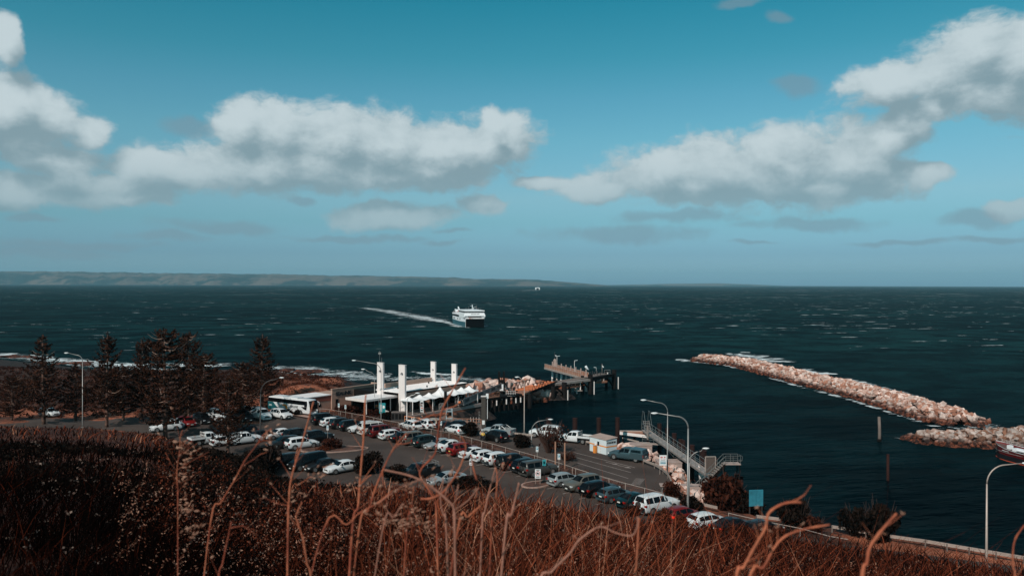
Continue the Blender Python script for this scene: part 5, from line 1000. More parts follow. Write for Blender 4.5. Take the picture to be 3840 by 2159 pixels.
# profile: (x, top z, belt z, half width); greenhouse where top > belt
def interp(tab, x, k_): return float(np.interp(x, [t[0] for t in tab], [t[k_] for t in tab]))
CARS = {
 'sedan': dict(L=4.7, W=1.80, wr=.33, tab=[(-2.35, .80, .80, .68), (-2.28, .98, .90, .80), (-1.75, 1.05, .96, .87), (-.95, 1.40, .97, .90), (-.3, 1.45, .96, .90), (.35, 1.38, .94, .90), (1.05, .98, .92, .89), (1.95, .84, .80, .84), (2.28, .68, .66, .70), (2.35, .55, .55, .6)], rear=(-1.72, -.98), front=(.42, 1.02), side=[(-1.3, -.55), (-.48, .32), (.38, .78)], ax=(-1.42, 1.42)),
 'hatch': dict(L=4.2, W=1.77, wr=.32, tab=[(-2.1, .75, .75, .72), (-2.04, 1.05, .95, .82), (-1.75, 1.38, .97, .87), (-1.3, 1.47, .97, .88), (-.2, 1.50, .95, .89), (.3, 1.42, .93, .89), (1.05, .99, .92, .87), (1.7, .86, .82, .82), (2.04, .68, .66, .7), (2.1, .5, .5, .6)], rear=(-2.02, -1.72), front=(.38, 1.02), side=[(-1.65, -1.1), (-1.02, -.2), (-.13, .75)], ax=(-1.3, 1.3)),
 'suv': dict(L=4.65, W=1.86, wr=.36, tab=[(-2.33, .8, .8, .76), (-2.26, 1.12, 1.04, .87), (-1.95, 1.56, 1.06, .91), (-1.4, 1.67, 1.06, .93), (-.2, 1.69, 1.03, .93), (.3, 1.62, 1.01, .93), (1.0, 1.12, 1.02, .92), (1.85, 1.0, .94, .88), (2.26, .82, .78, .78), (2.33, .6, .6, .7)], rear=(-2.24, -1.92), front=(.36, .98), side=[(-1.85, -1.2), (-1.12, -.25), (-.18, .72)], ax=(-1.38, 1.40)),
 'coupe_suv': dict(L=4.8, W=1.95, wr=.38, tab=[(-2.4, .8, .8, .8), (-2.33, 1.12, 1.06, .92), (-1.9, 1.25, 1.08, .96), (-.9, 1.62, 1.06, .97), (-.2, 1.66, 1.03, .97), (.35, 1.58, 1.01, .97), (1.05, 1.12, 1.02, .95), (1.9, 1.0, .94, .9), (2.33, .82, .78, .8), (2.4, .6, .6, .7)], rear=(-1.85, -.98), front=(.4, 1.02), side=[(-1.35, -.6), (-.52, .2), (.27, .78)], ax=(-1.42, 1.45)),
 'wagon4wd': dict(L=4.95, W=1.92, wr=.38, tab=[(-2.48, .85, .85, .85), (-2.44, 1.2, 1.12, .93), (-2.30, 1.78, 1.14, .95), (-1.9, 1.86, 1.14, .96), (-.1, 1.87, 1.11, .96), (.35, 1.80, 1.09, .96), (.95, 1.22, 1.10, .95), (2.1, 1.12, 1.04, .92), (2.42, .98, .9, .86), (2.48, .7, .7, .8)], rear=(-2.42, -2.28), front=(.4, .93), side=[(-2.2, -1.3), (-1.2, -.35), (-.27, .72)], ax=(-1.45, 1.48)),
 'estate': dict(L=4.8, W=1.82, wr=.35, tab=[(-2.4, .78, .78, .75), (-2.33, 1.05, .98, .86), (-2.0, 1.48, 1.0, .89), (-1.4, 1.58, 1.0, .90), (-.1, 1.60, .98, .91), (.35, 1.52, .96, .91), (1.1, 1.04, .97, .9), (1.95, .92, .87, .86), (2.33, .74, .7, .76), (2.4, .55, .55, .66)], rear=(-2.3, -1.97), front=(.4, 1.08), side=[(-1.9, -1.15), (-1.07, -.25), (-.18, .75)], ax=(-1.42, 1.44)),
 'van': dict(L=5.0, W=1.92, wr=.40, tab=[(-2.5, .95, .95, .88), (-2.46, 1.3, 1.15, .94), (-2.36, 1.88, 1.16, .95), (-1.9, 1.97, 1.16, .95), (.6, 1.97, 1.14, .95), (1.05, 1.86, 1.12, .95), (1.7, 1.30, 1.12, .94), (2.2, 1.08, 1.0, .9), (2.44, .86, .8, .8), (2.5, .6, .6, .75)], rear=(-2.44, -2.33), front=(1.1, 1.66), side=[(-2.2, -1.0), (-.9, .3), (.42, 1.3)], ax=(-1.5, 1.65)),
}
UTES = {'dual_cab_ute': dict(L=5.2, W=1.86, wr=.36, tab=[(-.72, 1.3, 1.10, .92), (-.62, 1.70, 1.12, .93), (-.1, 1.76, 1.10, .93), (.55, 1.68, 1.08, .93), (1.1, 1.18, 1.06, .92), (2.15, 1.06, .98, .90), (2.55, .86, .82, .80), (2.6, .6, .6, .72)], rear=(-.71, -.63), front=(.6, 1.06), side=[(-.55, .1), (.18, .85)], ax=(-1.55, 1.62))}
def car_kit(kind, name='parked_car', tray=None, rack=False, panel_van=False, canopy=False):
    sp = CARS.get(kind) or UTES['dual_cab_ute']; tab = sp['tab']; k_ = Kit(name); zb = .26
    if tray: sp = dict(sp)
    x0 = tab[0][0]; x1 = tab[-1][0]
    xs = sorted(set([round(x0+(x1-x0)*i/44, 3) for i in range(45)]+[t[0] for t in tab])); hwr = sp['wr']
    def sec(x):
        T_, B_, w_ = (interp(tab, x, i) for i in (1, 2, 3)); g = max(0., T_-B_); wt_ = max(.35, w_-.10-hwr*min(1, g/.5)*.62) if g > .02 else w_*.9
        arch = 0.
        return T_, B_, w_, wt_
    # body loft
    vs = []; n = 11
    for x in xs:
        T_, B_, w_, wt_ = sec(x); T_ = max(T_, B_+.004)
        half = [(w_*.90, zb), (w_*.985, .42), (w_, .68 if B_ > .75 else B_*.8), (w_*.975, B_), (wt_, T_-.035), (wt_*.55, T_+.0)]
        ring = [(x, y, z) for y, z in half]+[(x, 0, T_+.015)]+[(x, -y, z) for y, z in half[::-1]]; vs += ring
    n = 13; fs = []
    for i in range(len(xs)-1):
        for j in range(n): a = i*n+j; b = i*n+(j+1) % n; fs.append((a, b, b+n, a+n))
    fs.append(tuple(range(n))); fs.append(tuple((len(xs)-1)*n+j for j in range(n))[::-1])
    k_.add('body', MB().add(vs, fs), 'paint', True)
    def surf(x, v, top):
        """point on the upper side of the body: v=-1..1 across when top, else v=0..1 up the flank glass"""
        T_, B_, w_, wt_ = sec(x); return T_, B_, w_, wt_
    def across(xa, xb, m=6, nx=5, inset=.9):
        mb = MB(); vs = []
        for i in range(nx+1):
            x = xa+(xb-xa)*i/nx; T_, B_, w_, wt_ = sec(x)
            for j in range(m+1): v = (j/m*2-1)*inset; vs.append((x+(.012 if xa > 0 else -.012), wt_*v, T_+.022-.02*v*v))
        mb.add(vs, [(i*(m+1)+j, (i+1)*(m+1)+j, (i+1)*(m+1)+j+1, i*(m+1)+j+1) for i in range(nx) for j in range(m)]); return mb
    k_.add('windscreen', across(*sp['front']), 'glass', True); 
    if not canopy and not panel_van: k_.add('rear_window', across(*sp['rear']), 'glass', True)
    for xa, xb in (sp['side'] if not panel_van else sp['side'][-1:]):
        for s_ in (-1, 1):
            vs = []; nx = 4
            for i in range(nx+1):
                x = xa+(xb-xa)*i/nx; T_, B_, w_, wt_ = sec(x); lo = .10; hi = .86
                for f_ in (lo, hi): vs.append((x, s_*((w_*.975)*(1-f_)+wt_*f_+.012), B_*(1-f_)+(T_-.035)*f_))
            k_.add('side_window', MB().add(vs, [(2*i, 2*i+2, 2*i+3, 2*i+1) for i in range(nx)]), 'glass')
    R = .34 if kind in ('sedan', 'hatch', 'estate') else .38
    for ax in sp['ax']:
        wdt = interp(tab, ax, 3)
        if tray and ax < 0: wdt = .86
        for s_ in (-1, 1):
            arc = MB(); m = 12; vs = [(ax+math.cos(pi*i/m)*(R+.07), s_*(wdt+.004), max(zb, R+math.sin(pi*i/m)*(R+.06))) for i in range(m+1)]+[(ax, s_*(wdt+.004), zb)]
            if not (tray and ax < 0): k_.add('wheel_arch', arc.add(vs, [tuple(range(m+2))]), 'trim')
            wi = k_.add('wheel', MB().tube([(ax, s_*(wdt-.22), R), (ax, s_*(wdt+.012), R)], R, 14), 'tyre', True); k_.add('rim', MB().tube([(ax, s_*(wdt+.0), R), (ax, s_*(wdt+.022), R)], R*.62, 10), 'rim', parent=wi)
    xr = tab[0][0]; xf = tab[-1][0]
    if tray is None or canopy or tray == 'tub':
        pass
    B_r = interp(tab, xr+.07, 2); W_r = interp(tab, xr+.1, 3)
    if kind in CARS:
        for s_ in (-1, 1): k_.add('tail_light', MB().box((xr+.10, s_*(W_r-.09), B_r-.10), (.2, .24, .2)), 'tail')
        k_.add('number_plate', MB().box((xr-.01, 0, .72), (.03, .42, .13)), 'plate'); k_.add('rear_bumper', MB().box((xr+.07, 0, .40), (.2, W_r*1.9, .20)), 'bumper')
        if kind == 'wagon4wd': k_.add('spare_wheel', MB().tube([(xr-.16, .1, 1.0), (xr+.03, .1, 1.0)], .33, 12), 'tyre', True)
    else:
        L2 = 2.6; zd = .72
        if tray == 'flat':
            k_.add('chassis', MB().box((-1.6, 0, .62), (2.0, .9, .2)), 'trim'); k_.add('tray', MB().box((-1.68, 0, .88), (1.95, 1.86, .1)), 'trim')
            for y in (-.93, .93): k_.add('tray_side', MB().box((-1.68, y, 1.06), (1.95, .04, .28)), 'paint')
            k_.add('tray_end', MB().box((-2.66, 0, 1.06), (.04, 1.86, .28)), 'paint'); k_.add('headboard', MB().rail((-.80, -.8, .9), (-.80, .8, .9), .85, .5, .03), 'white_steel')
            for s_ in (-1, 1): k_.add('tail_light', MB().box((-2.68, s_*.75, .80), (.05, .25, .1)), 'tail')
        else:
            for y in (-.89, .89): k_.add('tub_side', MB().box((-1.66, y, .84), (1.9, .09, .78)), 'paint')
            k_.add('tailgate', MB().box((-2.60, 0, .86), (.08, 1.80, .68)), 'paint'); k_.add('tub_floor', MB().box((-1.66, 0, .62), (1.9, 1.7, .1)), 'trim'); k_.add('rear_bumper', MB().box((-2.66, 0, .48), (.14, 1.7, .16)), 'galv'); k_.add('number_plate', MB().box((-2.66, 0, .80), (.02, .4, .13)), 'plate')
            for s_ in (-1, 1): k_.add('tail_light', MB().box((-2.62, s_*.87, .93), (.08, .12, .32)), 'tail')
            if canopy:
                c = MB().ext([(-2.6, -.92, 1.20), (-2.42, -.74, 1.72), (-.66, -.74, 1.74), (-.66, -.92, 1.20)], (0, .02, 0)); vs = [(-2.6, .9, 1.22), (-2.6, -.9, 1.22), (-.66, -.9, 1.22), (-.66, .9, 1.22), (-2.42, .72, 1.72), (-2.42, -.72, 1.72), (-.66, -.74, 1.76), (-.66, .74, 1.76)]
                k_.add('canopy', MB().add(vs, [(0, 1, 2, 3), (4, 7, 6, 5), (0, 4, 5, 1), (1, 5, 6, 2), (2, 6, 7, 3), (3, 7, 4, 0)]), 'paint')
                for s_ in (-1, 1): k_.add('side_window', MB().add([(-2.3, s_*.885, 1.30), (-.85, s_*.885, 1.30), (-.85, s_*.775, 1.62), (-2.25, s_*.775, 1.62)], [(0, 1, 2, 3)]), 'glass')
                k_.add('rear_window', MB().add([(-2.595, -.72, 1.30), (-2.595, .72, 1.30), (-2.475, .66, 1.64), (-2.475, -.66, 1.64)], [(0, 1, 2, 3)]), 'glass')
            elif rack: k_.add('rack', MB().rail((-.85, -.85, 1.2), (-.85, .85, 1.2), .55, .8, .03).rail((-2.4, -.85, 1.2), (-2.4, .85, 1.2), .55, .8, .03).tube([(-.85, -.85, 1.75), (-2.4, -.85, 1.75)], .03).tube([(-.85, .85, 1.75), (-2.4, .85, 1.75)], .03), 'galv')
            else: k_.add('sports_bar', MB().tube([(-.9, -.85, 1.2), (-1.0, -.75, 1.72), (-1.0, .75, 1.72), (-.9, .85, 1.2)], .04, 6).tube([(-1.0, -.75, 1.65), (-1.7, -.85, 1.25)], .035, 6).tube([(-1.0, .75, 1.65), (-1.7, .85, 1.25)], .035, 6), 'rim')
    Bf = interp(tab, xf-.12, 2); Wf = interp(tab, xf-.15, 3)
    for s_ in (-1, 1): k_.add('headlight', MB().box((xf-.15, s_*(Wf-.13), Bf-.06), (.2, .3, .14)), 'head_light'); k_.add('mirror', MB().box((sp['side'][-1][1]-.02, s_*(interp(tab, .7, 3)+.1), interp(tab, .7, 2)+.08), (.12, .2, .14)), 'paint')
    k_.add('grille', MB().box((xf-.035, 0, Bf-.12), (.09, Wf*1.0, .16)), 'trim'); k_.add('front_bumper', MB().box((xf-.06, 0, .40), (.15, Wf*1.8, .18)), 'bumper'); k_.add('number_plate', MB().box((xf+.025, 0, .45), (.02, .40, .12)), 'plate')
    if rack and kind in CARS:
        for s_ in (-1, 1): k_.add('roof_rail', MB().tube([(-1.5, s_*.52, interp(tab, -1.5, 1)+.05), (.2, s_*.52, interp(tab, .2, 1)+.05)], .025, 5), 'rim')
    return k_
KITS = {}
def car(kind, col, pos, deg, label, group, cat='car', var=None, brake=False, plate='plate', name=None):
    key = (kind, var)
    if key not in KITS:
        KITS[key] = car_kit('dual_cab_ute' if kind == 'ute' else kind, name or ('utility_truck' if kind == 'ute' else 'van' if kind == 'van' else 'parked_car'), tray={'flat': 'flat', 'tub': 'tub', 'canopy': 'tub', 'rack': 'tub'}.get(var) if kind == 'ute' else None, rack=(var == 'rack' or var == 'rails'), panel_van=(var == 'panel'), canopy=(var == 'canopy'))
    dark = 'trim' if col in ('white', 'silver', 'black', 'khaki', 'tan') and kind in ('suv', 'wagon4wd', 'coupe_suv') else 'paint_'+col
    return KITS[key].spawn(label, cat, (pos[0], pos[1], .03), rz=math.radians(deg), group=group, sc=1.07, over={'paint': 'paint_'+col, 'tail': 'brake_light' if brake else 'tail_light', 'bumper': dark, 'plate': plate})
MATS['paint'] = MATS['paint_white']; MATS['tail'] = MATS['tail_light']; MATS['bumper'] = MATS['trim']
HL = {'sedan': 2.35, 'hatch': 2.1, 'suv': 2.33, 'coupe_suv': 2.4, 'wagon4wd': 2.48, 'estate': 2.4, 'van': 2.5, 'ute': 2.6}
gA = 'cars in the long row along the verge'
def row(i, kind, col, label, base=MERC, step=DR*2.8, deg=36, off=0., back=False, **k_):
    """bay i of the long row; the near end of each car stands on the row's front line"""
    p = base+step*i+D35*(HL[kind]+off); return car(kind, col, p, deg+(180 if back else 0)+random.uniform(-1.5, 1.5), label, gA, **k_)
row(0, 'coupe_suv', 'white', 'large white coupe shaped four wheel drive between the silver sedan and the red wagon')
row(1, 'suv', 'red', 'dark red four wheel drive with an orange number plate in the middle of the row', plate='plate_yellow')
row(2, 'sedan', 'white', 'white sedan with a red light strip parked right of the dark red four wheel drive')
row(3, 'hatch', 'white', 'white hatchback in the middle of three white cars in the row', off=.1)
row(4, 'suv', 'white', 'small white crossover with a black rear bumper, rightmost of three white cars', off=-.1)
row(5, 'wagon4wd', 'black', 'boxy black four wheel drive next to the white crossover')
row(6, 'suv', 'black', 'glossy black crossover tucked left of the big gray four wheel drive', off=.2)
row(7, 'wagon4wd', 'grey', 'big gray four wheel drive last before the little island with the prohibition sign', base=MERC+Vector((-.5, .3, 0)))
ST = Vector((-2.03, 1.92, 0))
row(1, 'sedan', 'silver', 'silver blue sedan parked nose out in the row, left of the large white coupe', step=ST, back=True)
row(2, 'suv', 'greenblack', 'very dark green wagon with a chrome bumper between a tan wagon and the silver sedan', step=ST)
row(3, 'wagon4wd', 'khaki', 'old tan gray boxy wagon with tall red lights in the row', step=ST)
row(4, 'sedan', 'black', 'black sedan with bright red lights right of the white hatchback', step=ST)
row(5, 'hatch', 'white', 'white hatchback parked between the dark red people mover and a black sedan', step=ST)
row(6, 'wagon4wd', 'darkred', 'dark red people mover parked right of the silver passenger van', step=ST)
row(7, 'van', 'pearl', 'pale silver passenger van with roof bars in the long row', step=ST, var='rails', cat='van')
row(8, 'suv', 'white', 'white crossover parked nose out left of the silver passenger van', step=ST, back=True)
row(9, 'suv', 'black', 'black crossover with its red lights glowing, left of the nose out white one', step=ST)
row(10, 'suv', 'charcoal', 'charcoal crossover third from the far left end of the row', step=ST)
row(11, 'hatch', 'white', 'white hatchback second from the far left end of the row', step=ST)
row(12, 'wagon4wd', 'black', 'big black four wheel drive at the far left end of the row below the coach', step=ST)
e0 = Vector((5.0, 98.0, 0)); es = Vector((1.78, -2.35, 0)); gB = 'cars in the row right of the small island'
def rowb(i, kind, col, label, back=False, off=0., **k_): p = e0+es*i+D35*(HL[kind]+off); return car(kind, col, p, 34+(180 if back else 0), label, gB, **k_)
rowb(0, 'hatch', 'silver', 'silver gray hatchback first right of the prohibition sign island')
rowb(1, 'suv', 'khaki', 'gray green crossover parked nose out beside the silver hatchback', back=True)
rowb(2, 'estate', 'black', 'black station wagon between the gray green crossover and a steel blue one')
rowb(3, 'hatch', 'steelblue', 'steel blue tall hatchback two along from the old white four wheel drive')
rowb(4, 'sedan', 'teal', 'dark teal sedan squeezed beside the old white four wheel drive')
rowb(5, 'wagon4wd', 'white', 'old white four wheel drive with a spare wheel at the right end of the row', off=.2)
rowb(6.4, 'hatch', 'red', 'car almost hidden in the dry grass with a glowing red light', brake=True)
car('hatch', 'white', P('K', 985, 560), 28, 'white hatchback alone on the road at lower right above the dry grass', gB)
car('sedan', 'black', P('K', 1115, 585), 28, 'black sedan with a glowing red light behind the lone white hatchback', gB, brake=True)
car('hatch', 'charcoal', P('K', 1260, 600), 28, 'dark car nearly hidden by weeds right of the glowing red light', gB)
gC = 'cars in the middle bays by the traffic island'
car('sedan', 'white', P('G', 1270, 545), 225, 'white sedan facing the viewer left of the traffic island', gC)
car('estate', 'black', P('G', 1475, 548), 50, 'black estate with roof rails behind the white crossover by the island', gC, var='rails')
car('wagon4wd', 'black', P('G', 1675, 590), 52, 'large black four wheel drive at the tip of the traffic island', gC)
car('suv', 'white', P('G', 1510, 655), 38, 'white crossover wagon with red lights beside the traffic island', gC)
car('suv', 'charcoal', P('G', 1320, 650), 215, 'dark crossover facing out left of the white crossover wagon', gC)
car('ute', 'white', P('G', 510, 605), 42, 'white tray back ute at the foot of the dry slope on the left', gC, cat='ute', var='flat')
car('hatch', 'white', P('G', 700, 620), 40, 'white hatchback parked behind a pine trunk next to the tray back ute', gC)
car('ute', 'white', P('G', 890, 605), 40, 'white dual cab ute half hidden by the large dark bush', gC, cat='ute', var='tub')
car('sedan', 'charcoal', P('G', 690, 545), 222, 'grey sedan in the pine shadow behind the white hatchback', gC)
car('suv', 'black', P('G', 870, 535), 222, 'black crossover behind the white dual cab ute', gC)
car('hatch', 'charcoal', P('G', 1120, 560), 40, 'dark hatchback in the shade right beside the dark lamp pole', gC)
gD = 'cars parked nearest the dry hillside'
car('suv', 'charcoal', P('G', 1310, 855), 228, 'dark crossover facing out among weeds below the traffic island', gD)
car('van', 'black', P('G', 1570, 870), 228, 'black van in the shade beside the dark crossover on the near side', gD, cat='van')
car('sedan', 'charcoal', P('G', 1730, 885), 222, 'dark sedan with bright headlights left of the near white sedan', gD)
car('sedan', 'white', P('G', 1945, 905), 222, 'white sedan facing the viewer close to the dry grass', gD)
car('ute', 'charcoal', P('H', 760, 880), 215, 'dark ute with a silver rack, only its top showing over the weeds', gD, cat='ute', var='rack')
car('sedan', 'silver', P('H', 1065, 950), 212, 'pale silver sedan at the edge of the hillside weeds', gD)
gE = 'cars in the shade under the pines'
car('van', 'white', P('G', 1075, 345), -48, 'white delivery van parked at the far left by the coach', gE, cat='van', var='panel')
car('suv', 'white', P('G', 1290, 336), -40, 'white crossover between the white delivery van and the coach', gE)
car('sedan', 'pearl', P('G', 915, 290), -40, 'pale car behind the white delivery van', gE)
car('wagon4wd', 'black', P('G', 880, 365), -40, 'large black four wheel drive left of the white delivery van', gE)
car('wagon4wd', 'white', P('G', 590, 355), -50, 'white four wheel drive in dappled shade under the pines', gE)
car('suv', 'black', P('G', 455, 385), -45, 'black crossover in deep shade between the pines', gE)
car('hatch', 'red', P('G', 285, 415), -45, 'bright red car glimpsed between the pine branches', gE)
car('suv', 'white', P('G', 60, 470), 215, 'white car half hidden behind a pine trunk at the left edge of the lot', gE)
car('sedan', 'silver', P('G', 150, 430), -45, 'silver car behind the half hidden white one under the pines', gE)
car('hatch', 'white', P('A', 495, 965), -30, 'small white car far left beneath the first pine', gE)
gF = 'vehicles waiting in the lane beyond the fence'
car('suv', 'white', P('C', 1450, 1330), 128, 'white car with its tail towards us, nearest the short lamp beyond the fence', gF)
car('suv', 'white', P('C', 1660, 1310), 130, 'white crossover with roof clutter second in the waiting lane', gF, var='rails')
car('estate', 'tan', P('C', 1800, 1290), 128, 'pale beige wagon third in the waiting lane', gF)
car('sedan', 'black', P('C', 1960, 1330), 128, 'low black car in the waiting lane behind a parking sign', gF)
car('hatch', 'white', P('C', 2160, 1385), 128, 'white car with a red light before the round dark bush in the lane', gF, brake=True)
car('sedan', 'black', P('D', 60, 1115), 128, 'dark car behind the white one with a red light in the waiting lane', gF)
car('ute', 'silver', P('D', 610, 1205), 152, 'silver dual cab ute with a chrome bar at the guard rail', gF, cat='ute', var='tub')
car('suv', 'black', P('D', 560, 1275), 135, 'black crossover beside the silver dual cab ute and two walkers', gF)
car('wagon4wd', 'white', P('D', 1255, 1228), 157, 'white four wheel drive wagon behind the twiggy bush', gF, var='rails')
car('ute', 'white', P('D', 1650, 1300), 153, 'white tray ute with a black roll bar left of the striped hut', gF, cat='ute', var='flat')
car('ute', 'steelblue', P('E', 1005, 695), 145, 'silver blue pickup with a canopy right of the striped hut', gF, cat='ute', var='canopy')
# ============================================================ COACH
ck = Kit('coach'); L, Wd, Hc = 11.5, 2.35, 2.98
tabc = [(-5.75, 2.7, 1.16), (-5.6, 2.9, 1.175), (-1, 2.98, 1.175), (5.1, 2.95, 1.175), (5.5, 2.80, 1.15), (5.75, 2.0, 1.08), (5.8, 1.2, 1.04)]
vs = []; n = 11; xs = np.linspace(-5.75, 5.8, 50)
for x in xs:
    T_ = interp(tabc, x, 1); w_ = interp(tabc, x, 2); hf = [(w_*.96, .32), (w_, .55), (w_, min(1.6, T_*.7)), (w_*.97, T_-.22), (w_*.88, T_-.04)]; vs += [(x, y, z) for y, z in hf]+[(x, 0, T_)]+[(x, -y, z) for y, z in hf[::-1]]
fs = [(i*n+j, i*n+(j+1) % n, (i+1)*n+(j+1) % n, (i+1)*n+j) for i in range(len(xs)-1) for j in range(n)]+[tuple(range(n)), tuple((len(xs)-1)*n+j for j in range(n))[::-1]]
ck.add('body', MB().add(vs, fs), 'paint_white', True)
mat('coach_teal', (.006, .085, .10), .35, coat=.4); mat('logo_orange', (.75, .24, .03), .4)
for s_ in (-1, 1):
    y = s_*1.187
    for i in range(7): xa = -5.5+i*1.42; ck.add('side_window', MB().add([(xa, y*.998, 1.94), (xa+1.38, y*.998, 1.94), (xa+1.38, s_*1.157, 2.66), (xa, s_*1.157, 2.66)], [(0, 1, 2, 3)]), 'glass')
    ck.add('side_window', MB().add([(4.5, y, 1.62), (5.25, s_*1.175, 1.62), (5.2, s_*1.15, 2.62), (4.5, s_*1.157, 2.66)], [(0, 1, 2, 3)]), 'glass'); ck.add('side_window', MB().add([(3.6, y, 1.6), (4.4, y, 1.15), (5.1, y, 1.0), (5.2, y, 1.6)], [(0, 1, 2, 3)]), 'glass')
    ti = ck.add('livery', MB().add([(-5.72, y, .36), (-2.0, y, .36), (-2.6, y, .75), (-3.5, y, 1.3), (-4.2, y, 1.90), (-5.72, y, 1.90)], [(0, 1, 2, 3, 4, 5)]), 'coach_teal'); ck.add('window_band', MB().add([(-5.7, s_*1.180, 1.92), (5.3, s_*1.180, 1.92), (5.25, s_*1.150, 2.70), (-5.7, s_*1.150, 2.70)], [(0, 1, 2, 3)]), 'glass')
    for q_ in range(2): ck.add('small_print', MB().box((-5.0, s_*1.192, 1.36-q_*.2), (.9-.2*(1-q_), .01, .07)), 'sign_white', parent=ti)
    ry = s_*1.196; X = -1.0          # leaping kangaroo in outline, and the name
    kang = [(-2.3, 1.76), (-1.7, 1.60), (-1.1, 1.70), (-.6, 1.72), (-.25, 1.48), (-.12, 1.15), (-.2, .98), (.15, .80), (.0, .76), (-.45, .90), (-.75, .98), (-.78, 1.2), (-1.05, 1.38), (-1.5, 1.42)]
    if s_ == 1: kang = [(2*X-a, b) for a, b in kang]
    ck.add('logo', MB().add([(a, ry, b) for a, b in kang], [tuple(range(len(kang)))]), 'logo_orange')
    ck.add('lettering', text_mb('SEALINK', .62, (1.6, ry, 1.42), (-s_, 0, 0) if s_ == 1 else (1, 0, 0), (0, 0, 1), .004, .012, .3), 'letter_dark')
    for ax in (-3.2, -2.0, 3.5):
        wi = ck.add('wheel', MB().tube([(ax, s_*.95, .48), (ax, s_*1.185, .48)], .46, 14), 'tyre', True); ck.add('rim', MB().tube([(ax, s_*1.18, .48), (ax, s_*1.20, .48)], .27, 10), 'rim', parent=wi); m = 12
        ck.add('wheel_arch', MB().add([(ax+math.cos(pi*i/m)*.56, y, .42+math.sin(pi*i/m)*.52) for i in range(m+1)], [tuple(range(m+1))]), 'trim')
    ck.add('mirror', MB().tube([(5.5, s_*1.15, 2.5), (5.95, s_*1.3, 2.3), (5.95, s_*1.32, 1.8)], .05, 6), 'paint_white'); ck.add('locker_line', MB().box((0, s_*1.19, .98), (8.2, .008, .02)), 'trim')
ck.add('windscreen', MB().add([(5.815, -1.0, 1.15), (5.815, 1.0, 1.15), (5.79, 1.03, 2.0), (5.79, -1.03, 2.0), (5.53, 1.05, 2.76), (5.53, -1.05, 2.76)], [(0, 1, 2, 3), (3, 2, 4, 5)]), 'glass'); ck.add('roof_unit', MB().box((1.0, 0, 3.03), (2.4, 1.5, .16)), 'paint_white'); ck.add('roof_unit', MB().box((-3.2, 0, 3.0), (2.8, 1.6, .14)), 'paint_white')
for s_ in (-1, 1): ck.add('headlight', MB().box((5.8, s_*.75, .72), (.06, .4, .18)), 'head_light')
fw_ = Vector((.84, -.545, 0)).normalized(); ctr = PY('U', 1820, 540, 150.3); ctr.z = 0; ctr = ctr-fw_*5.6+Vector((-fw_.y, fw_.x, 0))*1.17
ck.spawn('white and teal touring coach with an orange kangaroo by the terminal', 'coach', (ctr.x, ctr.y, .03), rz=math.atan2(fw_.y, fw_.x))
# ============================================================ SHIPS
fk = Kit('ferry'); mat('hull_teal', (.012, .085, .11), .4, var=.3, vs=.25); mat('hull_white', (.80, .82, .84), .4, var=.05, vs=.2); mat('ramp_dark', (.002, .003, .004), .8, spec=.08); mat('lifeboat_red', (.6, .09, .04), .5)
def fbox(x0, x1, y0, y1, z0, z1): return MB().box(((x0+x1)/2, (y0+y1)/2, (z0+z1)/2), (x1-x0, y1-y0, z1-z0))
hull = MB().ext([(-48, -6.2, -1), (0, -6.2, -1), (.6, -6.2, 5.4), (.2, -6.2, 6.1), (-48, -6.2, 7.2)], (0, 12.4, 0)); fk.add('hull', hull, 'hull_white')
for s_ in (-1, 1):
    fk.add('hull_side', MB().ext([(-47.9, s_*6.21, -.8), (.1, s_*6.21, -.8), (.35, s_*6.21, 3.5), (-24, s_*6.21, 3.15), (-47.9, s_*6.21, 3.5)], (0, s_*.04, 0)), 'hull_teal'); y = s_*6.24
    fk.add('window_band', MB().ext([(-47.5, s_*6.21, 5.9), (-8, s_*6.21, 5.75), (-1.0, s_*6.21, 5.0), (-9, s_*6.21, 6.75), (-47.5, s_*6.21, 7.1)], (0, s_*.05, 0)), 'dark_glass')
    fk.add('emblem', MB().add([(-29, y, 3.9), (-27.5, y, 4.1), (-26, y, 3.9), (-26.6, y, 5.0), (-28, y, 5.2)], [(0, 1, 2, 3, 4)]), 'letter_dark'); fk.add('emblem', MB().add([(-22, y, 3.6), (-19, y, 4.6), (-16.5, y, 4.3), (-18, y, 5.0), (-18.6, y, 5.5), (-20, y, 5.0)], [(0, 1, 2, 3, 4, 5)]), 'letter_dark')
    fk.add('lettering', text_mb('SEALINK', 1.6, (-42, y, 4.4), (1, 0, 0) if s_ < 0 else (-1, 0, 0), (0, 0, 1), .01, .02), 'hull_teal'); fk.add('handrail', MB().rail((-47.5, s_*6.0, 7.9), (-26, s_*6.0, 7.9), 1.1, 2.4, .04), 'white_steel')
    fk.add('side_lobe', MB().tube([(-.5, s_*6.3, 5.6), (.6, s_*6.6, 7.2), (-.4, s_*6.35, 8.7)], [.35, .6, .35], 8), 'hull_white', True)
fk.add('aft_deck', fbox(-48.3, -20, -6.5, 6.5, 7.2, 7.9), 'hull_white'); fk.add('bow_ramp', fbox(.4, 1.2, -6.0, 6.0, -.9, 5.55), 'ramp_dark'); fk.add('bow_shade', fbox(1.2, 1.45, -3.0, 3.0, .2, 5.2), 'ramp_dark')  # shade of the bow ramp opening painted as near-black blocks
fk.add('bridge_front', MB().ext([(-22, -6.3, 5.9), (0, -6.3, 5.9), (.9, -6.3, 7.3), (.0, -6.3, 9.25), (-26, -6.3, 9.25), (-24, -6.3, 7.9)], (0, 12.6, 0)), 'hull_white')
for i in range(9): fk.add('front_window', MB().ext([(.52, -4.6+i*.98, 6.45), (.52, -3.72+i*.98, 6.45), (.86, -3.72+i*.98, 7.2), (.86, -4.6+i*.98, 7.2)], (.08, 0, 0)), 'dark_glass')
fk.add('upper_windows', fbox(-25.4, -.4, -6.0, 6.0, 9.25, 10.2), 'dark_glass')
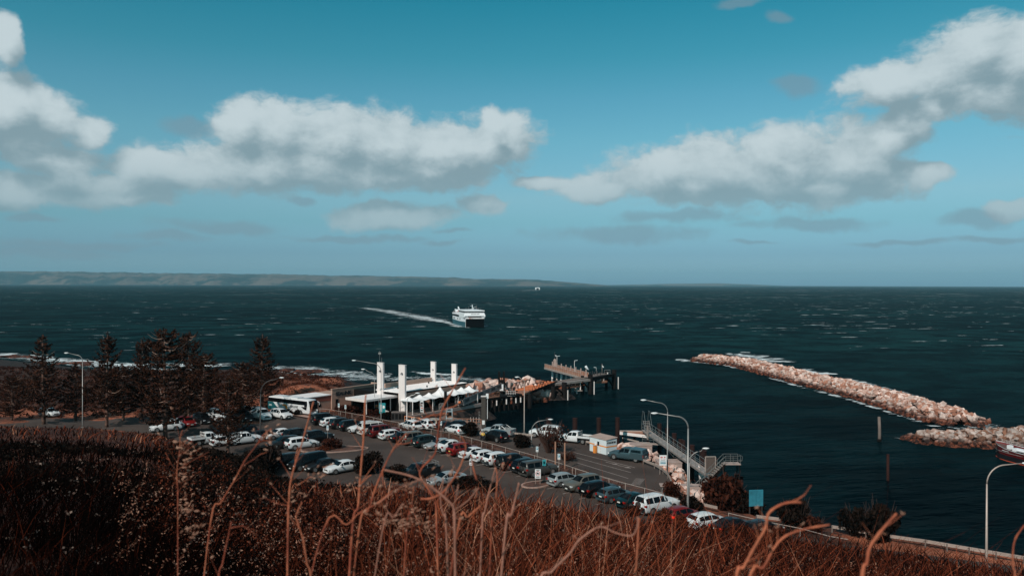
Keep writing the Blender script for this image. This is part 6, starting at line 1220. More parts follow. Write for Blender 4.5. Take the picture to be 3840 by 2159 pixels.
for i in range(13): fk.add('window_post', fbox(-.42, -.3, -5.9+i*.97, -5.8+i*.97, 9.25, 10.2), 'hull_white')
fk.add('roof', fbox(-26, .3, -6.5, 6.5, 10.2, 10.85), 'hull_white'); fk.add('lettering', text_mb('SEALION 2000', .9, (.55, .2, 8.45), (0, 1, 0), (0, 0, 1), .01, .01), 'letter_dark')
ms = MB().tube([(-8, 0, 10.8), (-8, 0, 14.3)], .22, 7).beam((-8, -1.6, 13.6), (-8, .2, 13.4), .2, .12).beam((-8, 0, 12.2), (-8, 2.4, 12.9), .2, .15).tube([(-8, .8, 10.8), (-8, .8, 12.6)], .12, 6).ell((-8, -1.0, 11.2), (.45, .45, .35)); fk.add('mast', ms, 'hull_white')
for y, h in ((-4.6, 1.8), (-2.8, 2.6), (2.4, 3.3), (3.6, 1.6), (5.2, 1.4)): fk.add('aerial', MB().tube([(-6, y, 10.8), (-6, y, 10.8+h)], .035, 5), 'white_steel')
fk.add('crane', MB().beam((-30, -4.0, 7.9), (-35, -4.6, 12.2), .7, .7), 'hull_white'); fk.add('lifeboat', MB().ell((-33, -4.2, 8.9), (2.6, 1.2, .95), 12, 6), 'lifeboat_red', True); fk.add('radome', MB().ell((-40, -4.4, 9.3), (1.1, 1.1, 1.2), 10, 6).tube([(-40, -4.4, 7.9), (-40, -4.4, 8.6)], .4, 7), 'hull_white', True); fk.add('radome', MB().ell((-44, -5, 10), (.5, .5, .6)).tube([(-44, -5, 7.9), (-44, -5, 9.6)], .2, 6), 'hull_white', True); fk.add('funnel', fbox(-28.5, -26, -6.0, -4.2, 7.9, 9.4), 'hull_white'); fk.add('funnel', fbox(-28.5, -26, 4.2, 6.0, 7.9, 9.4), 'hull_white')
for i, y in enumerate((-3.4, -2.2)): fk.add('deck_vent', MB().tube([(1.0, y, 5.5), (1.0, y, 6.3)], .28, 7), 'white_steel' if i else 'lifeboat_red')
fk.add('handrail', MB().rail((1.3, -5.8, 5.5), (1.3, 5.8, 5.5), .9, 1.4, .05), 'white_steel')
fp_ = P('I', 928, 655, SEA); fk.spawn('white and teal car ferry heading in across the strait', 'ferry', (fp_.x, fp_.y, SEA+.1), rz=math.radians(-76))
foam('ferry_wake', [P('V', x, y, SEA) for x, y in ((885, 770), (960, 780), (1030, 792), (1080, 803), (1128, 812))], [10, 17, 21, 19, 10], 'wake_foam'); foam('ferry_wake', [P('V', x, y, SEA) for x, y in ((1010, 791), (1060, 798), (1100, 806), (1135, 815))], [4, 8, 9, 6], 'surf', z=SEA+.2); foam('ferry_wake', [P('V', x, y, SEA) for x, y in ((1080, 802), (1130, 813), (1165, 822), (1190, 826))], [4, 7, 4, 2], 'wake_foam', z=SEA+.12)
foam('bow_wave', [P('I', x, y, SEA) for x, y in ((1050, 660), (1090, 645), (1130, 625), (1180, 605))], [1.5, 3, 3.5, 2.5], 'wake_foam', z=SEA+.1); foam('bow_wave', [P('I', x, y, SEA) for x, y in ((430, 605), (540, 635), (640, 652), (770, 662))], [3, 4, 4, 3], 'wake_foam', z=SEA+.18)
ff = Kit('ferry')
for s_ in (-1, 1): ff.add('hull', MB().ext([(-30, s_*9.2-2.6, -.5), (0, s_*9.2-2.6, -.5), (1.5, s_*9.2-2.6, 4), (1, s_*9.2-2.6, 9.5), (-30, s_*9.2-2.6, 9.5)], (0, 5.2, 0)), 'hull_white'); ff.add('funnel', fbox(-20, -14, s_*9.5-1.2, s_*9.5+1.2, 9.5, 12.5), 'hull_white'); ff.add('window_band', fbox(.9, 1.15, s_*9.2-2, s_*9.2+2, 5, 6.3), 'dark_glass')
ff.add('bridge', fbox(-26, -3, -7, 7, 8.5, 11.8), 'hull_white'); ff.add('bow_shade', fbox(-4, -2, -6.6, 6.6, .2, 8.4), 'ramp_dark'); ff.add('mast', MB().tube([(-8, 2, 11.8), (-8, 2, 15.5)], .4, 6), 'hull_white')  # shade in the gap between the hulls painted as a near-black block
pf = P('V', 1352.5, 728.6, SEA); ff.spawn('tiny white ferry far out just below the horizon', 'ferry', (pf.x, pf.y, SEA+.1), rz=math.radians(-88), sc=.95)
foam('ferry_wake', [P('V', x, y, SEA) for x, y in ((1305, 731), (1325, 730.6), (1345, 730), (1362, 729.6))], [22, 45, 50, 25], 'wake_foam', z=SEA+.1)
sb = Kit('sailing_boat'); sb.add('hull', MB().ell((0, 0, .5), (9, 2.5, 1.6), 10, 5), 'hull_white', True); sb.add('sail', MB().ext([(-6, 0, 2), (7, 0, 2), (1, 0, 24)], (0, .4, 0)), 'hull_white'); ps = P('V', 1311, 717.9, SEA); sb.spawn('white speck of a sailing boat against the end of the far coast', 'sailing boat', (ps.x, ps.y, SEA), rz=.2)
# dark red ship at the right edge
rs = Kit('moored_ship'); mat('hull_red', (.15, .010, .012), .45, var=.15, vs=.4); mat('hull_dark', (.012, .010, .014), .6); mat('boot_stripe', (.85, .12, .05), .5)
b0 = P('F', 2350, 872, SEA+.1); hd_ = (P('F', 2553, 921, SEA+.1)-b0); hd_.z = 0; hd_ = hd_.normalized()     # runs from the bow to the stern; the ship is longer than the view
dpt = [(0, .0), (1.2, 1.2), (3, 2.4), (6, 3.3), (10, 3.7), (24, 3.8), (30, 3.2)]; top = [(0, 4.6), (3, 4.0), (6, 3.6), (10, 3.3), (30, 3.0)]
st_ = []; X_ = [0, .4, 1.2, 2, 3, 4.5, 6, 8, 10, 14, 18, 24, 30]
def wl(x, k_): return float(np.interp(x, [p[0] for p in dpt], [p[1] for p in dpt]))*k_
def tz(x): return float(np.interp(x, [p[0] for p in top], [p[1] for p in top]))
def band(z0f, z1f, k0, k1, off=0.):
    mb = MB()
    for s_ in (-1, 1):
        vs = []
        for x in X_: a = max(0, x-.8*(1-min(1, x/3))); vs += [(x+(0 if z0f(x) > 2 else .7*max(0, 1-x/4)), s_*(wl(x, k0)+off), z0f(x)), (x, s_*(wl(x, k1)+off), z1f(x))]
        mb.add(vs, [(2*i, 2*i+2, 2*i+3, 2*i+1) for i in range(len(X_)-1)])
    return mb
rs.add('hull', band(lambda x: 1.7, tz, .85, 1.0), 'hull_red'); rs.add('lower_hull', band(lambda x: -.6, lambda x: 1.7, .7, .85), 'hull_dark'); rs.add('boot_stripe', band(lambda x: .02, lambda x: .24, .745, .76, .06), 'boot_stripe')
rs.add('rubbing_strake', band(lambda x: 2.5 if x > 4 else 2.5, lambda x: 2.58, .915, .92, .05), 'white_steel')
rs.add('bulwark', band(tz, lambda x: tz(x)+.12, 1.0, 1.0, .06), 'hull_white')
rs.add('deck', MB().add([(x, s_*wl(x, .97), tz(x)-.55) for x in X_ for s_ in (-1, 1)], [(2*i, 2*i+1, 2*i+3, 2*i+2) for i in range(len(X_)-1)]), mat('ship_deck', (.10, .06, .055), .8))
rs.add('handrail', MB().rail((1.2, 1.0, 4.2), (9, 3.3, 3.3), 1.0, 1.3, .03, (.33, .66)), 'white_steel'); rs.add('deck_box', MB().box((5.0, -.2, 3.7), (1.1, 1.2, 1.05)), 'hull_white'); rs.add('winch', MB().box((8.0, -.4, 3.4), (2.6, 1.8, .8)), 'hull_white'); rs.add('winch', MB().tube([(8.4, -1.4, 3.5), (10.8, -1.4, 3.5)], .35, 10), 'hull_white'); rs.add('wheelhouse', MB().box((20, 0, 5), (7, 5.5, 4)), 'hull_white')
rs.add('name_strip', MB().box((5.9, 3.28, 3.02), (2.9, .05, .10)), 'sign_white') if False else None
rz_ = math.atan2(hd_.y, hd_.x)
for i in range(9): rs.add('name_mark', MB().box((4.9+i*.3, -(wl(4.9+i*.3, .955)+.08), 3.0), (.2, .05, .13), rz=-.09), 'sign_white')
for i in range(2): rs.add('deck_cable', MB().tube([(3, 0, 4.4), (12, .5+i, 6.2)], .02, 5), 'galv_dark')
rs.spawn('bow of a dark red ship moored at the right edge', 'ship', (b0.x, b0.y, SEA), rz=rz_, sc=.56)
# ============================================================ PEOPLE
def person(loc, rz, shirt, legs, label, step=.12, arm=.1, hair='hair_dark'):
    """one continuous skinned body; clothes and hair sit over it"""
    def skin(J, E, Rr, nm, m, lev=1):
        me = bpy.data.meshes.new(nm); me.from_pydata([J[k] for k in Rr], [(list(Rr).index(a), list(Rr).index(b)) for a, b in E], []); me.update()
        o = bpy.data.objects.new(nm, me); COL.objects.link(o); sm = o.modifiers.new('s', 'SKIN'); o.modifiers.new('u', 'SUBSURF').levels = lev
        for i, k in enumerate(Rr): me.skin_vertices[0].data[i].radius = (Rr[k], Rr[k]*.85)
        me.skin_vertices[0].data[0].use_root = True; bpy.context.view_layer.update()
        r = bpy.data.meshes.new_from_object(o.evaluated_get(bpy.context.evaluated_depsgraph_get())); r.polygons.foreach_set('use_smooth', [True]*len(r.polygons)); bpy.data.objects.remove(o); return r
    J = dict(pel=(0, 0, .95), wai=(0, 0, 1.12), che=(.01, 0, 1.35), nec=(0, 0, 1.50), hea=(.02, 0, 1.62), top=(.01, 0, 1.74))
    for s_, sg in (('l', 1), ('r', -1)):
        f_ = step*sg; J.update({'hi'+s_: (0, .10*sg, .90), 'kn'+s_: (f_*.8+.03, .11*sg, .50), 'an'+s_: (f_*1.2, .11*sg, .09), 'to'+s_: (f_*1.2+.17, .12*sg, .04), 'sh'+s_: (0, .19*sg, 1.43), 'el'+s_: (-.03-f_*.4, .26*sg, 1.15), 'wr'+s_: (.06-f_*.8+arm, .26*sg, .92), 'ha'+s_: (.09-f_*.9+arm, .25*sg, .82)})
    R1 = dict(pel=.13, wai=.12, che=.145, nec=.055, hea=.095, top=.06); Eg = [('pel', 'wai'), ('wai', 'che'), ('che', 'nec'), ('nec', 'hea'), ('hea', 'top')]
    for s_ in 'lr': R1.update({'hi'+s_: .09, 'kn'+s_: .06, 'an'+s_: .04, 'to'+s_: .035, 'sh'+s_: .06, 'el'+s_: .045, 'wr'+s_: .03, 'ha'+s_: .035}); Eg += [('pel', 'hi'+s_), ('hi'+s_, 'kn'+s_), ('kn'+s_, 'an'+s_), ('an'+s_, 'to'+s_), ('che', 'sh'+s_), ('sh'+s_, 'el'+s_), ('el'+s_, 'wr'+s_), ('wr'+s_, 'ha'+s_)]
    k_ = Kit('person'); k_.add('body', skin(J, Eg, R1, 'body', None), 'skin')
    ks = ['che', 'wai', 'pel', 'shl', 'ell', 'wrl', 'shr', 'elr', 'wrr']; R2 = {k: R1[k]*1.18+.01 for k in ks}; k_.add('jacket', skin(J, [('che', 'wai'), ('wai', 'pel'), ('che', 'shl'), ('shl', 'ell'), ('ell', 'wrl'), ('che', 'shr'), ('shr', 'elr'), ('elr', 'wrr')], R2, 'jacket', None), shirt)
    ks = ['pel', 'hil', 'knl', 'anl', 'hir', 'knr', 'anr']; R3 = {k: R1[k]*1.15+.012 for k in ks}; k_.add('trousers', skin(J, [('pel', 'hil'), ('hil', 'knl'), ('knl', 'anl'), ('pel', 'hir'), ('hir', 'knr'), ('knr', 'anr')], R3, 'trousers', None), legs)
    k_.add('hair', MB().ell((-.012, 0, 1.70), (.105, .095, .09), 10, 6), hair, True)
    for s_ in (-1, 1): k_.add('shoe', MB().ell((step*1.2*s_+.09, .115*s_, .045), (.14, .055, .05), 8, 5), 'trim', True)
    return k_.spawn(label, 'person', (loc[0], loc[1], .03), rz=rz)
mat('skin', (.35, .17, .11), .6); mat('hair_dark', (.02, .012, .01), .7); mat('hivis', (.85, .55, .08), .6); mat('cloth_pale', (.45, .38, .33), .8); mat('cloth_grey', (.22, .23, .24), .8); mat('cloth_dark', (.015, .017, .022), .8); mat('cloth_teal', (.01, .05, .07), .8); mat('cloth_rust', (.35, .12, .07), .8)
person(P('D', 405, 1292), 1.2, 'hivis', 'cloth_dark', 'person in a yellow high visibility jacket by the round dark bush')
person(P('D', 372, 1280), .4, 'cloth_pale', 'cloth_dark', 'person in pale clothes just left of the yellow jacket', arm=.2)
person(P('D', 628, 1302), -1.9, 'cloth_grey', 'cloth_grey', 'person in grey walking along the fence beside the black crossover', step=.2)
person(P('C', 1515, 1255), 2.4, 'cloth_pale', 'cloth_rust', 'person in pale top standing below the orange handrail')
person(P('C', 1627, 1235), 2.0, 'cloth_teal', 'cloth_dark', 'person in dark teal standing right of the one in a pale top')
# ============================================================ TREES, BUSHES
def leaf_mat(name, c1, c2, trans=.15, rough=.8):
    m = bpy.data.materials.new(name); m.use_nodes = True; MATS[name] = m; nt = m.node_tree; nt.nodes.clear(); t = NT(nt)
    g = t.n('ShaderNodeNewGeometry', out=0); r = t.n('ShaderNodeNewGeometry', out='Random Per Island')
    c = t.mix(t.smooth(t.m('ADD', t.m('MULTIPLY', t.noise(g, .9, 3., .6), .7), t.m('MULTIPLY', r, .5)), .35, .9), c1, c2)
    d = t.n('ShaderNodeBsdfDiffuse', {'Color': c}); tr = t.n('ShaderNodeBsdfTranslucent', {'Color': c})
    o = nt.nodes.new('ShaderNodeOutputMaterial'); nt.links.new(t.n('ShaderNodeMixShader', {0: trans, 1: d, 2: tr}), o.inputs[0]); return m
leaf_mat('pine_foliage', (.008, .006, .005), (.075, .030, .018)); leaf_mat('dark_leaf', (.004, .005, .005), (.022, .014, .011)); leaf_mat('weed_leaf', (.012, .005, .004), (.17, .045, .024)); leaf_mat('scrub_leaf', (.030, .011, .007), (.16, .046, .024)); leaf_mat('brown_leaf', (.014, .007, .006), (.075, .024, .015))
mat('bark', (.15, .075, .052), .85, var=.35, vs=1.5, col2=(.045, .024, .018), cs=1.2); mat('dead_wood', (.34, .22, .17), .8, var=.3, vs=2); mat('twig', (.06, .028, .02), .8)
def leaves(cent, size, nrm_seed=0, elong=1.6):
    """an array of small bent leaf quads at the given centres; returns verts and quads"""
    n = len(cent); r = np.random.default_rng(nrm_seed); a = r.normal(size=(n, 3)); a /= np.linalg.norm(a, axis=1)[:, None]; b = r.normal(size=(n, 3)); b -= a*(a*b).sum(1)[:, None]; b /= np.linalg.norm(b, axis=1)[:, None]
    s = (size*r.uniform(.6, 1.4, n))[:, None] if np.isscalar(size) else (size*r.uniform(.6, 1.4, n))[:, None]
    a = a*s*elong; b = b*s; v = np.stack([cent-a*.5, cent+b*.5, cent+a*.5, cent-b*.5], 1).reshape(-1, 3); f = np.arange(4*n).reshape(n, 4); return v, f
def pine(h, R, seed, shape='cone', dens=1.):
    rd = random.Random(seed); k_ = Kit('norfolk_pine'); tr = MB(); lean = rd.uniform(-.02, .02)
    pts = [(lean*z, .3*lean*z*math.sin(z), z) for z in np.linspace(-.5, h, 14)]; tr.tube(pts, [.30*(1-i/13)**.8+.035 for i in range(14)], 8); k_.add('trunk', tr, 'bark', True)
    br = MB(); dead = MB(); cen = []; z = h*.16; sizes = []
    while z < h-.5:
        f = z/h
        if shape == 'cone': L = R*(1-f)**.75+.25
        elif shape == 'ragged': L = R*((1-f)**.6)*rd.uniform(.55, 1.05)+.25
        else: L = R*(.35+.65*math.sin(min(1, (1-f)*1.7)*pi/2))*rd.uniform(.75, 1.)*(1 if f < .9 else .9)
        L *= (.75 if f < .3 else 1.); nb = rd.choice((4, 5, 5, 6)); a0 = rd.uniform(0, 6.28)
        for i in range(nb):
            an = a0+2*pi*i/nb+rd.uniform(-.2, .2); l = L*rd.uniform(.7, 1.08); d = Vector((math.cos(an), math.sin(an), 0)); isd = rd.random() < .10
            p0 = Vector((lean*z, 0, z)); rise = rd.uniform(.0, .2); pp = [p0+d*(l*t_)+Vector((0, 0, l*(rise*t_-.22*math.sin(t_*pi)*.5+.22*t_**3))) for t_ in (0, .25, .5, .75, 1.)]
            (dead if isd else br).tube(pp, [.055*(l/4)**.5+.012, .045, .035, .025, .01], 4)
            if isd: continue
            n = int(70*l/3.5*dens)
            for _ in range(n):
                t_ = rd.uniform(.22, 1.04); j = min(3, int(t_*4)); q_ = pp[j].lerp(pp[min(4, j+1)], min(1., t_*4-j)); sp_ = .36*l*.32*(1.15-abs(t_-.62))
                side = Vector((-d.y, d.x, 0)); c = q_+side*rd.gauss(0, 1)*min(.6, sp_)+Vector((0, 0, rd.gauss(.02, .065))); cen.append(c[:]); sizes.append(.20 if t_ < .9 else .14)
        z += rd.uniform(.48, .80)*(1.05 if f < .8 else .75)
    for _ in range(int(60*dens)): zz = rd.uniform(h*.9, h+.1); cen.append((lean*zz+rd.gauss(0, .12), rd.gauss(0, .12), zz)); sizes.append(.12)
    v, f = leaves(np.array(cen), np.array(sizes), seed, 2.2); k_.add('branches', br, 'bark'); k_.add('dead_branches', dead, 'dead_wood'); k_.add('crown', np_mesh('crown', v, f), 'pine_foliage'); return k_
PK = [pine(15., 5.2, 1, 'cone', 1.0), pine(15., 5.8, 2, 'ragged', 1.1), pine(15., 5.6, 3, 'round', 1.25)]
def put_pine(k_, z, x, y, ty, label, hs=1., ws=1., rz=0.):
    b = P(z, x, y); t_ = PY(z, x, ty, b.y); s_ = t_.z/15.; PK[k_].spawn(label, 'tree', (b.x, b.y, 0), rz=rz, sc=(s_*ws, s_*ws, s_), group='pines between the car park and the shore')
put_pine(0, 'A', 440, 1045, 150, 'leftmost tall pine with a flat layered top near the left edge', rz=.4)
put_pine(1, 'A', 1072, 1075, 118, 'narrow topped pine right of the tall curved street lamp', ws=.85, rz=1.2)
put_pine(1, 'A', 1430, 985, 185, 'thin pale topped pine behind the biggest pine', ws=.8, rz=2.4)
put_pine(2, 'A', 1662, 1190, 85, 'biggest dark pine in the middle of the group with a bare spike top', ws=1.0, rz=.9)
put_pine(2, 'A', 1895, 1000, 118, 'pine with a dense rounded top right of the biggest pine', ws=.62, rz=2.9)
put_pine(0, 'G', 722, 730, -118, 'pine with a sunlit pale trunk and wide open branches', ws=.95, rz=3.6)
put_pine(1, 'B', 222, 890, 140, 'rightmost pine with a bushy crown left of the coach', ws=1.05, rz=5.1)
put_pine(2, 'A', 2050, 1010, 330, 'dark lower pine filling the gap behind the sunlit trunk', ws=1.1, rz=1.9)
put_pine(0, 'A', 760, 1010, 420, 'low dark pine behind the tall curved street lamp', ws=1.2, rz=2.2)
put_pine(2, 'A', 1240, 1010, 450, 'low dark pine between the narrow topped pine and the biggest one', ws=1.2, rz=.2)
put_pine(2, 'A', 120, 1010, 560, 'low spreading dark pine at the left edge of the picture', ws=1.3, rz=4.2)
put_pine(2, 'A', 2440, 1010, 420, 'low dark pine between the sunlit trunk and the rightmost pine', ws=1.1, rz=5.2)
def bush(kind, seed, n=2400, size=.10, twigs=40):
    rd = np.random.default_rng(seed); r_ = random.Random(seed); k_ = Kit('bush'); lob = [(r_.uniform(-.6, .6), r_.uniform(-.5, .5), r_.uniform(.35, .75), r_.uniform(.35, .6)) for _ in range(7)]+[(0, 0, .5, .7)]
    cen = []
    for i in range(n):
        x, y, z, r = lob[i % len(lob)]; d = rd.normal(size=3); d /= np.linalg.norm(d); q_ = np.array([x, y, z])+d*r*(rd.random()**.35)*(1, 1, .85)
        if q_[2] < 0: q_[2] = -q_[2]*.3
        cen.append(q_)
    v, f = leaves(np.array(cen), size, seed, 1.9); tw = MB()
    for _ in range(twigs):
        a = r_.uniform(0, 6.28); l = r_.uniform(.6, 1.1); tw.tube([(0, 0, -.1), (math.cos(a)*l*.4, math.sin(a)*l*.4, l*.45), (math.cos(a)*l*.75+r_.uniform(-.1, .1), math.sin(a)*l*.75, l*r_.uniform(.7, 1.25))], [.03, .016, .005], 3)
    k_.add('stems', tw, 'twig'); k_.add('foliage', np_mesh('foliage', v, f), kind); return k_
BK = {'dark': bush('dark_leaf', 11), 'dark2': bush('dark_leaf', 12, 2600, .09), 'scrub': bush('scrub_leaf', 13, 2000, .09), 'brown': bush('brown_leaf', 14, 2200, .10), 'twiggy': bush('brown_leaf', 15, 500, .07, 170)}
def put_bush(kind, p, r, h, label, group=None, rz=0.):
    z = float(ground_z(np.array([p[0]]), np.array([p[1]]))[0]); BK[kind].spawn(label, 'bush', (p[0], p[1], max(z, -1.5)-.05), rz=rz, sc=(r, r, h), group=group)
put_bush('dark', P('D', 245, 1195), 2.1, 1.9, 'round dark bush by the two people at the fence', rz=1.)
put_bush('dark2', P('D', 920, 1350), 1.75, 1.9, 'round black bush beside the low arched lamp', rz=2.)
put_bush('twiggy', P('D', 1290, 1440), 2.6, 3.9, 'large twiggy bare bush in front of the white four wheel drive', rz=.5)
put_bush('brown', P('B', 950, 1292), 1.9, 1.5, 'brown bush on the traffic island'); put_bush('scrub', P('B', 850, 1310), 1.3, .7, 'low rusty plants at the left end of the traffic island')
put_bush('dark2', P('C', 1110, 1165), 1.7, 1.6, 'round dark bush between the banner and the dark container box', rz=.3)
put_bush('brown', P('C', 500, 1060), 2.6, 1.5, 'wide scrubby bush in the bed below the terminal name', rz=1.4); put_bush('brown', P('C', 350, 1030), 2.2, 1.3, 'brown scrubby bush by the doorway end of the bed', rz=2.1); put_bush('brown', P('C', 800, 1090), 2.2, 1.2, 'scrubby bush beneath the tall lamp with the long arm', rz=3.)
put_bush('dark', P('U', 1460, 1085), 1.1, 1.2, 'small round bush before the coach wheels'); put_bush('dark', P('U', 1050, 1060), 1.0, 1.1, 'dark bush behind the white crossover by the coach')
put_bush('dark', P('G', 1110, 935), 3.0, 3.3, 'large dark bush standing in front of the parked white ute', rz=.8); put_bush('dark2', P('G', 980, 900), 2.4, 2.4, 'dark bush on the left of the largest one by the white ute', rz=1.8)
put_bush('dark2', P('H', 270, 830), 2.2, 2.8, 'round dark shrub at the edge of the lot below the traffic island', rz=.6)
put_bush('dark', P('H', 1280, 985), 2.0, 1.3, 'low dark bush right of the pale silver sedan', rz=.2); put_bush('dark2', P('H', 1450, 1010), 1.8, 1.3, 'low dark bush by the two plate sign', rz=2.5); put_bush('dark', P('H', 560, 900), 2.6, 1.5, 'dark bush in front of the hidden ute with a rack', rz=1.1)
put_bush('brown', P('E', 2060, 1150, -.5), 3.1, 4.1, 'big rusty brown bush right of the metal stairs', rz=.9); put_bush('dark', P('E', 2250, 1195, -.5), 2.2, 2.6, 'dark bush between the rusty brown one and the blue board', rz=2.)
put_bush('brown', P('E', 1500, 1110, -.3), 1.3, 1.7, 'brown bush at the bent end of the guard rail'); put_bush('dark', P('K', 905, 470), 1.6, 1.4, 'dark bush beside the foot of the tallest lamp', rz=1.3)
put_bush('dark', P('K', 1430, 575), 2.1, 2.9, 'dark bush under the bent stalk at lower right', rz=.4); put_bush('brown', P('K', 1520, 585), 1.4, 1.6, 'small brown bush right of the dark one under the bent stalk'); put_bush('dark', P('K', 1740, 600), 1.6, 2.6, 'dark bush left of the pair over the lower right guard rail', rz=2.2); put_bush('dark', P('K', 1850, 625), 2.0, 3.3, 'dark bush right of the pair over the lower right guard rail', rz=3.3)
put_bush('twiggy', P('H', 2330, 700), 1.6, 1.3, 'small brown thicket at the verge by the timber posts')
for i, (z, x, y, r_, h_, lb) in enumerate([('K', 790, 540, 1.5, 1.5, 'rusty weeds half hiding the red lit car right of the old white four wheel drive'), ('K', 860, 560, 1.2, 1.2, 'weeds between the hidden red lit car and the lone white hatchback'), ('K', 1130, 625, 1.6, 1.2, 'weeds in front of the black sedan with the red light'), ('K', 1290, 640, 1.9, 1.3, 'dark weeds hiding the last car at lower right'), ('K', 600, 500, 1.0, .9, 'weeds below the old white four wheel drive')]): put_bush('scrub' if i < 2 else 'brown', P(z, x, y), r_, h_, lb, rz=i)
# ground cover that nobody could count
def scatter(name, pts, size, m, hmax, seed, per=14, spread=.5, label=None):
    r = np.random.default_rng(seed); pts = np.array(pts); n = len(pts); hm_ = np.asarray(hmax if not np.isscalar(hmax) else np.full(n, hmax)); c = np.repeat(pts, per, 0); hh = np.repeat(hm_, per)
    d = r.normal(size=(len(c), 3)); d /= np.linalg.norm(d, axis=1)[:, None]; k_ = r.random(len(c))**.4
    c = c+d*np.stack([spread*k_*hh, spread*k_*hh, .5*k_*hh], 1)+np.stack([hh*0, hh*0, hh*.42], 1); sz = np.repeat(size if not np.isscalar(size) else np.full(n, size), per)
    v, f = leaves(c, sz, seed+1, 1.8); return solo(name, np_mesh(name, v, f), m, kind='stuff', label=label)
def inpoly(x, y, pl): return sdf(np.asarray(x), np.asarray(y), np.array([[p[0], p[1]] for p in pl])) > 0
# verge scrub
vp = vk+vf; bx = np.array([[p[0], p[1]] for p in vp]); X = rng.uniform(bx[:, 0].min(), bx[:, 0].max(), 9000); Y = rng.uniform(bx[:, 1].min(), bx[:, 1].max(), 9000); k_ = inpoly(X, Y, vp); X, Y = X[k_], Y[k_]; nn = vnoise(X, Y, 3., 21); k_ = nn > .40; X, Y, nn = X[k_], Y[k_], nn[k_]
scatter('verge_scrub', np.stack([X, Y, X*0+.12], -1), .075, 'scrub_leaf', .25+np.clip(nn-.4, 0, .4)*2.4, 5, 16, .8)
# headland scrub
X = rng.uniform(-230, -24, 16000); Y = rng.uniform(140, 300, 16000); Z = ground_z(X, Y); s_ = sdf(X, Y, PX); md = np.hypot((X-MOUND.x)/10., (Y-MOUND.y)/8.5)
k_ = (s_ > np.interp(X, [-100, -66], [27, 7])) & (Z > -.8) & (md > 1.0+.5*(vnoise(X, Y, 5., 8)-.3)) & (vnoise(X, Y, 9., 6) > .34-.12*np.clip((-60-X)/60, 0, 1)) & ~inpoly(X, Y, [T(-12, 6), T(27, 20), T(27, -9), T(-12, -9)]) & ~inpoly(X, Y, lot)
X, Y, Z = X[k_], Y[k_], Z[k_]; h_ = (.35+.8*vnoise(X, Y, 12., 7))
scatter('coastal_scrub', np.stack([X, Y, Z], -1), .20, 'brown_leaf', h_, 15, 12, .75)
X = rng.uniform(-75, -26, 5000); Y = rng.uniform(150, 215, 5000); Z = ground_z(X, Y); k_ = (sdf(X, Y, PX) > 3) & (Z > -1.2) & (vnoise(X, Y, 4., 16) > .5) & ~inpoly(X, Y, [T(-12, 6), T(27, 20), T(27, -9), T(-12, -9)]) & ~inpoly(X, Y, lot); X, Y, Z = X[k_], Y[k_], Z[k_]
scatter('rusty_scrub', np.stack([X, Y, Z], -1), .14, 'scrub_leaf', .35+.6*vnoise(X, Y, 6., 17), 25, 10, .9)
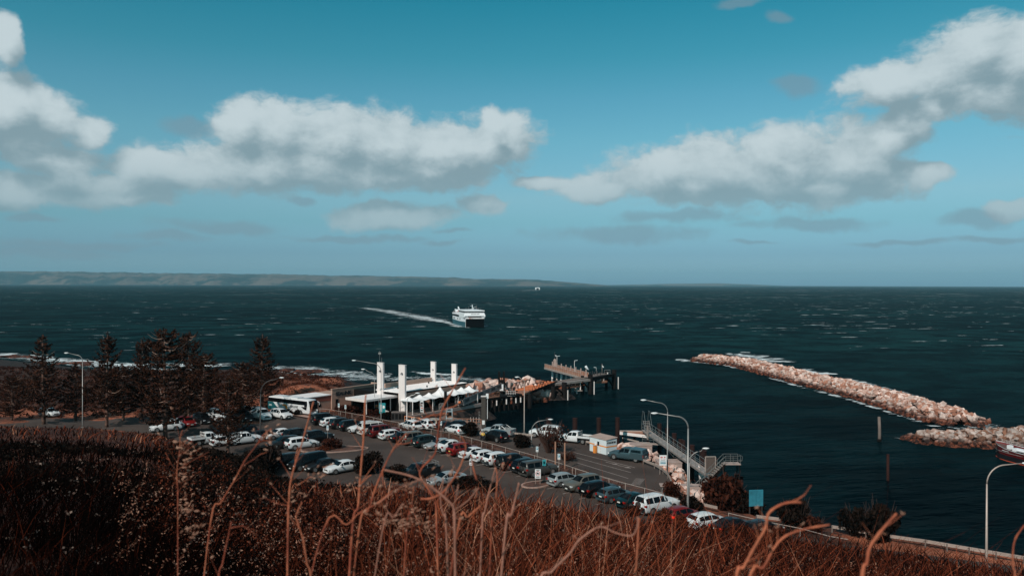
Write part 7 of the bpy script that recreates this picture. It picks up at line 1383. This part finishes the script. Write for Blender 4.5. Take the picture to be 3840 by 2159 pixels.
# ============================================================ DRY HILLSIDE
def blade_mat():
    m = bpy.data.materials.new('dry_grass'); m.use_nodes = True; MATS['dry_grass'] = m; nt = m.node_tree; nt.nodes.clear(); t = NT(nt)
    c = t.n('ShaderNodeAttribute', attribute_name='tint', out=0)
    d = t.n('ShaderNodeBsdfDiffuse', {'Color': c}); tr = t.n('ShaderNodeBsdfTranslucent', {'Color': c}); o = nt.nodes.new('ShaderNodeOutputMaterial'); nt.links.new(t.n('ShaderNodeMixShader', {0: .25, 1: d, 2: tr}), o.inputs[0])
blade_mat()
def blades(name, N, seed, mode):
    r = np.random.default_rng(seed); u = r.uniform(-.80, .80, N); S = np.interp(u, U_T, S_T); Sp = hill_S(u)
    m = Sp+.010+(.62-Sp)*r.random(N)**1.15; Y = 1.5/(m-Sp); Y = Y*r.uniform(.9, 1.1, N); ymax = 24.3/S+.5; Y = np.minimum(Y, ymax-r.random(N)*3)
    if mode == 'tall': u = r.uniform(-.42, .62, N)*r.uniform(.3, 1, N); Y = r.uniform(2.3, 7., N)
    k_ = Y > (2.6 if mode != 'tall' else 2.2); u, Y = u[k_], Y[k_]; X = u*Y; Z = ground_z(X, Y); s_ = Z > .12; u, X, Y, Z = u[s_], X[s_], Y[s_], Z[s_]; n = len(X); S = np.interp(u, U_T, S_T)
    patch = vnoise(X, Y, 3.5, 49); cl = vnoise(X, Y, .9, 57, 2)
    if mode in ('blade', 'stem'): k_ = r.random(len(X)) < np.clip((cl-.30)*4+np.clip((Y-14)/10, 0, 1), .12, 1); u, X, Y, Z, S, patch, cl = u[k_], X[k_], Y[k_], Z[k_], S[k_], patch[k_], cl[k_]; n = len(X)
    patch = patch; left = np.clip((-.10-u)/.20, 0, 1)*np.clip((24.3/S*.42-Y)/15, 0, 1); right = np.clip((u-.08)/.30, 0, 1)  # left darkens the grass colour, standing in for a cloud shadow
    h = (.20+.5*patch+.35*(cl-.4))*r.uniform(.45, 1.3, n); h *= np.interp(Y, [2.5, 5, 12, 60, 120], [.55, .8, 1., 1.15, 1.0]); w = np.maximum(.0035, Y*.00062)*r.uniform(.7, 1.5, n)
    if mode == 'stem': h *= 1.4; w *= .8
    if mode == 'tangle': h = r.uniform(.6, 1.5, n)*np.interp(Y, [2.5, 6, 15, 60], [.62, .9, 1.1, 1.2])*(.5+.6*np.clip((u+.35)/.25, 0, 1)); w = np.maximum(.0028, Y*.00085)*r.uniform(.6, 1.2, n)
    if mode == 'tall': h = np.maximum(.3, 25-r.uniform(.17, .36, n)*Y-Z); w = .0011*Y**.5*r.uniform(.7, 1.3, n)
    a = r.uniform(0, 6.28, n); lean = (.08+1.15*r.random(n)**1.2)*h; lx = np.cos(a)*lean+.12*h+.9*h*(vnoise(X, Y, 1.6, seed+8)-.5); ly = np.sin(a)*lean
    th = r.uniform(0, pi, n); wx = np.cos(th)*w; wy = np.sin(th)*w*.6; V = []
    for t_, ww in ((0, 1.), (.4, .85), (.75, .6), (1., .15)):
        cx = X+lx*t_**1.8; cy = Y+ly*t_**1.8; cz = Z+h*t_*(1-(.12+.30*np.clip(lean/h-.5, 0, 1))*t_)-.03; V.append(np.stack([cx-wx*ww, cy-wy*ww, cz], -1)); V.append(np.stack([cx+wx*ww, cy+wy*ww, cz], -1))
    V = np.stack(V, 1).reshape(-1, 3); i = np.arange(n)[:, None]*8; F = np.concatenate([i+np.array([[0, 1, 3, 2]]), i+np.array([[2, 3, 5, 4]]), i+np.array([[4, 5, 7, 6]])], 0)
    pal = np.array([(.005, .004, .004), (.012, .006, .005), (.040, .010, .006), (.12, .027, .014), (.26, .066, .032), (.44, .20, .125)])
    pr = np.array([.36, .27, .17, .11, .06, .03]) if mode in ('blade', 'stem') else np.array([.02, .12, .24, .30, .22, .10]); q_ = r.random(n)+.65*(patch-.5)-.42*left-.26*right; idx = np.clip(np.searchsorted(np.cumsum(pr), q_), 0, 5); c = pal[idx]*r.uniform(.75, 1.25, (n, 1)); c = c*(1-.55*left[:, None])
    me = np_mesh(name, V, F); at = me.attributes.new('tint', 'FLOAT_COLOR', 'POINT'); cc = np.ones((n*8, 4), np.float32); cc[:, :3] = np.repeat(c, 8, 0); at.data.foreach_set('color', cc.ravel()); return solo(name, me, 'dry_grass', kind='stuff')
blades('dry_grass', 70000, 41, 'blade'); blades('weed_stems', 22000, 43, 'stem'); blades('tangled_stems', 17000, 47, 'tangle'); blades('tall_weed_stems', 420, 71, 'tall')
# dark low scrub over the left shoulder of the hill and along its foot; its dark tone also stands in for cloud shade
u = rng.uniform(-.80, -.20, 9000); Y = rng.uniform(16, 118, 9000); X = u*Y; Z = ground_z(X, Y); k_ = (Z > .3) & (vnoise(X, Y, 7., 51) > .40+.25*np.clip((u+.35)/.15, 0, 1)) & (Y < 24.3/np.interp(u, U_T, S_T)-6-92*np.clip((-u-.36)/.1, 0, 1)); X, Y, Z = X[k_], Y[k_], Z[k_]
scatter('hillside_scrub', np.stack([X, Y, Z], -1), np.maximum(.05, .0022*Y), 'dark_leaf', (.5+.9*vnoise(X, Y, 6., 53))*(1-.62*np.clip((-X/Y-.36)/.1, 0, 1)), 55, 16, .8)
# leafy dry weeds between the grasses over the rest of the slope
N_ = 15000; u = rng.uniform(-.45, .80, N_); Sp = hill_S(u); m_ = Sp+.012+(.55-Sp)*rng.random(N_)**1.1; Y = 1.5/(m_-Sp); X = u*Y; Z = ground_z(X, Y); k_ = (Z > .2) & (Y > 4.) & (vnoise(X, Y, 2.6, 91) > .44); X, Y, Z = X[k_], Y[k_], Z[k_]
scatter('dry_weeds', np.stack([X, Y, Z], -1), np.maximum(.012, .0019*Y), 'weed_leaf', (.30+.75*vnoise(X, Y, 4., 93)), 95, 12, .45)
# pale umbels and seed heads among the grass
def umbels(N, seed):
    r = np.random.default_rng(seed); u = r.uniform(-.78, .78, N); Sp = hill_S(u); m = Sp+.02+(.55-Sp)*r.random(N)**1.1; Y = 1.5/(m-Sp); X = u*Y; Z = ground_z(X, Y); k_ = (Z > .5) & (Y > 4.5) & (Y < 75); X, Y, Z = X[k_], Y[k_], Z[k_]; n = len(X)
    h = .45+.5*r.random(n); c0 = np.stack([X, Y, Z+h], -1); rad = (.012+.028*r.random(n))*np.clip(Y/8, .8, 1.7); per = 9; c = np.repeat(c0, per, 0); d = r.normal(size=(n*per, 3))*np.repeat(rad, per)[:, None]*np.array([1, 1, .35]); v, f = leaves(c+d, np.repeat(rad*.5, per), seed, 1.2)
    return solo('wildflower_heads', np_mesh('wildflower_heads', v, f), 'flower', kind='stuff')
leaf_mat('flower', (.06, .035, .03), (.24, .17, .14)); umbels(620, 61)
def heads(name, N, seed, umin=-.5):
    # loose spikes of papery seeds on the nearer weeds
    r = np.random.default_rng(seed); u = r.uniform(umin, .78, N); Sp = hill_S(u); m = Sp+.03+(.55-Sp)*r.random(N); Y = np.maximum(1.5/(m-Sp), 2.6); X = u*Y; Z = ground_z(X, Y); k_ = (Z > .5) & (Y < 40); X, Y, Z = X[k_], Y[k_], Z[k_]; n = len(X)
    h = .35+.65*r.random(n); c0 = np.stack([X, Y, Z+h], -1); per = 8; ax = np.stack([r.normal(.5, .5, n), r.normal(0, .3, n), r.uniform(.4, 1.2, n)], -1); ax /= np.linalg.norm(ax, axis=1)[:, None]
    t = np.tile(np.linspace(-1, 1, per), n)[:, None]; c = np.repeat(c0, per, 0)+np.repeat(ax, per, 0)*t*.055*np.repeat(np.clip(Y/6, .7, 1.6), per)[:, None]+r.normal(size=(n*per, 3))*.010; v, f = leaves(c, np.repeat(.0075*np.clip(Y/6, .7, 2.2), per), seed, 2.6)
    return solo(name, np_mesh(name, v, f), 'husk', kind='stuff')
leaf_mat('husk', (.16, .06, .038), (.50, .27, .19), .3); heads('seed_spikes', 2200, 67)
# ============================================================ TALL STALKS CLOSE TO THE VIEWER
leaf_mat('husk', (.30, .13, .085), (.62, .36, .26), .3); mat('stalk', (.24, .048, .022), .85, var=.35, vs=14., col2=(.42, .125, .06), cs=9.); mat('stalk_pale', (.33, .14, .095), .7, var=.25, vs=14.); 
def stalk(label, Y, path, w0, w1, m='stalk', seeds=(), twigs=(), base=True):
    """path runs from the lower end upwards; w in view pixels (2576 wide); seeds: (zone, x, y, n)"""
    k_ = Kit('dry_stalk'); pts = [PY(z, x, y, Y+dy) for z, x, y, dy in [(p+(0,))[:4] for p in path]]
    if base:
        b = pts[0].copy(); d = (pts[0]-pts[1]).normalized(); zg = float(ground_z(np.array([b.x]), np.array([b.y]))[0]); n_ = max(0., b.z-zg); b2 = Vector((b.x+d.x*n_*.25, b.y, zg-.05)); pts = [b2, b2.lerp(b, .6)]+pts
    sm = []
    for i in range(len(pts)-1):
        p0, p1, p2, p3 = pts[max(0, i-1)], pts[i], pts[i+1], pts[min(len(pts)-1, i+2)]
        for s_ in range(5): t_ = s_/5; sm.append(.5*((2*p1)+(p2-p0)*t_+(2*p0-5*p1+4*p2-p3)*t_*t_+(3*p1-p0-3*p2+p3)*t_**3))
    sm.append(pts[-1]); w0 *= .56; w1 *= .56; r0, r1 = w0/2/2003*Y, w1*.85/2/2003*Y; N = len(sm); rd = random.Random(len(label)); w0 = w0
    k_.add('stem', MB().tube(sm, [(r0+(r1-r0)*i/(N-1))*(1.3 if i % 7 == 4 else rd.uniform(.9, 1.06)) for i in range(N)], 7), m, True)
    for i in range(7, N-3):
        if rd.random() > .16: continue
        p = sm[i]; tg = (sm[min(N-1, i+1)]-sm[i-1]).normalized(); sg = rd.choice((-1, 1)); L = Y*rd.uniform(.008, .035); dr = (tg*rd.uniform(.4, 1.)+Vector((sg*rd.uniform(.4, 1.), rd.uniform(-.5, .5), .25))).normalized(); rr = r1*rd.uniform(.28, .5)
        mb = MB().tube([p, p+dr*L*.5+Vector((0, 0, L*.05)), p+dr*L+Vector((sg*L*.1, 0, L*.25))], [rr*1.2, rr, rr*.5], 4); tip = p+dr*L+Vector((sg*L*.1, 0, L*.25)); k_.add('twig', mb, m)
        if rd.random() < .6:
            hb = MB()
            for _ in range(rd.randint(2, 5)): d2 = Vector((rd.gauss(0, 1), rd.gauss(0, 1), rd.gauss(.6, .7))).normalized(); l2 = Y*rd.uniform(.002, .005); hb.tube([tip, tip+d2*l2*.5, tip+d2*l2], [l2*.08, l2*.2, l2*.03], 4)
            k_.add('seed_head', hb, 'husk')
    for tw in twigs: q_ = [PY(z, x, y, Y) for z, x, y in tw]; k_.add('twig', MB().tube(q_, [r1*1.0]+[r1*.7]*(len(q_)-1), 5), m, True)
    for z, x, y, n in seeds:
        c = PY(z, x, y, Y); mb = MB(); sz = Y*.0048
        for _ in range(int(n*1.6)):
            an = rd.gauss(.3, .8); L = sz*rd.uniform(.8, 1.6); dr = Vector((math.cos(an), rd.uniform(-.3, .3), math.sin(an)*.8)); o_ = c+Vector((rd.gauss(0, sz*1.3), rd.gauss(0, sz*.6), rd.gauss(0, sz*1.0))); mb.tube([o_, o_+dr*L*.5, o_+dr*L], [sz*.08, sz*.2, sz*.03], 5)
        k_.add('seed_head', mb, 'husk', True)
    return k_.spawn(label, 'dry stalk', tuple(pts[0]), world=True, group='dry stalks rising close to the viewer')
stalk('tallest dry stalk, crossing the sail canopy and bending beside the silver sedan', 2.6, [('H', 960, 1440), ('H', 930, 1120), ('H', 790, 880), ('H', 790, 800), ('H', 830, 745), ('H', 900, 680), ('H', 950, 600), ('H', 965, 470), ('H', 990, 290), ('H', 1020, 150), ('H', 1100, 0), ('D', 165, 285)], 9, 8, seeds=[('H', 1060, 200, 5)], twigs=[[('H', 975, 215), ('H', 900, 215), ('H', 700, 300)], [('H', 1020, 160), ('H', 1140, 125), ('H', 1190, 98)]])
stalk('upright stalk crossing the long wall of the terminal on its left', 2.7, [('H', 60, 1448), ('H', 120, 1200), ('H', 140, 950), ('H', 160, 700), ('H', 185, 400), ('H', 195, 100), ('H', 205, 0)], 13, 8, seeds=[('H', 170, 1000, 7), ('H', 70, 1010, 6)], twigs=[[('H', 140, 960), ('H', 230, 870), ('H', 265, 850)], [('H', 130, 1010), ('H', 90, 980)]])
stalk('slanting stalk that forks at a parked black car with red lights', 2.4, [('H', 130, 1448), ('H', 230, 1230), ('H', 300, 1010), ('H', 390, 790), ('H', 460, 640), ('H', 535, 520), ('H', 640, 405)], 9, 6, twigs=[[('H', 540, 525), ('H', 620, 520), ('H', 700, 500)], [('H', 380, 800), ('H', 385, 930), ('H', 410, 1080)]])
stalk('looping stalk that hooks left below the white crossover', 2.3, [('H', 790, 1105), ('H', 900, 1100), ('H', 1020, 1040), ('H', 1110, 930), ('H', 1190, 800), ('H', 1240, 680), ('H', 1268, 570), ('H', 1255, 500), ('H', 1220, 440)], 10, 6, base=False)
stalk('thick pale branch running down to the bottom edge in the middle', 2.1, [('H', 1150, 1448), ('H', 1142, 1300), ('H', 1135, 1190), ('H', 1060, 1110), ('H', 960, 1020), ('H', 800, 915), ('H', 640, 850), ('H', 400, 798)], 13, 8, 'stalk_pale', seeds=[('H', 620, 980, 10), ('H', 860, 880, 8), ('H', 520, 1000, 7), ('H', 1060, 830, 5)], twigs=[[('H', 1140, 1190), ('H', 1170, 1070), ('H', 1190, 950)], [('H', 1140, 1235), ('H', 1290, 1125), ('H', 1410, 985)], [('H', 780, 905), ('H', 620, 960), ('H', 430, 1080), ('H', 330, 1160)]])
stalk('short dark twig pointing down from the white sedans', 2.4, [('H', 1385, 908), ('H', 1345, 760), ('H', 1328, 640)], 9, 5, base=False)
stalk('forked pale stalk in front of the big gray four wheel drive', 2.5, [('H', 1440, 1448), ('H', 1470, 1250), ('H', 1520, 1020), ('H', 1585, 770)], 10, 6, 'stalk_pale', twigs=[[('H', 1590, 780), ('H', 1560, 700), ('H', 1555, 640)]])
stalk('thin knotty stalk right of the forked pale one', 2.5, [('H', 1540, 1448), ('H', 1570, 1250), ('H', 1590, 1080), ('H', 1600, 950), ('H', 1603, 860), ('H', 1588, 770)], 8, 6)
stalk('straight pale stalk leaning right, tip over the bare asphalt', 2.3, [('H', 1690, 1448), ('H', 1745, 1300), ('H', 1790, 1130), ('H', 1835, 935)], 13, 9, 'stalk_pale')
stalk('pale upright stalk with a sharp point left of the hooked one', 2.4, [('H', 1060, 1448), ('H', 1035, 1300), ('H', 1005, 1180), ('H', 1000, 1060), ('H', 1022, 960), ('H', 1025, 880)], 9, 5, 'stalk_pale')
stalk('double dark stalk in front of the traffic island kerb', 2.5, [('G', 1365, 1448), ('G', 1375, 1250), ('G', 1385, 1050), ('G', 1430, 850), ('G', 1500, 640), ('G', 1560, 420), ('G', 1635, 155)], 11, 6, seeds=[('G', 1590, 960, 6), ('G', 1680, 900, 6), ('G', 1490, 1150, 6)], twigs=[[('G', 1440, 860), ('G', 1440, 760), ('G', 1470, 640)], [('G', 1450, 1050), ('G', 1540, 1000), ('G', 1600, 950)]])
stalk('long diagonal stalk with a drooping seed head left of the black estate', 2.6, [('G', 540, 1440), ('G', 650, 1230), ('G', 800, 980), ('G', 900, 790), ('G', 1040, 600), ('G', 1090, 520), ('G', 1190, 440)], 7, 4, seeds=[('G', 1190, 470, 5), ('G', 1130, 575, 5)], twigs=[[('G', 1040, 600), ('G', 1100, 570), ('G', 1190, 572)], [('G', 860, 850), ('G', 1000, 770), ('G', 1060, 720), ('G', 1150, 690)]])
stalk('branching thin stalk with fluffy seed heads below the tray back ute', 2.8, [('G', 190, 1300), ('G', 190, 1100), ('G', 180, 900), ('G', 205, 700), ('G', 215, 540), ('G', 240, 460)], 5, 3, seeds=[('G', 220, 600, 5), ('G', 250, 980, 10), ('G', 260, 830, 9), ('G', 190, 650, 5), ('G', 310, 700, 6), ('G', 240, 1230, 10)], twigs=[[('G', 185, 900), ('G', 120, 820), ('G', 60, 700)], [('G', 200, 720), ('G', 300, 660), ('G', 400, 600)], [('G', 185, 880), ('G', 350, 780), ('G', 520, 690)]])
stalk('crooked pale branch at the bottom right of centre', 2.0, [('K', 120, 900), ('K', 200, 780), ('K', 290, 690), ('K', 340, 620), ('K', 440, 556), ('K', 520, 585), ('K', 600, 600), ('K', 630, 555), ('K', 632, 505)], 11, 7, 'stalk_pale', twigs=[[('K', 340, 625), ('K', 318, 605), ('K', 305, 598)]])
stalk('upright reddish stalk crossing the crooked pale branch', 2.2, [('K', 615, 880), ('K', 625, 760), ('K', 632, 640), ('K', 640, 510)], 12, 8)
stalk('thick bent stalk arching over the guard rail at lower right', 1.7, [('K', 1120, 880), ('K', 1165, 760), ('K', 1230, 640), ('K', 1275, 560), ('K', 1290, 490), ('K', 1340, 450), ('K', 1395, 433), ('K', 1455, 433)], 14, 12, seeds=[('K', 1290, 530, 3)])
stalk('thick stalk with a level end below the arching one', 1.7, [('K', 1180, 880), ('K', 1265, 760), ('K', 1320, 660), ('K', 1380, 600), ('K', 1480, 565), ('K', 1598, 545)], 13, 10)
stalk('thick leaning stalk pointing up right over the dark water', 1.6, [('K', 1755, 900), ('K', 1785, 740), ('K', 1800, 660), ('K', 1850, 585), ('K', 1935, 488)], 17, 14)
stalk('red stalk at the far right edge of the picture', 2.0, [('K', 2535, 900), ('K', 2522, 760), ('K', 2520, 680), ('K', 2535, 610), ('K', 2580, 545)], 10, 7)
stalk('stalk bowed to the right at the bottom left of centre', 2.2, [('J', 1095, 880), ('J', 1120, 740), ('J', 1145, 620), ('J', 1165, 530)], 9, 6, seeds=[('J', 960, 580, 14), ('J', 940, 480, 6)], twigs=[[('J', 1165, 560), ('J', 1220, 550), ('J', 1300, 600)]])
stalk('dark red curved stalk at the bottom beside the double dark one', 2.2, [('J', 1570, 880), ('J', 1545, 740), ('J', 1525, 620), ('J', 1500, 540), ('J', 1490, 500), ('J', 1520, 430)], 9, 6)
stalk('low slanting stalk crossing the lower middle from left to right', 2.3, [('H', -250, 1440), ('H', 0, 1380), ('H', 130, 1260), ('H', 330, 1150), ('H', 480, 1020)], 8, 6, 'stalk', seeds=[('H', 280, 1230, 8), ('H', 700, 1200, 8)])
stalk('thin dark stalk running out over the asphalt near the silver sedan', 2.4, [('H', 640, 1448), ('H', 690, 1260), ('H', 700, 1120), ('H', 715, 970)], 8, 5, seeds=[('H', 640, 1350, 10), ('H', 760, 1330, 9)])
stalk('pair of crossing stems at the lower centre with papery husks', 2.2, [('H', 380, 1448), ('H', 500, 1300), ('H', 600, 1150)], 7, 5, 'stalk_pale', seeds=[('H', 450, 1350, 12), ('H', 560, 1400, 12), ('H', 830, 1400, 10)], twigs=[[('H', 480, 1320), ('H', 420, 1200), ('H', 430, 1140)]])
stalk('reddish branch curling up right below the forked pale stalk', 2.2, [('H', 1180, 1448), ('H', 1290, 1300), ('H', 1400, 1200), ('H', 1438, 1160), ('H', 1415, 1125)], 9, 6)
